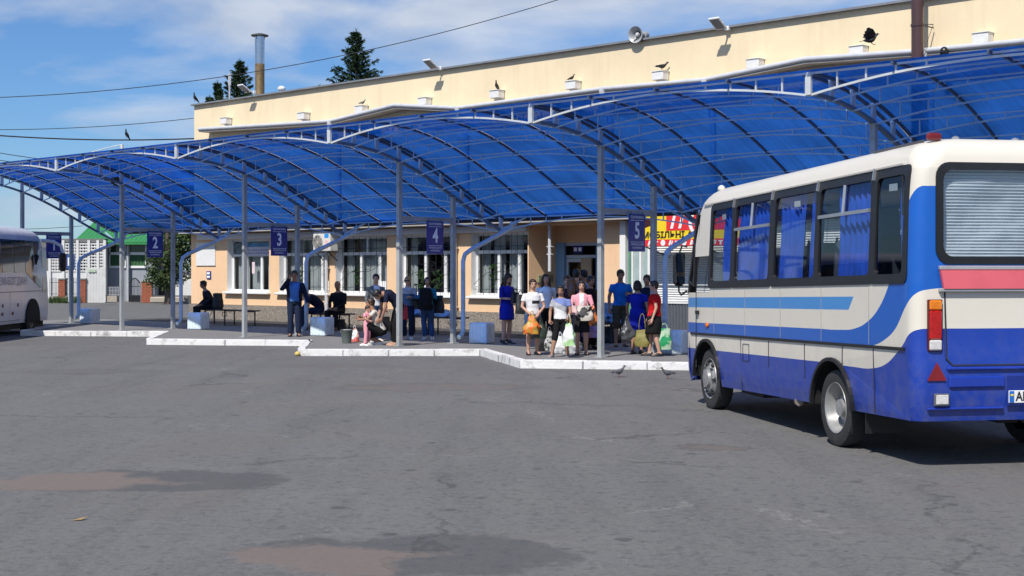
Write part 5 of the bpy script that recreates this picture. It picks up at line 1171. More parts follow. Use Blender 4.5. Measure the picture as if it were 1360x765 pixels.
for x0, x1 in ((145, 167), (171, 194)):
    t = MB(); 
    for q_ in ((x0, x1, 322.5, 324), (x0, x1, 335, 338.5), (x0, x1, 353, 356), (x0, x0 + 1.2, 324, 353), (x1 - 1.2, x1, 324, 353)): bx2(t, *q_, BY + 3.9, .15)
    w_ = t.build('window', pvc, hs); t = MB(); bx2(t, x0, x1, 324, 335, BY + 3.97, .03); t.build('pane', M('green_dark_pane', (.02, .05, .025), .1), w_)
    t = MB(); n = 24; aa, cc_ = AT(x0 + 1, 353, BY + 3.98), AT(x1 - 1, 338, BY + 3.98); t.rings([[Vector((aa.x + (cc_.x - aa.x) * k / n, BY + 3.95 + .04 * math.sin(k * 1.3), z)) for z in (aa.z, cc_.z)] for k in range(n + 1)], closed=False); t.build('curtain', gcur, w_, smooth=True, fixn=False)
t = MB(); bx2(t, 168, 170.5, 322, 402, BY + 3.7, .25); bx2(t, 140, 142, 322, 402, BY + 3.8, .15); t.build('drain_pipe', M('pale_grey_pipe', (.42, .44, .47), .6), hs)
t = MB(); bx2(t, 138, 155, 393, 403, BY + 3, 1.2); t.build('porch_base', M('sandy_concrete', (.38, .34, .28), .85), hs)
t = MB()
for z in (381, 386, 391): bx2(t, 141, 157, z, z + .6, BY + 3.1, .04)
for x in range(141, 158, 2): bx2(t, x, x + .5, 381, 393, BY + 3.1, .04)
t.build('railing', M('pale_railing', (.5, .52, .55), .5), hs)
# white openwork annex
lat = thing('openwork_annex', 'white annex with open brick lattice screens left of the grey house', 'annex', AT(100, 402, BY + 3), 0); lw_m = M('limewash', (.66, .66, .64), .8, var=.08, scale=2, dirt=.2)
t = MB(); bx2(t, 52, 139, 317, 322, BY + 3, 5); bx2(t, 52, 139, 322, 403, BY + 6, .3); t.build('wall', M('annex_dark', (.16, .16, .16), .9), lat)
for x in (64, 82, 101, 116, 128, 137):
    t = MB(); bx2(t, x, x + 3.4, 319, 403, BY + 2.9, .3); t.build('pilaster', lw_m, lat)
for x0, x1 in ((67.4, 82), (85.4, 101), (104.4, 116), (119.4, 128), (131.4, 137)):
    t = MB(); n = 9
    for k in range(n + 1): z = 323 + 36 * k / n; bx2(t, x0, x1, z, z + 1.7, BY + 2.95, .2)
    m_ = max(2, int((x1 - x0) / 3.2))
    for k in range(m_): x = x0 + (x1 - x0) * (k + .5) / m_; bx2(t, x - .5, x + .5, 323, 359, BY + 2.98, .14)
    t.build('lattice_screen', lw_m, lat)
t = MB(); bx2(t, 52, 140, 360, 403, BY + 3.0, .2); t.build('lower_wall', lw_m, lat)
# street fence
brick_m = M('red_brick', (.34, .10, .05), .8, var=.3, scale=12, bump=.4, bscale=30); cope = M('grey_coping', (.34, .33, .31), .85)
for x0, x1, y0, lab in ((77.5, 86, 371, 'red brick gate pillar behind the mirror of the white coach'), (106.5, 113.5, 371, 'red brick gate pillar left of the white board fence'), (187.5, 201.5, 374, 'wide red brick pillar right of the iron gate')):
    bp0 = AT((x0 + x1) / 2, 402, BY); r = thing('brick_pillar', lab, 'pillar', bp0, 0, 'brick pillars'); t = MB(); bx2(t, x0 + .15, x1 - .15, y0, 402, BY, .45); t.build('mortar', cope, r)
    w_px = (x1 - x0) / 2; rows = 11; bmesh_cache = None
    for j in range(rows):
        for k in range(-1, 2):
            ya_, yb_ = y0 + (402 - y0) * j / rows + .25, y0 + (402 - y0) * (j + 1) / rows - .15; off_ = .5 * w_px * (j % 2)
            xa, xb = max(x0, x0 + k * w_px + off_ + .2), min(x1, x0 + (k + 1) * w_px + off_ - .2)
            if xb - xa > 1: t = MB(); bx2(t, xa, xb, ya_, yb_, BY - .03, .1); t.build('brick', brick_m, r)
    t = MB(); bx2(t, x0 - .6, x1 + .6, y0 - 1.5, y0, BY - .08, .6); t.build('coping', cope, r)
t = MB(); fr_ = thing('board_fence', 'white vertical board fence in front of the annex', 'fence', AT(126, 402, BY), 0)
n = 13
for k in range(n): t = MB(); x0 = 113.6 + (139.5 - 113.6) * k / n; bx2(t, x0, x0 + 1.75, 356 + random.uniform(-.2, .2), 402, BY + .1 + .03 * (k % 2), .05); t.build('board', lw_m, fr_)
for y_ in (365, 392): t = MB(); bx2(t, 113.6, 139.5, y_, y_ + 2, BY + .2, .06); t.build('rail', lw_m, fr_)
t = MB(); bx2(t, 117, 127, 358, 361.5, BY + .05, .04); t.build('name_board', M('pale_green_board', (.40, .50, .36), .6), fr_)
for x0, x1, lab in ((66, 77, 'low iron fence section behind the white coach'), (86.5, 106, 'iron fence section between two brick pillars')):
    r = thing('iron_fence', lab, 'fence', AT((x0 + x1) / 2, 402, BY), 0); t = MB(); bx2(t, x0, x1, 393, 402, BY, .4); t.build('base_wall', cope, r)
    n = int((x1 - x0) / 1.6)
    for k in range(n + 1): x = x0 + (x1 - x0) * k / n; t = MB(); bx2(t, x - .18, x + .18, 370 - 1.5 * math.sin(math.pi * k / n), 393, BY + .18, .03); t.build('bar', grille_m, r)
    for y_ in (375, 390): t = MB(); bx2(t, x0, x1, y_, y_ + .6, BY + .19, .03); t.build('rail', grille_m, r)
gt_ = thing('iron_gate', 'dark iron gate with arched top beside the brick pillar', 'gate', AT(179, 402, BY), 0)
for k in range(9): x = 171.5 + 14.5 * k / 8; t = MB(); bx2(t, x - .25, x + .25, 376 - 6 * math.sin(math.pi * k / 8), 401, BY + .1, .03); t.build('bar', grille_m, gt_)
t = MB(); t.tube([AT(171.5 + 14.5 * k / 12, 376 - 6.4 * math.sin(math.pi * k / 12), BY + .1) for k in range(13)], .03, 6); bx2(t, 171, 186.5, 380, 380.8, BY + .1, .03); bx2(t, 171, 186.5, 392, 401, BY + .13, .02); t.build('frame', grille_m, gt_)
t = MB(); bx2(t, 187, 262, 392.5, 402, BY + 1.2, .4); solo(t, 'low_wall', M('dark_concrete', (.10, .10, .10), .9), 'low dark concrete wall under the leafy tree', 'wall', AT(220, 402, BY + 1.2))
t = MB(); q = AT(225, 402, BY); t.bbox((q.x, BY, .17), (1.9, .9, .34), .06); solo(t, 'concrete_slab', M('sandy_concrete'), 'pale concrete slab lying by the low dark wall', 'slab', (q.x, BY, 0))
t = MB(); bx2(t, 200, 262, 366, 403, BY + 5, 4); gg = solo(t, 'garage', lw_m, 'white garage half hidden behind the leafy tree', 'garage', AT(230, 403, BY + 5))
t = MB(); bx2(t, 207, 219, 374, 403, BY + 4.95, .06); t.build('garage_door', M('dark_door', (.04, .035, .03), .6), gg)
# stop sign on a pole
q = GP(90, 415); sgp = thing('bus_stop_sign', 'small blue and white bus stop sign on a pole behind the coach', 'sign', AT(92, 401, 66), 0)
t = MB(); a = AT(92, 401, 66); t.tube([a, AT(92, 340, 66)], .05, 8); t.build('pole', M('pale_grey_pipe'), sgp)
t = MB(); bx2(t, 88.5, 99, 338, 357, 65.9, .05); t.build('panel', M('stop_blue', (.02, .08, .30), .5), sgp); t = MB(); bx2(t, 90, 97.5, 342, 353, 65.87, .02); t.build('panel_face', M('sign_white'), sgp); t = MB(); bx2(t, 92, 95.5, 347, 350, 65.84, .02); t.build('bus_symbol', blk, sgp)
t = MB(); a = AT(162.2, 427, 44.0); t.tube([Vector((a.x, 44, .0)), Vector((a.x, 44, 1.75))], .035, 8); solo(t, 'marker_post', lw_m, 'thin white post standing behind the number two platform', 'post', (a.x, 44, 0))

# ------------------------------------------------------------------ trees
def leaf_mat(name, a, c):
    m, t, b = nodes_of(name); N = t.nodes.new; K = t.links.new
    oi = N('ShaderNodeNewGeometry'); rmp = N('ShaderNodeMix'); rmp.data_type = 'RGBA'; rmp.inputs[6].default_value = (*a, 1); rmp.inputs[7].default_value = (*c, 1)
    K(oi.outputs['Random Per Island'], rmp.inputs[0]); K(rmp.outputs[2], b.inputs['Base Color']); b.inputs['Roughness'].default_value = .6; b.inputs['Specular IOR Level'].default_value = .25
    return m
bark = M('bark', (.11, .085, .065), .9, var=.3, scale=8, bump=.5, bscale=20)
spruce_l = leaf_mat('spruce_needles', (.012, .032, .014), (.035, .065, .026)); leafm = leaf_mat('tree_leaves', (.022, .045, .014), (.075, .11, .035))
def spruce(x, Y, h, rad, lab, seed, spread=1.0):
    rnd = random.Random(seed); r = thing('spruce_tree', lab, 'tree', (x, Y, 0), 0, 'spruces behind the station'); t = MB(); t.tube([(x, Y, 0), (x, Y, h * .5), (x, Y, h * .98)], [.22, .14, .02], 8); t.build('trunk', bark, r)
    t = MB(); lev = 46
    for l in range(lev):
        f = l / lev; z = h * (.30 + .70 * f); rr = rad * (1 - f) ** .95 * (1 + .22 * math.sin(l * 2.4)) + .06; nb = int(12 - 4 * f)
        for b in range(nb):
            a = rnd.random() * 6.28; Ln = rr * rnd.uniform(.65, 1.15); d = Vector((math.cos(a), math.sin(a), 0)); droop = .28 * (1 - f) - .25 * f
            for k in range(int(11 + Ln * 11)):
                u = rnd.uniform(.08, 1); p = Vector((x, Y, z)) + d * Ln * u + Vector((0, 0, -droop * Ln * u + .22 * Ln * u * u))
                for _ in range(5):
                    e = (d * rnd.uniform(.3, 1) + Vector((rnd.gauss(0, .5), rnd.gauss(0, .5), rnd.gauss(-.35, .35)))).normalized(); s_ = e.cross(Vector((rnd.gauss(0, 1), rnd.gauss(0, 1), rnd.gauss(0, 1)))).normalized(); L_ = rnd.uniform(.14, .30) * (1 - .3 * u)
                    t.add([p - s_ * .024, p + s_ * .024, p + e * L_ + s_ * .008, p + e * L_ - s_ * .008], [(0, 1, 2, 3)])
    for k in range(160):
        z = h * (1 - .10 * rnd.random()); e = Vector((rnd.gauss(0, .35), rnd.gauss(0, .35), .8)).normalized(); p = Vector((x, Y, z)); s_ = e.cross(Vector((1, .3, 0))).normalized(); t.add([p - s_ * .02, p + s_ * .02, p + e * .28 * (1.2 - z / h + .5), p + e * .25], [(0, 1, 2, 3)])
    t.build('crown', spruce_l, r, fixn=False)
def sp_at(px, top, Y, rad, lab, seed): q = AT(px, top, Y); spruce(q.x, Y, q.z, rad, lab, seed)
sp_at(473, 40, 72, 4.3, 'large dark spruce rising behind the middle of the roof', 3)
sp_at(318, 79, 80, 3.9, 'dark spruce behind the roof left of the steel chimney', 5)
sp_at(289, 108, 84, 2.4, 'small spruce top behind the roof near its left corner', 9)
sp_at(278, 127, 86, 1.3, 'tiny spruce tip just above the roof corner', 11)
t = MB(); q0, q1 = AT(305, 140, 62), AT(305, 97, 62); t.tube([Vector((q0.x, 62, 6.5)), q1], .045, 8); t.box(q1 + Vector((.0, 0, -.3)), (.12, .06, .5)); solo(t, 'antenna_mast', M('pale_grey_pipe'), 'thin pale mast in front of the left spruce on the roof', 'mast', (q0.x, 62, 6.5))
def leafy(x, Y, h, lobes, lab, seed, n=5200, ls=.16, trunk_h=1.6):
    rnd = random.Random(seed); r = thing('leafy_tree', lab, 'tree', (x, Y, 0), 0); t = MB(); t.tube([(x, Y, 0), (x + .05, Y, trunk_h * .6), (x, Y, trunk_h), (x - .1, Y, h * .7)], [.26, .2, .18, .06], 8)
    for c, rr in lobes: t.tube([(x, Y, trunk_h), Vector((x, Y, trunk_h)).lerp(Vector(c), .5) + Vector((0, 0, .2)), c], [.12, .08, .03], 6)
    t.build('trunk', bark, r); t = MB(); tot = sum(q[1] ** 2 for q in lobes)
    for c, rr in lobes:
        for _ in range(int(n * rr * rr / tot)):
            d = Vector((rnd.gauss(0, 1), rnd.gauss(0, 1), rnd.gauss(0, 1))).normalized(); rad = rr * (rnd.random() ** .33) * (1 + .35 * mnoise.noise(Vector(c) + d * 1.7)); 
            p = Vector(c) + d * rad
            if mnoise.noise(p * 1.3) < -.25: continue
            a = Vector((rnd.gauss(0, 1), rnd.gauss(0, 1), rnd.gauss(0, .7))).normalized(); b = a.cross(Vector((rnd.gauss(0, 1), rnd.gauss(0, 1), rnd.gauss(0, 1)))).normalized(); s_ = ls * rnd.uniform(.6, 1.2)
            t.add([p, p + a * s_ * .5 + b * s_ * .3, p + a * s_, p + a * s_ * .5 - b * s_ * .3], [(0, 1, 2, 3)])
    t.build('crown', leafm, r, fixn=False)
def lob(px, py, rpx, Y): q = AT(px, py, Y); return (tuple(q), rpx * Y / F)
leafy(AT(224, 400, 73).x, 73, 6.5, [lob(222, 335, 24, 73), lob(240, 322, 22, 73.5), lob(212, 352, 19, 72.6), lob(236, 358, 20, 73), lob(206, 370, 13, 72.4), lob(228, 305, 26, 74), lob(254, 340, 20, 74), lob(222, 374, 12, 72.5)], 'leafy green tree between the grey house and the station corner', 21, 9000)
for i, (px, py, rp, Y, lab) in enumerate(((30, 345, 22, 120, 'distant green tree behind the white coach'),)):
    leafy(AT(px, 380, Y).x, Y, 6, [lob(px, py + 18, rp, Y), lob(px - 25, py + 20, rp * .9, Y), lob(px + 22, py + 22, rp * .8, Y)], lab, 40 + i, 3500, .3)
# weeds at the foot of the fence
rnd = random.Random(4); t = MB()
for _ in range(900):
    px = rnd.uniform(66, 106); q = AT(px, 402, BY - .3 - rnd.random() * .5); q.z = 0; hgt = rnd.uniform(.1, .42); d = Vector((rnd.gauss(0, .12), rnd.gauss(0, .1), hgt))
    t.add([q + Vector((-.03, 0, 0)), q + Vector((.03, 0, 0)), q + d], [(0, 1, 2)])
o = t.build('weeds', leafm, fixn=False); o['kind'] = 'stuff'; o['label'] = 'green weeds at the foot of the iron fence'; o['category'] = 'weeds'
# ------------------------------------------------------------------ white car by the building corner
wc = P(42.15, 28.2, 0); car = thing('parked_car', 'white car parked behind the left corner of the station building', 'car', wc, THETA)
def CR(x, y, z): return wc + Vector((-DIR.x, -DIR.y, 0)) * x + Vector((PERP.x, PERP.y, 0)) * y + Vector((0, 0, z))
car_m = M('car_white', (.75, .75, .75), .25, var=.03, coat=.5)
prof = [(0, .35, .55), (.06, .30, .72), (.5, .28, .86), (1.1, .26, .95), (1.75, .26, 1.38), (2.6, .26, 1.45), (3.5, .27, 1.30), (4.0, .30, .95), (4.2, .36, .80)]
rings = []
for y, z0, z1 in prof:
    w_ = .84 - (.1 if y in (0, 4.2) else 0); top = w_ * (.96 if z1 < 1 else .72)
    rings.append([CR(-w_, y, z0), CR(-w_ * 1.02, y, (z0 + min(z1, .9)) / 2), CR(-w_, y, min(z1, .86)), CR(-top, y, z1 - .03), CR(-top * .6, y, z1), CR(top * .6, y, z1), CR(top, y, z1 - .03), CR(w_, y, min(z1, .86)), CR(w_ * 1.02, y, (z0 + min(z1, .9)) / 2), CR(w_, y, z0)])
t = MB(); t.rings(rings); t.build('body', car_m, car, smooth=40)
t = MB(); t.add([CR(-.68, 1.16, .985), CR(.68, 1.16, .985), CR(.58, 1.72, 1.36), CR(-.58, 1.72, 1.36)], [(0, 1, 2, 3)]); t.build('windscreen', M('dark_glass'), car, fixn=False)
for x in (-.80, .80):
    for y in (.75, 3.4):
        t = MB(); t.lathe(CR(x, y, .31), [(.0, -.09), (.28, -.09), (.31, -.06), (.31, .06), (.28, .09), (.0, .09)], 'X', 24, M3=Rz(THETA)); ty = t.build('wheel', tyre_m, car, smooth=35); t = MB(); t.lathe(CR(x, y, .31), [(.0, -.10), (.18, -.10), (.2, -.085), (.2, .085), (.18, .10), (.0, .10)], 'X', 18, M3=Rz(THETA)); t.build('hub_cap', rim_m, ty, smooth=35)
for x in (-.62, .62): t = MB(); t.ball(CR(x, .07, .68), (.16, .06, .08), M3=Rz(THETA)); t.build('headlight', lens_w, car, smooth=True)
t = MB(); t.bbox(CR(0, .01, .48), (1.0, .06, .14), .02, Rz(THETA)); t.build('grille', rub, car)
# ------------------------------------------------------------------ overhead wires
wire_m = M('wire_black', (.02, .02, .022), .6)
def wire(p0, p1, Y0, Y1, sag, lab, r=.015):
    a, c = AT(*p0, Y0), AT(*p1, Y1); t = MB(); t.tube([a.lerp(c, k / 24) - Vector((0, 0, sag * 4 * (k / 24) * (1 - k / 24))) for k in range(25)], r, 5)
    o = solo(t, 'overhead_wire', wire_m, lab, 'wire', a); return a, c
wire((-60, 131), (790, -16), 50, 50, .9, 'long black wire crossing the sky from upper middle to the left')
wire((-40, 177), (258, 184), 46, 48.4, .12, 'thick dark wire ending at the left corner of the station building', .024)
wire((-40, 172), (257, 157), 58, 58, .15, 'thin faint wire above the thick one at left sky')
wire((-40, 196), (60, 212), 60, 60, .03, 'upper short wire at the far left sky', .017)
wire((-40, 206), (40, 218), 60, 60, .03, 'lower short wire at the far left sky', .017)
wire((-40, 303), (110, 300), 70, 70, .1, 'low thin wire behind the canopy end at left', .014)
t = MB(); q = AT(162, 192, 43); t.tube([q, q - Vector((0, 0, .4))], .05, 6); a = AT(122, 202, 43); t.tube([q, q.lerp(a, .5) + Vector((0, 0, .02)), a], .015, 5); solo(t, 'wire_bracket', lw_m, 'small pale bracket with a wire on top of the canopy', 'bracket', q - Vector((0, 0, .4)))
# ------------------------------------------------------------------ people
SKIN = [M('skin_fair', (.52, .30, .21), .55, var=.06, scale=12), M('skin_tan', (.36, .19, .12), .55, var=.06, scale=12)]
EYE = M('eye_dark', (.02, .015, .012), .3); LIP = M('lip', (.36, .12, .10), .5)
HAIRC = {'black': M('hair_black', (.012, .010, .010), .5, var=.3, scale=30), 'brown': M('hair_brown', (.035, .018, .010), .5, var=.3, scale=30), 'blond': M('hair_blond', (.34, .19, .08), .5, var=.3, scale=30), 'red': M('hair_red', (.16, .065, .025), .5, var=.3, scale=30), 'grey': M('hair_grey', (.05, .045, .042), .6, var=.3, scale=40)}
def cloth(name, rgb, **k): return M('cloth_' + name, rgb, .85, var=k.get('var', .18), scale=k.get('scale', 9), bump=.9, bscale=8, spec=.2)
BASE = dict(pel=(0, 0, .525), waist=(0, .004, .605), chest=(0, 0, .72), neck=(0, -.006, .825), head=(0, .012, .918),
            shR=(.104, 0, .782), elR=(.142, -.02, .635), wrR=(.150, .03, .49), shL=(-.104, 0, .782), elL=(-.142, -.02, .635), wrL=(-.150, .03, .49),
            hipR=(.050, 0, .51), knR=(.056, .012, .285), anR=(.058, -.008, .05), hipL=(-.050, 0, .51), knL=(-.056, .012, .285), anL=(-.058, -.008, .05))
SIT = dict(pel=(0, 0, .315), waist=(0, -.012, .39), chest=(0, .0, .505), neck=(0, .02, .61), head=(0, .045, .705), shR=(.104, .005, .567), shL=(-.104, .005, .567),
           elR=(.135, .05, .43), elL=(-.135, .05, .43), wrR=(.06, .17, .35), wrL=(-.06, .17, .35), hipR=(.05, .01, .30), hipL=(-.05, .01, .30), knR=(.075, .24, .295), knL=(-.075, .24, .295), anR=(.07, .235, .05), anL=(-.07, .235, .05))
JOBS = []
def job(mb, vox, name, mats, parent, extra=None, paint=None, smooth_it=3): JOBS.append((mb, vox, name, mats, parent, extra, paint, smooth_it))
def person(label, loc, a, Hh, top=None, bottom=None, hair='short', hc='brown', skin=0, pose=None, sleeve='short', bot='pants', shoe=None, head_yaw=0, head_pitch=0, build=1.0, fem=False, paint=None, hem=.30, top_len=.50, bare_feet=False, heels=False, hold=None, vest=None, group='people waiting on the platforms'):
    th = R(a) + math.pi; root = thing('person', label, 'person', loc, th, group); Mw = Matrix.Translation(loc) @ Matrix.Rotation(th, 4, 'Z')
    J = dict(BASE)
    if pose: J.update(pose)
    J = {k: Vector(v) * Hh for k, v in J.items()}; h = Hh; sk = SKIN[skin]; bd = build
    def W(v): return Mw @ v
    latH = (J['hipR'] - J['hipL']).normalized(); latS = (J['shR'] - J['shL']).normalized()
    def torso(mb, off, lo=0.0, hi=1.0, flare=0.0):
        fe = .93 if fem else 1.0
        st = [(J['pel'] + (J['pel'] - J['waist']) * .55, .076, .056, 0), (J['pel'], .094, .068, 0), (J['pel'].lerp(J['waist'], .6), .086 * fe, .064, .3), (J['waist'], .079 * fe * fe, .060, .4), (J['waist'].lerp(J['chest'], .5), .086 * fe, .064, .6), (J['chest'], .096 * fe, .068, .8), (J['chest'].lerp(J['neck'], .5), .092 * fe, .058, 1), (J['chest'].lerp(J['neck'], .72), .074 * fe, .046, 1), (J['chest'].lerp(J['neck'], .9), .052, .038, 1), (J['neck'], .036, .036, 1)]
        n = len(st); st = [s for i, s in enumerate(st) if lo <= i / (n - 1) <= hi]; rings = []
        for i, (c, rx, ry, f) in enumerate(st):
            tn = (st[min(i + 1, len(st) - 1)][0] - st[max(i - 1, 0)][0]).normalized(); lt = latH.lerp(latS, f); lt = (lt - tn * lt.dot(tn)).normalized(); fw = tn.cross(lt) * -1
            rx, ry = rx * h * bd + off, ry * h * bd * (1.05 if bd > 1.05 else 1) + off
            rings.append([W(c + lt * rx * math.copysign(abs(math.cos(t_)) ** .85, math.cos(t_)) + fw * ry * math.copysign(abs(math.sin(t_)) ** .85, math.sin(t_))) for t_ in [2 * math.pi * k / 18 for k in range(18)]])
        mb.rings(rings)
    def arm(mb, s, off, frac=1.0):
        a_, e, w = J['sh' + s], J['el' + s], J['wr' + s]; k = .9 if fem else 1.0
        if frac >= 1: (mb.capsule if off == 0 else mb.sleeve)([W(a_.lerp(J['chest'], .12)), W(a_), W(a_.lerp(e, .5)), W(e), W(e.lerp(w, .5)), W(w)], [.026 * h * bd * k + off, .028 * h * bd * k + off, .0255 * h * bd * k + off, .023 * h * k + off, .021 * h * k + off, .016 * h * k + off], 12)
        else: q = a_.lerp(e, frac * 1.6); mb.sleeve([W(a_.lerp(J['chest'], .12)), W(a_), W(a_.lerp(q, .5)), W(q)], [.026 * h * bd * k + off, .028 * h * bd * k + off, .0275 * h * bd * k + off, .028 * h * bd * k + off * 1.2], 12)
    def leg(mb, s, off, upto=1.0):
        p0, k_, an = J['hip' + s], J['kn' + s], J['an' + s]; b = bd
        pts = [p0, p0.lerp(k_, .5), k_, k_.lerp(an, .35), an.lerp(k_, .15), an]; rs = [.052 * b, .045 * b, .034, .034, .023, .021] if off == 0 else [.054 * b, .046 * b, .036, .034, .031, .030]
        if upto < 1:
            L1 = (k_ - p0).length; L2 = (an - k_).length; tgt = upto * (L1 + L2)
            if tgt <= L1: e = p0.lerp(k_, tgt / L1); pts = [p0, p0.lerp(e, .5), e]; rs = [.054 * b, .049 * b, .048 * b]
            else: e = k_.lerp(an, (tgt - L1) / L2); pts = [p0, p0.lerp(k_, .5), k_, e]; rs = [.054 * b, .048 * b, .041, .040]
        (mb.capsule if off == 0 else mb.sleeve)([W(p) for p in pts], [r_ * h + off for r_ in rs], 12)
    # head frame
    HM = Matrix.Rotation(R(head_yaw), 3, 'Z') @ Matrix.Rotation(R(head_pitch), 3, 'X'); hc_ = J['head']; hs_ = .066 * h * (1.05 if Hh < 1.45 else 1.0)
    def hp_(x, y, z): return W(hc_ + HM @ Vector((x, y, z)) * hs_)
    def hball(mb, c, r_, mi=0, n=14, m=10): 
        A = (Mw.to_3x3() @ HM); mb.ball(hp_(*c), tuple(q * hs_ for q in r_), n, m, A, mi)
    body = MB(); torso(body, 0); hball(body, (0, -.05, .22), (.70, .85, .80)); hball(body, (0, .22, -.32), (.56, .60, .66)); hball(body, (0, .34, -.72), (.30, .30, .28)); hball(body, (0, .80, -.12), (.10, .16, .20)); hball(body, (.70, -.05, -.05), (.09, .17, .24)); hball(body, (-.70, -.05, -.05), (.09, .17, .24))
    body.capsule([W(J['neck'].lerp(J['chest'], .2)), W(J['neck']), W(hc_ + HM @ Vector((0, -.1, -.35)) * hs_)], [.036 * h, .034 * h, .033 * h], 12)
    for s in 'RL':
        arm(body, s, 0); leg(body, s, 0)
        an = J['an' + s]; fd = Vector((.18 if s == 'R' else -.18, 1, 0)).normalized()
        if 'foot' + s in J: fd = J['foot' + s].normalized()
        body.capsule([W(an + Vector((0, 0, -.015 * h)) - fd * .02 * h), W(an - Vector((0, 0, .026 * h)) + fd * .06 * h), W(an - Vector((0, 0, .034 * h)) + fd * .095 * h)], [.024 * h, .020 * h, .014 * h], 10)
    ex = MB(); A = Mw.to_3x3() @ HM
    for sx_ in (-1, 1): ex.ball(hp_(sx_ * .27, .74, .06), tuple(q * hs_ for q in (.12, .08, .06)), 8, 6, A, 1); ex.ball(hp_(sx_ * .27, .76, .20), tuple(q * hs_ for q in (.17, .07, .035)), 8, 5, A, 2)
    ex.ball(hp_(0, .80, -.44), tuple(q * hs_ for q in (.20, .07, .05)), 8, 6, A, 3)
    for s in 'RL':                                     # hands: palm, four fingers, thumb
        w, e = J['wr' + s], J['el' + s]; d = (w - e).normalized(); cu = Vector((-.5 if s == 'R' else .5, .45, 0)); cu = (cu - d * cu.dot(d)).normalized(); lt = d.cross(cu).normalized(); hh = .105 * h; pc = w + d * hh * .22
        ex.capsule([W(w), W(pc), W(w + d * hh * .42)], [.0155 * h, .020 * h, .019 * h], 8, 0)
        for k, (o_, L_) in enumerate(((-.022, .40), (-.008, .46), (.007, .43), (.020, .34))):
            b0 = w + d * hh * .45 + lt * o_ * h * .85; b1 = b0 + (d + cu * .35).normalized() * hh * L_ * .55; b2 = b1 + (d + cu * 1.4).normalized() * hh * L_ * .45; ex.capsule([W(b0), W(b1), W(b2)], [.0062 * h, .0056 * h, .0045 * h], 6, 0)
        b0 = w + d * hh * .12 - lt * .016 * h; b1 = b0 + (d * .7 - lt * .7 + cu * .3).normalized() * hh * .28; b2 = b1 + (d - lt * .1 + cu * .5).normalized() * hh * .22; ex.capsule([W(b0), W(b1), W(b2)], [.0075 * h, .0065 * h, .005 * h], 6, 0)
    job(body, .0125, 'body', [sk, EYE, HAIRC[hc], LIP], root, ex)
    # clothes
    if top is not None:
        t = MB(); dress = bot == 'dress'; torso(t, .010, .09 if not dress else .0, .905)
        for s in 'RL':
            if sleeve == 'long': arm(t, s, .009)
            elif sleeve == 'short': arm(t, s, .009, .36)
            elif sleeve == 'half': arm(t, s, .009, .60)
            else: arm(t, s, .008, .12)
        mats = top if isinstance(top, (list, tuple)) else [top]
        job(t, .0125, 'dress_top' if dress else 'shirt', list(mats), root, None, (lambda p, f=paint: f(p / h)) if paint else None)
    if vest is not None:                                # open jacket: sleeves and two front flaps round the back
        t = MB(); st = []
        for s in 'RL': arm(t, s, .020)
        rings = []
        for c, rx, ry in ((J['pel'], .112, .088), (J['waist'], .104, .082), (J['chest'], .112, .082), (J['chest'].lerp(J['neck'], .6), .110, .066)):
            rings.append([W(c + Vector((rx * h * bd * math.sin(q), -ry * h * bd * math.cos(q), 0))) for q in [R(-142 + 284 * k / 20) for k in range(21)]] + [W(c + Vector((rx * .86 * h * bd * math.sin(q), -ry * .84 * h * bd * math.cos(q), 0))) for q in [R(142 - 284 * k / 20) for k in range(21)]])
        t.rings(rings); job(t, .0125, 'jacket', [vest], root)
    if bot in ('pants', 'shorts', 'knee'):
        t = MB(); torso(t, .008, 0, .34)
        for s in 'RL': leg(t, s, .007, {'pants': .985, 'shorts': .46, 'knee': .60}[bot])
        job(t, .0125, 'trousers' if bot == 'pants' else 'shorts', bottom if isinstance(bottom, (list, tuple)) else [bottom], root, None, (lambda p, f=paint_leg.get(label): f(p / h)) if label in paint_leg else None)
    elif bot in ('skirt', 'dress'):
        t = MB(); rings = []; zt = J['waist'] if bot == 'dress' else J['pel'].lerp(J['waist'], .6); ph = random.random() * 6
        hm = (J['knR'] + J['knL']) / 2; hm = hm + (J['hipR'] - J['knR']) * ((hem - .285) / .225)
        for k in range(9):
            f = k / 8; c = zt.lerp(hm, f); rx = (.083 + .030 * min(1, f * 2.2) - .008 * f) * h * bd + .012; ry = (.062 + .022 * min(1, f * 2) + .0 * f) * h * bd + .012
            rings.append([W(c + Vector((rx * math.cos(q) * (1 + .035 * f * math.sin(5 * q + ph)), ry * math.sin(q) * (1 + .05 * f * math.sin(4 * q + ph)), 0))) for q in [2 * math.pi * j / 28 for j in range(28)]])
        t.rings(rings); t.build('skirt', bottom if bottom is not None else top, root, smooth=True)
    if shoe is not None:
        for s in 'RL':
            t = MB(); an = J['an' + s]; fd = Vector((.18 if s == 'R' else -.18, 1, 0)).normalized()
            if 'foot' + s in J: fd = J['foot' + s].normalized()
            z0 = an.z - .05 * h; sd_ = Vector((fd.y, -fd.x, 0)); lift = .035 if heels else 0
            rings = []
            for q, wd, ht in ((-.045, .6, .045), (-.035, .9, .052), (.0, 1, .055), (.04, 1.02, .042), (.075, 1.0, .030), (.10, .8, .022), (.112, .45, .016)):
                c = Vector((an.x, an.y, z0)) + fd * q * h; w_ = .027 * h * wd; lf = lift * max(0, 1 - (q + .045) / .12)
                rings.append([W(c + sd_ * w_ + UZ * (lf + .002)), W(c + sd_ * w_ + UZ * (lf + ht * h * .55)), W(c + sd_ * w_ * .5 + UZ * (lf + ht * h)), W(c - sd_ * w_ * .5 + UZ * (lf + ht * h)), W(c - sd_ * w_ + UZ * (lf + ht * h * .55)), W(c - sd_ * w_ + UZ * (lf + .002))])
            t.rings(rings); t.build('shoe', shoe, root, smooth=50)
    # hair
    t = MB(); hm_ = HAIRC[hc]
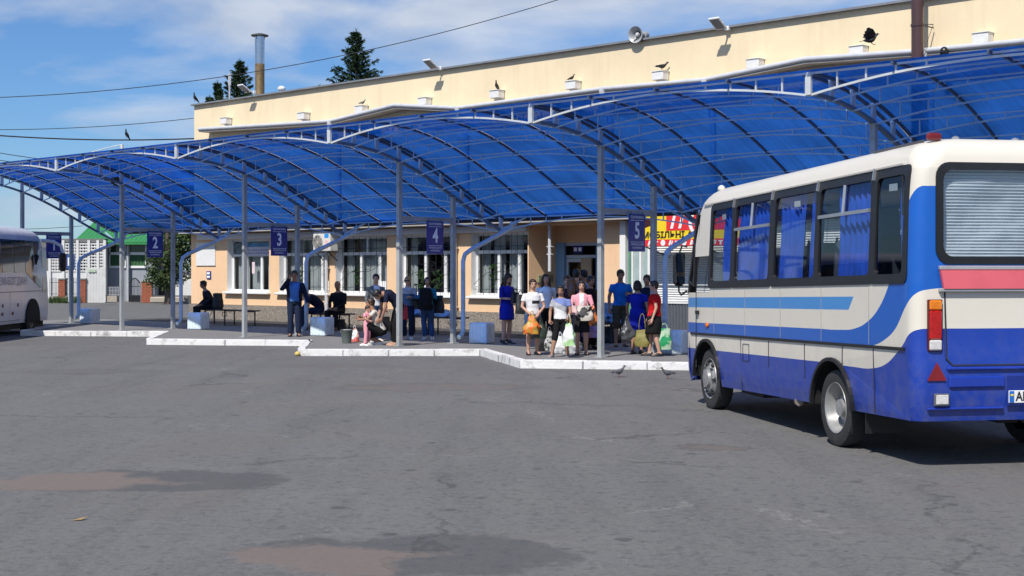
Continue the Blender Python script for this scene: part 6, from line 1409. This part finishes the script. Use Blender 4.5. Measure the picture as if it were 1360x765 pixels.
    if hair != 'none':
        hball(t, (0, -.16, .32), (.79, .90, .80)); hball(t, (0, .30, .66), (.60, .52, .36)); hball(t, (0, -.45, -.10), (.66, .50, .62))
        for sx_ in (-1, 1): hball(t, (sx_ * .58, .05, .15), (.20, .40, .42))
    if hair == 'bob':
        for sx_ in (-1, 1): hball(t, (sx_ * .68, .0, -.30), (.26, .52, .72))
        hball(t, (0, -.55, -.45), (.72, .45, .70))
    if hair == 'long':
        bk = hc_ + HM @ Vector((0, -.55, -.1)) * hs_; dn = J['chest'] - Vector((0, .075 * h, 0)); md = bk.lerp(dn, .5) - Vector((0, .02 * h, 0))
        rings = [[W(c + Vector((rx * h * math.cos(q), ry * h * math.sin(q), 0))) for q in [2 * math.pi * j / 14 for j in range(14)]] for c, rx, ry in ((bk, .044, .03), (md, .052, .026), (dn.lerp(md, .4), .046, .022), (dn, .026, .014))]; t.rings(rings)
        for sx_ in (-1, 1): t.capsule([hp_(sx_ * .66, .05, .2), hp_(sx_ * .78, .05, -.5), W(J['neck'] + Vector((sx_ * .05, .022, -.03)) * h), W(J['chest'] + Vector((sx_ * .055, .058, .01)) * h)], [.018 * h, .020 * h, .018 * h, .010 * h], 8)
    if hair == 'tail': t.capsule([hp_(0, -.9, .3), hp_(0, -1.15, -.2), W(J['chest'].lerp(J['neck'], .4) - Vector((0, .075, 0)) * h)], [.02 * h, .024 * h, .010 * h], 8)
    if hair == 'curly':
        rr_ = random.Random(label)
        for _ in range(40): 
            u = Vector((rr_.gauss(0, 1), rr_.gauss(-.5, .8), rr_.gauss(.3, .9))).normalized(); hball(t, (u.x * .72, u.y * .75 - .1, u.z * .72 + .2), (.25, .25, .25), n=8, m=6)
    if t.v: job(t, .010, 'hair', [hm_], root, None, None, 2)
    return root, W, J
paint_leg = {}
# wardrobe
navy = cloth('navy', (.010, .014, .035)); black = cloth('black', (.010, .010, .011)); jean = cloth('jeans', (.035, .075, .17)); djean = cloth('dark_jeans', (.015, .024, .055)); white = cloth('white', (.72, .72, .72), var=.08)
grey = cloth('grey_melange', (.13, .15, .16)); teal = cloth('teal', (.01, .20, .30)); blue_d = cloth('royal_blue', (.008, .018, .33)); blue_t = cloth('bright_blue', (.010, .15, .52)); brown = cloth('khaki_brown', (.075, .058, .035)); redc = cloth('red', (.55, .010, .014)); pink = cloth('pink', (.80, .34, .40), var=.1)
lblue = cloth('heather_blue', (.17, .22, .46)); lgrey = cloth('pale_grey', (.42, .42, .44)); shirtb = cloth('shirt_blue', (.06, .17, .46)); denim = cloth('denim_shirt', (.10, .20, .38)); stripe_w = cloth('ecru', (.58, .55, .50)); steelb = cloth('steel_blue', (.09, .15, .25)); dk = cloth('charcoal', (.022, .022, .026))
sh_b = M('shoe_black', (.012, .012, .013), .4); sh_w = M('shoe_white', (.75, .75, .74), .5, var=.05); sh_g = M('shoe_grey_check', (.22, .22, .23), .7, var=.5, scale=40)
def at(px, py): return GP(px, py, PZ)
def on_bench(px): q = P(S(px, BD), BD, PZ); return q
# seated and standing people, left to right
person('man in black hooded jacket sitting hunched on the bench by the building corner', on_bench(279), -58, 1.74, dk, black, 'short', 'black', 1, dict(SIT, chest=(0, .05, .50), neck=(0, .09, .60), head=(0, .125, .695), shR=(.105, .07, .575), shL=(-.105, .07, .575)), 'long', 'pants', sh_b, head_yaw=-15, head_pitch=-5)
person('man in dark jacket and blue shirt holding a hand to his face', at(391, 447), 8, 1.66, [shirtb], djean, 'short', 'grey', 1, dict(elR=(.185, .05, .70), wrR=(.075, .085, .865), elL=(-.165, -.02, .635), wrL=(-.20, .05, .50)), 'none', 'pants', sh_b, vest=navy, build=1.08, head_pitch=-8)
person('person in dark jacket bent forward on the bench behind the blue pipe', on_bench(424), -75, 1.72, navy, djean, 'short', 'black', 1, dict(SIT, chest=(0, .09, .475), neck=(0, .17, .55), head=(0, .235, .60), shR=(.105, .14, .53), shL=(-.105, .14, .53), elR=(.13, .2, .40), elL=(-.13, .2, .40), wrR=(.05, .28, .33), wrL=(-.05, .28, .33)), 'long', 'pants', sh_b, build=1.1)
person('close-cropped man in black sweater sitting at the end of the second bench', on_bench(450), -22, 1.75, black, black, 'none', 'grey', 1, SIT, 'long', 'pants', sh_b, build=1.1, head_yaw=12)
pz_g = lambda p: 1 if (abs(p.x) < .042 and p.y > .0) else 0
person('dark-haired person in open grey hoodie over white T-shirt standing behind the crouching man', at(499, 453.5), 22, 1.58, [grey, white], jean, 'short', 'black', 0, dict(elR=(.14, .0, .63), wrR=(.12, .05, .49)), 'long', 'pants', sh_w, paint=pz_g, head_yaw=-20)
CR_ = dict(pel=(0, -.04, .19), waist=(0, .0, .275), chest=(0, .055, .39), neck=(0, .085, .49), head=(0, .115, .585), shR=(.105, .065, .465), shL=(-.105, .065, .465), elR=(.13, .16, .37), elL=(-.13, .16, .37), wrR=(.05, .25, .39), wrL=(-.05, .25, .36), hipR=(.055, -.03, .185), hipL=(-.055, -.03, .185), knR=(.10, .17, .115), knL=(-.085, .20, .30), anR=(.075, -.02, .05), anL=(-.075, .155, .05))
person('crouching man in ecru striped T-shirt and black shorts hugging a child', at(503, 458.5), -82, 1.58, stripe_w, black, 'short', 'brown', 1, CR_, 'short', 'shorts', sh_w)
person('small child in pink top held by the crouching man', at(487.5, 459), 60, .88, pink, pink, 'short', 'brown', 0, dict(elR=(.14, .06, .66), wrR=(.08, .14, .62)), 'short', 'pants', sh_w, head_pitch=-6)
BEND = dict(pel=(0, -.05, .53), waist=(0, .0, .61), chest=(0, .09, .68), neck=(0, .165, .69), head=(0, .235, .675), shR=(.105, .14, .67), shL=(-.105, .14, .67), elR=(.13, .16, .51), elL=(-.13, .16, .51), wrR=(.08, .21, .37), wrL=(-.09, .20, .37), hipR=(.05, -.055, .51), hipL=(-.05, -.055, .51))
LB = 'person in navy T-shirt and white-striped track trousers bending over the crouching man'
paint_leg[LB] = lambda p: 1 if abs(abs(p.x) - .102) < .03 and abs(p.y + .01) < .014 else 0
person(LB, at(524.5, 459), -72, 1.64, navy, [black, white], 'short', 'black', 1, BEND, 'short', 'pants', M('tan_sandal', (.45, .27, .18), .6), head_pitch=-55)
pz_s = lambda p: 1 if p.z > .715 else 0
_bw = person('blond woman in sunglasses and blue sweater with white yoke, half behind the post', at(541.5, 450.5), -4, 1.51, [steelb, lgrey], djean, 'curly', 'blond', 0, dict(elL=(-.14, .03, .64), wrL=(-.07, .10, .66)), 'long', 'pants', sh_w, fem=True, paint=pz_s, build=1.06)
t = MB(); _c = _bw[1](_bw[2]['head']); _f = Vector((math.sin(R(-4)), -math.cos(R(-4)), 0)); _s = Vector((_f.y, -_f.x, 0)); hs0 = .066 * 1.51
for sx_ in (-1, 1): t.ball(_c + _f * hs0 * .84 + _s * sx_ * hs0 * .28 + UZ * hs0 * .06, (.027, .012, .021))
t.bar(_c + _f * hs0 * .86 - _s * hs0 * .6 + UZ * hs0 * .1, _c + _f * hs0 * .86 + _s * hs0 * .6 + UZ * hs0 * .1, .008); t.build('sunglasses', EYE, _bw[0], smooth=True)
person('dark-haired woman in teal cardigan and jeans clutching a black jacket', at(568, 450.5), -6, 1.50, teal, jean, 'bob', 'black', 0, dict(elR=(.14, .05, .645), wrR=(.04, .11, .68), elL=(-.14, .05, .645), wrL=(-.06, .115, .70), knR=(.06, .012, .285), anR=(.04, .0, .05), anL=(-.075, .0, .05)), 'long', 'pants', sh_w, fem=True, build=1.06, head_pitch=8)
person('long-haired woman in royal blue dress looking down at her bag', at(672.5, 457), 48, 1.60, blue_d, blue_d, 'long', 'brown', 0, dict(head=(0, .035, .915), elR=(.14, .03, .64), wrR=(.05, .13, .63), elL=(-.14, .03, .64), wrL=(-.05, .13, .60)), 'half', 'dress', sh_b, fem=True, heels=True, head_pitch=-26, hem=.34)
pz_t = lambda p: 1 if (p.z > .665 and p.z < .705 and abs(p.x + .02) < .05 and p.y > .02) else 0
person('smiling girl in white T-shirt and denim shorts carrying orange bags', at(707.5, 471.5), 14, 1.49, [white, dk], jean, 'tail', 'brown', 0, dict(elR=(.15, .02, .63), wrR=(.05, .12, .52), elL=(-.15, .02, .63), wrL=(-.04, .12, .53)), 'short', 'shorts', sh_b, fem=True, build=1.08, paint=pz_t)
person('woman in white blouse and black trousers behind the girl with orange bags', at(725, 461), 8, 1.59, white, black, 'long', 'brown', 0, None, 'half', 'pants', sh_b, fem=True)
pz_b = lambda p: 0 if p.z > .735 + .45 * p.x else (1 if p.z > .655 + .45 * p.x else 2)
person('boy in blue, grey and white diagonal T-shirt and black shorts', at(745, 474.5), -14, 1.37, [lblue, lgrey, white], black, 'short', 'black', 1, dict(elR=(.15, .0, .63), wrR=(.14, .07, .52), elL=(-.14, .03, .64), wrL=(-.13, .11, .56), knR=(.075, .03, .285), anR=(.115, .06, .05), knL=(-.06, .0, .285), anL=(-.085, -.05, .05)), 'short', 'knee', sh_g, paint=pz_b)
person('brown-haired boy half hidden behind the boy in the diagonal T-shirt', at(753.5, 466), -8, 1.56, dk, djean, 'short', 'brown', 0, None, 'short', 'pants', sh_b)
person('girl with long reddish blond hair seen from behind in the crowd', at(759.5, 467), 172, 1.52, cloth('dark_plum', (.05, .02, .035)), djean, 'long', 'red', 0, None, 'half', 'pants', sh_b, fem=True)
person('tall dark-haired person in denim shirt at the back of the crowd', at(765.5, 461), 165, 1.69, denim, djean, 'short', 'black', 0, None, 'long', 'pants', sh_b)
person('curly dark-haired person in pale blue shirt facing left at the back of the crowd', at(775.5, 460), -70, 1.68, cloth('pale_denim', (.22, .32, .46)), djean, 'curly', 'black', 1, None, 'short', 'pants', sh_b)
person('woman in pink hooded jacket and dark shorts carrying patterned bags', at(772.5, 471.5), -4, 1.46, [pink, white], dk, 'bob', 'black', 0, dict(elR=(.14, .03, .64), wrR=(.07, .12, .60), elL=(-.15, .03, .63), wrL=(-.11, .12, .58)), 'long', 'shorts', sh_b, fem=True, paint=lambda p: 1 if (abs(p.x) < .03 and p.y > .03 and p.z > .66) else 0)
person('man in black T-shirt behind the woman in pink', at(784, 464), 40, 1.55, black, black, 'short', 'black', 1, None, 'short', 'pants', sh_b)
person('tall man in bright blue T-shirt and brown shorts right of the front post', at(824, 460.5), 6, 1.68, blue_t, brown, 'short', 'black', 1, dict(elL=(-.155, .0, .64), wrL=(-.10, .10, .66)), 'short', 'knee', sh_b, head_pitch=-6)
person('dark-haired woman in blue dress seen from behind with grey carrier bag', at(846.5, 470), 158, 1.46, blue_d, blue_d, 'bob', 'black', 1, dict(elL=(-.155, .03, .63), wrL=(-.16, .09, .50)), 'short', 'dress', sh_b, fem=True, build=1.08, hem=.30)
person('young man in navy shirt partly hidden between the two women at right', at(859.5, 463), -25, 1.57, navy, djean, 'short', 'black', 1, None, 'short', 'pants', sh_b)
person('short-haired woman in red T-shirt and black skirt carrying a green bag', at(869.5, 473), -96, 1.46, redc, black, 'short', 'brown', 0, dict(anR=(.06, .07, .05), anL=(-.06, -.06, .05), knR=(.058, .05, .285), knL=(-.056, -.01, .285), elR=(.14, .02, .63), wrR=(.14, .08, .50)), 'short', 'skirt', sh_b, fem=True, build=1.14, hem=.29)
# passenger in the rear seat of the bus
# evaluate all remeshed bodies and clothes in one pass
tmp = bpy.data.scenes.new('tmp'); objs = []
for i, (mb, vox, name, mats, parent, extra, paint, si) in enumerate(JOBS):
    me = mb.mesh('j', [mats[0]], INV[parent.name]); o = bpy.data.objects.new('j%d' % i, me); tmp.collection.objects.link(o)
    md = o.modifiers.new('r', 'REMESH'); md.mode = 'VOXEL'; md.voxel_size = vox; md.use_smooth_shade = True
    ms = o.modifiers.new('s', 'SMOOTH'); ms.factor = .5; ms.iterations = si; objs.append(o)
dg = None
with bpy.context.temp_override(scene=tmp, view_layer=tmp.view_layers[0]):
    tmp.view_layers[0].update(); dg = tmp.view_layers[0].depsgraph
    news = [bpy.data.meshes.new_from_object(o.evaluated_get(dg)) for o in objs]
for o, me, (mb, vox, name, mats, parent, extra, paint, si) in zip(objs, news, JOBS):
    me.name = name; me.materials.clear()
    for m_ in mats: me.materials.append(m_)
    if extra is not None and extra.v:
        bm = bmesh.new(); bm.from_mesh(me); inv = INV[parent.name]; vs = [bm.verts.new(inv @ v) for v in extra.v]
        for f, k in zip(extra.f, extra.mi):
            try: fc = bm.faces.new([vs[j] for j in f]); fc.material_index = k; fc.smooth = True
            except ValueError: pass
        bm.to_mesh(me); bm.free()
    if paint: me.polygons.foreach_set('material_index', [paint(p.center) for p in me.polygons])
    me.polygons.foreach_set('use_smooth', [True] * len(me.polygons)); me.update()
    ob = bpy.data.objects.new(name, me); COL.objects.link(ob); ob.parent = parent
    d = o.data; bpy.data.objects.remove(o); bpy.data.meshes.remove(d)
bpy.data.scenes.remove(tmp)
# ------------------------------------------------------------------ bags and small things
def bag(name, label, cat, c, size, mat, rz=0.0, handles=2, seed=1, flat=.25, hmat=None, hh=.11, crumple=.10, group=None, handle_part='handle'):
    w, d, h = size; c = Vector(c); rnd = random.Random(seed); base = c - Vector((0, 0, h / 2)); r = thing(name, label, cat, base, rz, group); t = MB(); rings = []; A = Rz(rz)
    for k in range(15):
        f = k / 14; z = -h / 2 + h * f; pin = (.38 if name == 'carrier_bag' and flat < .6 else .96); sx_ = w / 2 * (.86 + .14 * math.sin(math.pi * min(1, f * 1.2 + .2))) * (1 - (1 - pin) * f ** 2.6); sy_ = d / 2 * (.80 + .25 * math.sin(math.pi * min(1, f * 1.1 + .15))) * (1 - (1 - flat) * f ** 2.2)
        ring = []
        for j in range(28):
            q = 2 * math.pi * j / 28; e = .7; x = sx_ * math.copysign(abs(math.cos(q)) ** e, math.cos(q)); y = sy_ * math.copysign(abs(math.sin(q)) ** e, math.sin(q)); nz_ = 1 + 1.5 * crumple * (mnoise.noise(Vector((x * 9 + seed, y * 9, z * 9))) + .6 * mnoise.noise(Vector((x * 22 + seed, y * 22, z * 16))))
            ring.append(c + A @ Vector((x * nz_, y * nz_, z + .02 * mnoise.noise(Vector((x * 7, y * 7, z * 5 + seed))))))
        rings.append(ring)
    t.rings(rings); t.build('pouch', mat, r, smooth=55)
    for k in range(handles):
        s_ = (-1, 1)[k] * d * .08; t = MB(); t.tube([c + A @ Vector((w * (.12 if name == 'carrier_bag' and flat < .6 else .22) * math.cos(math.pi * q / 10), s_ * (1 - .7 * math.sin(math.pi * q / 10)), h / 2 - .03 + hh * math.sin(math.pi * q / 10))) for q in range(11)], .007, 6); t.build(handle_part, hmat or mat, r, smooth=True)
    return r
def check_mat(name, a, c, sc_, kind='check'):
    if name in MATS: return MATS[name]
    m, t, b = nodes_of(name); N = t.nodes.new; K = t.links.new; tcx = N('ShaderNodeTexCoord')
    if kind == 'check': n = N('ShaderNodeTexChecker'); n.inputs['Scale'].default_value = sc_; n.inputs['Color1'].default_value = (*a, 1); n.inputs['Color2'].default_value = (*c, 1); K(tcx.outputs['Object'], n.inputs['Vector']); col = n.outputs['Color']
    else:
        v = N('ShaderNodeTexNoise'); v.inputs['Scale'].default_value = sc_; v.inputs['Detail'].default_value = 3; K(tcx.outputs['Object'], v.inputs['Vector']); r_ = N('ShaderNodeValToRGB'); r_.color_ramp.elements[0].position = .47; r_.color_ramp.elements[1].position = .53; r_.color_ramp.elements[0].color = (*a, 1); r_.color_ramp.elements[1].color = (*c, 1); K(v.outputs['Fac'], r_.inputs['Fac']); col = r_.outputs['Color']
    K(col, b.inputs['Base Color']); b.inputs['Roughness'].default_value = .45; MATS[name] = m; return m
plw = M('plastic_bag_white', (.72, .73, .74), .4, var=.1, scale=9, bump=.4, bscale=12); plg = M('plastic_bag_grey', (.07, .075, .08), .35, var=.3, scale=9, bump=.5, bscale=12); orp = check_mat('orange_print', (.78, .16, .02), (.45, .30, .05), 9, 'n')
blkb = M('bag_black', (.012, .012, .013), .5, bump=.3, bscale=12); 
bag('carrier_bag', 'crumpled orange carrier bag held by the girl in the white T-shirt', 'bag', AT(706.5, 431, 26.75), (.30, .2, .36), orp, R(10), seed=2, crumple=.3)
bag('carrier_bag', 'dark green carrier bag behind the orange one', 'bag', AT(716.5, 436, 26.85), (.24, .18, .38), M('bag_dark_green', (.03, .045, .03), .4, var=.4, bump=.4, bscale=12), R(-5), seed=3, crumple=.25)
bag('carrier_bag', 'white and pale green plastic bag hanging from the hand of the boy', 'bag', AT(755.5, 444, 26.05), (.25, .2, .42), check_mat('white_green_print', (.72, .74, .70), (.42, .66, .30), 5, 'n'), R(-12), seed=4, flat=.12, crumple=.22, hh=.2)
bag('handbag', 'black and white patterned bag held by the woman in pink', 'bag', AT(776, 416, 26.7), (.36, .16, .28), check_mat('black_white_print', (.012, .012, .012), (.62, .58, .50), 7, 'n'), R(-5), seed=5, flat=.6, crumple=.08)
bag('carrier_bag', 'orange and black patterned bag on the arm of the woman in pink', 'bag', AT(788, 421, 26.8), (.20, .14, .34), check_mat('orange_black_print', (.70, .18, .03), (.05, .03, .02), 8, 'n'), R(20), seed=6, flat=.5)
bag('handbag', 'small pale pink handbag in front of the woman in pink', 'bag', AT(762.5, 412, 26.5), (.14, .09, .18), M('bag_pale_pink', (.62, .42, .42), .5), R(-30), seed=7, flat=.5, hmat=M('strap_pink', (.6, .4, .4), .5))
bag('carrier_bag', 'orange patterned bag between the boy and the woman in pink', 'bag', AT(754.5, 419, 26.35), (.13, .12, .30), check_mat('orange_black_print', (.70, .18, .03), (.05, .03, .02), 8, 'n'), R(-60), seed=8)
gz = PZ
def on_floor(px, py, h): q = GP(px, py, gz); return q + Vector((0, 0, h / 2))
bag('carrier_bag', 'white sack standing on the platform behind the legs of the boy', 'bag', on_floor(744, 469.5, .34), (.24, .2, .34), plw, 0, seed=9, crumple=.3)
bag('carrier_bag', 'pale translucent sack standing on the platform beside the woman in pink', 'bag', on_floor(762.5, 469, .38), (.28, .24, .38), M('plastic_bag_pale', (.48, .50, .52), .35, var=.25, scale=9, bump=.5, bscale=12), 0, seed=10, crumple=.32)
bag('carrier_bag', 'patterned grey sack behind the girl with the orange bags', 'bag', on_floor(730, 467, .42), (.22, .2, .42), check_mat('grey_print', (.06, .06, .06), (.40, .40, .38), 14, 'n'), 0, seed=11, crumple=.2)
bag('travel_bag', 'black travel bag standing on the platform behind the girl with the orange bags', 'bag', on_floor(721, 466.5, .46), (.30, .22, .46), blkb, R(10), seed=12, flat=.8, crumple=.06)
bag('backpack', 'dark backpack between the woman in the blue dress and the girl in white', 'backpack', AT(691.5, 404, 28.6), (.22, .16, .40), M('backpack_dark', (.02, .022, .024), .6, bump=.3, bscale=14), R(20), seed=13, flat=.5)
bag('handbag', 'black handbag held by the woman in the royal blue dress', 'bag', AT(684.5, 395, 30.4), (.22, .12, .24), blkb, R(30), seed=14, flat=.7)
bag('carrier_bag', 'dark grey carrier bag held by the woman in blue seen from behind', 'bag', AT(833, 438, 26.95), (.26, .18, .36), plg, R(20), seed=15, flat=.15, crumple=.3)
bag('handbag', 'olive shopping bag with long straps between the two women at right', 'bag', AT(853, 449, 26.75), (.30, .16, .32), M('bag_olive', (.22, .19, .05), .55, var=.3, scale=9), R(-20), seed=16, flat=.6, hh=.34, crumple=.08)
bag('carrier_bag', 'green and white checked shopping bag held by the woman in red', 'bag', AT(882, 450, 26.6), (.30, .14, .40), check_mat('green_print', (.02, .30, .10), (.45, .62, .42), 7, 'n'), R(8), seed=17, flat=.75, crumple=.08, hh=.12)
bag('belt_bag', 'black bag with two buckles at the waist of the woman in red', 'bag', AT(867.5, 417, 26.58), (.24, .05, .12), M('belt_red', (.45, .012, .015), .6), R(10), 0, seed=18, flat=.8, crumple=.03)
bag('jacket_bundle', 'folded black jacket held by the woman in teal', 'jacket', AT(565, 397, 32.9), (.34, .2, .50), cloth('black', (.010, .010, .011)), R(-5), 0, seed=19, flat=.6, crumple=.2)
bag('shoulder_bag', 'large black shoulder bag at the side of the woman in teal', 'bag', AT(581, 404, 33.3), (.34, .2, .42), blkb, R(-15), 1, seed=20, flat=.5, hh=.4)
bag('shoulder_bag', 'dark shoulder bag at the side of the blond woman', 'bag', AT(551, 401, 33.2), (.22, .16, .34), M('bag_dark_brown', (.03, .022, .02), .5), R(10), 1, seed=21, flat=.5, hh=.3)
bag('handbag', 'small red bag beside the post near the blond woman', 'bag', AT(538.5, 416, 32.8), (.12, .1, .28), M('bag_red', (.45, .02, .03), .5), R(10), 1, seed=22, flat=.4)
bag('shoulder_bag', 'black shoulder bag on the back of the crouching man', 'bag', AT(511.5, 430, 31.0), (.26, .16, .32), blkb, R(30), 0, seed=23, flat=.7, crumple=.08)
def bb(px, h): return P(S(px, BD), BD, PZ + .468 + h / 2)
bag('carrier_bag', 'pale blue carrier bag lying on the third bench behind the woman in teal', 'bag', bb(588, .20), (.62, .3, .20), M('plastic_pale_blue', (.30, .40, .55), .35, var=.4, scale=7, bump=.5, bscale=12), THETA, 0, seed=24, crumple=.4)
bag('carrier_bag', 'small blue carrier bag on the third bench between the two women', 'bag', bb(553, .22), (.34, .26, .22), M('plastic_blue', (.14, .26, .48), .35, var=.4, scale=7, bump=.5, bscale=12), THETA, 0, seed=25, crumple=.4)
bag('bundle', 'blue grey plastic bundle on the bench right of the front post', 'bundle', bb(806, .44), (.80, .34, .44), M('plastic_blue_grey', (.20, .28, .40), .35, var=.4, scale=7, bump=.5, bscale=12), THETA, 0, seed=26, crumple=.45)
bag('bundle', 'purple bundle standing behind the woman in pink', 'bundle', AT(785, 437, 28.6), (.36, .24, .36), M('plastic_mauve', (.36, .22, .40), .4, var=.25, scale=7, bump=.4, bscale=12), R(10), 0, seed=27, crumple=.3)
bag('travel_bag', 'black travel bag under the bench right of the front post', 'bag', on_floor(806, 455, .36), (.70, .3, .36), blkb, THETA, 1, seed=28, flat=.7, crumple=.08)
bag('travel_bag', 'dark bag on the floor under the seated close-cropped man', 'bag', on_floor(452, 437.5, .28), (.42, .24, .28), blkb, THETA, 1, seed=29, flat=.7, crumple=.1)
bag('backpack', 'black backpack on the back of the man by the building corner', 'backpack', on_bench(289) + Vector((0, 0, .70)), (.34, .24, .50), blkb, R(-58) + math.pi / 2, 0, seed=30, flat=.5, crumple=.06)
bag('carrier_bag', 'white plastic bag leaning on the grey bucket', 'bag', on_floor(471, 454, .30), (.22, .18, .30), check_mat('white_red_print', (.74, .74, .74), (.50, .10, .08), 3.2, 'n'), 0, 1, seed=31, flat=.1, crumple=.3)
t = MB(); q = GP(460.5, 456, PZ); t.lathe(q, [(.0, .003), (.10, .003), (.135, .29), (.145, .30), (.14, .31), (.128, .30), (.095, .03), (.0, .03)], n=24); bk = solo(t, 'bucket', M('bucket_grey', (.12, .14, .13), .5, var=.1), 'grey green plastic bucket standing on the platform edge', 'bucket', q, smooth=40)
t = MB(); t.tube([q + Vector((.14 * math.cos(math.pi * k / 12), -.03, .28 - .10 * math.sin(math.pi * k / 12))) for k in range(13)], .005, 5); t.build('bail', chrome, bk)
t = MB()
for k in range(9): a = k * .7; t.ball(q + Vector((.07 * math.cos(a), .07 * math.sin(a), .27)), .04, 8, 6)
t.build('bucket_contents', plw, bk)['kind'] = 'stuff'
t = MB(); q = GP(598, 453.5, PZ); t.ball(q + Vector((0, 0, .035)), (.08, .05, .035), 8, 6); solo(t, 'litter', plw, 'scrap of white litter on the platform near the fourth post', 'litter', q, smooth=True)
t = MB(); q = GP(395, 473); t.ball(q + Vector((0, 0, .05)), (.06, .05, .05), 10, 6); solo(t, 'litter', M('litter_yellow', (.65, .48, .12), .5), 'small yellow litter by the end of the white kerb', 'litter', q, smooth=True)
t = MB(); q = GP(95, 692); t.prism([q + Vector((0, 0, .004)), q + Vector((.07, .01, .008)), q + Vector((.10, .06, .02)), q + Vector((.03, .05, .004))], (0, 0, .003)); solo(t, 'fallen_leaf', M('leaf_tan', (.42, .26, .10), .7), 'dry tan leaf on the asphalt at lower left', 'leaf', q)

# ------------------------------------------------------------------ birds
pig = M('pigeon_grey', (.11, .115, .125), .6, var=.4, scale=20); pigd = M('pigeon_dark', (.025, .027, .032), .5, var=.3, scale=20); crow = M('jackdaw_black', (.012, .012, .014), .5); crowg = M('jackdaw_grey', (.07, .068, .066), .6); legm = M('bird_leg', (.30, .08, .06), .6)
def bird(label, loc, a, size, bm_, hm, wing='fold', group='birds', pitch_=8, neckz=0.0, cat='bird'):
    A = Rz(R(a) + math.pi) @ Matrix.Rotation(R(pitch_), 3, 'X'); L_ = size; base = Vector(loc); zc0 = base + Vector((0, 0, .36 * L_ if wing == 'fold' else 0)); r = thing('bird', label, cat, base, R(a) + math.pi, group)
    def w(x, y, z): return zc0 + A @ Vector((x, y, z)) * L_
    t = MB(); rings = []
    for y, rr, dz in ((-.40, .02, .04), (-.30, .07, .03), (-.15, .125, .0), (.05, .15, -.02), (.2, .125, .02), (.30, .085, .09), (.36, .065, .15), (.40, .07, .20), (.45, .062, .22), (.49, .03, .22)):
        rings.append([w(rr * math.cos(q), y, dz + neckz * max(0, y) + rr * 1.05 * math.sin(q)) for q in [2 * math.pi * j / 12 for j in range(12)]])
    t.rings(rings); t.build('body', bm_, r, smooth=True)
    t = MB(); t.ball(w(0, .43, .235), tuple(L_ * q for q in (.062, .075, .062)), 10, 8, A); hd = t.build('head', hm, r, smooth=True)
    t = MB(); t.tube([w(0, .49, .225), w(0, .58, .20)], [.022 * L_, .004 * L_], 6); t.build('beak', crow, hd)
    t = MB(); t.rings([[w(-.045, -.3, .06), w(.045, -.3, .06), w(.045, -.3, .035), w(-.045, -.3, .035)], [w(-.075, -.62, .03), w(.075, -.62, .03), w(.075, -.62, .02), w(-.075, -.62, .02)]]); t.build('tail', pigd if bm_ is pig else crow, r)
    for s_ in (-1, 1):
        t = MB()
        if wing == 'fold': t.rings([[w(s_ * x, y, z + e) for e in (-.05, .05)] + [w(s_ * (x - .03), y, z + e) for e in (.07, -.07)] for x, y, z in ((.11, .22, .02), (.155, .05, .02), (.125, -.2, .02), (.04, -.48, .02))])
        else:
            up = wing; pts = [(.08, .22, .06), (.25, .34, .06 + .20 * up), (.45, .22, .06 + .55 * up), (.62, -.02, .06 + .72 * up), (.60, -.14, .06 + .68 * up), (.52, -.16, .06 + .56 * up), (.48, -.28, .06 + .50 * up), (.38, -.24, .06 + .40 * up), (.3, -.34, .06 + .28 * up), (.2, -.26, .06 + .15 * up), (.08, -.22, .04)]
            t.prism([w(s_ * x, y, z) for x, y, z in pts], A @ Vector((0, 0, .018 * L_)))
        t.build('wing', pig if bm_ is pig else crow, r)
    for s_ in (-1, 1):
        t = MB(); hip = w(s_ * .05, -.02, -.13)
        if wing == 'fold': ft = Vector((hip.x, hip.y, base.z + .004)); t.tube([hip, ft], .012 * L_, 5); f_ = A @ Vector((0, .09, 0)) * L_; t.tube([ft, ft + Vector((f_.x, f_.y, 0))], .01 * L_, 4); t.tube([ft, ft + Rz(.5) @ Vector((f_.x, f_.y, 0))], .009 * L_, 4)
        else: t.tube([hip, hip + A @ Vector((.02, .12, -.16)) * L_, hip + A @ Vector((.02, .24, -.18)) * L_], .012 * L_, 5)
        t.build('leg', legm if bm_ is pig else crow, r)
bird('dark pigeon on the asphalt beside the kerb below the man on the phone', GP(417, 462), -60, 0.286, pigd, pigd)
bird('grey pigeon on the asphalt below the front post of platform five', GP(822, 501), 120, 0.277, pig, pigd)
bird('pale grey pigeon on the asphalt near the front of the bus', GP(887, 503), -70, 0.277, pig, pig)
bird('black jackdaw flying in front of the cream upper wall', AT(1156, 53, 27.5), 80, 0.353, crow, crowg, 0.75, pitch_=12)
bird('black jackdaw flying under the canopy near the number two sign', AT(152, 243, 38.2), 120, 0.353, crow, crow, .55, pitch_=-18)
bird('black bird perched on the thick dark wire against the sky', AT(168.5, 183.6, 47.6), -20, 0.353, crow, crow, pitch_=45)
bird('black bird perched on the left corner of the roof', AT(259.5, 137, 48.2) + Vector((0, 0, .05)), -40, 0.353, crow, crow, pitch_=45)
bird('black bird perched on the fifth white wall box from the left', BOXP[4], -30, 0.302, crow, crow, pitch_=45)
bird('black bird perched on the seventh white wall box from the left', BOXP[6] + UXf * .05, 60, 0.336, crow, crow, pitch_=0)
bird('pale bird perched on the third white wall box from the left', BOXP[2] + UXf * .05, 60, 0.252, pig, pig, pitch_=10)
bird('small dark bird perched on the sixth white wall box from the left', BOXP[5] - UXf * .05, 60, 0.235, crow, crow, pitch_=20)
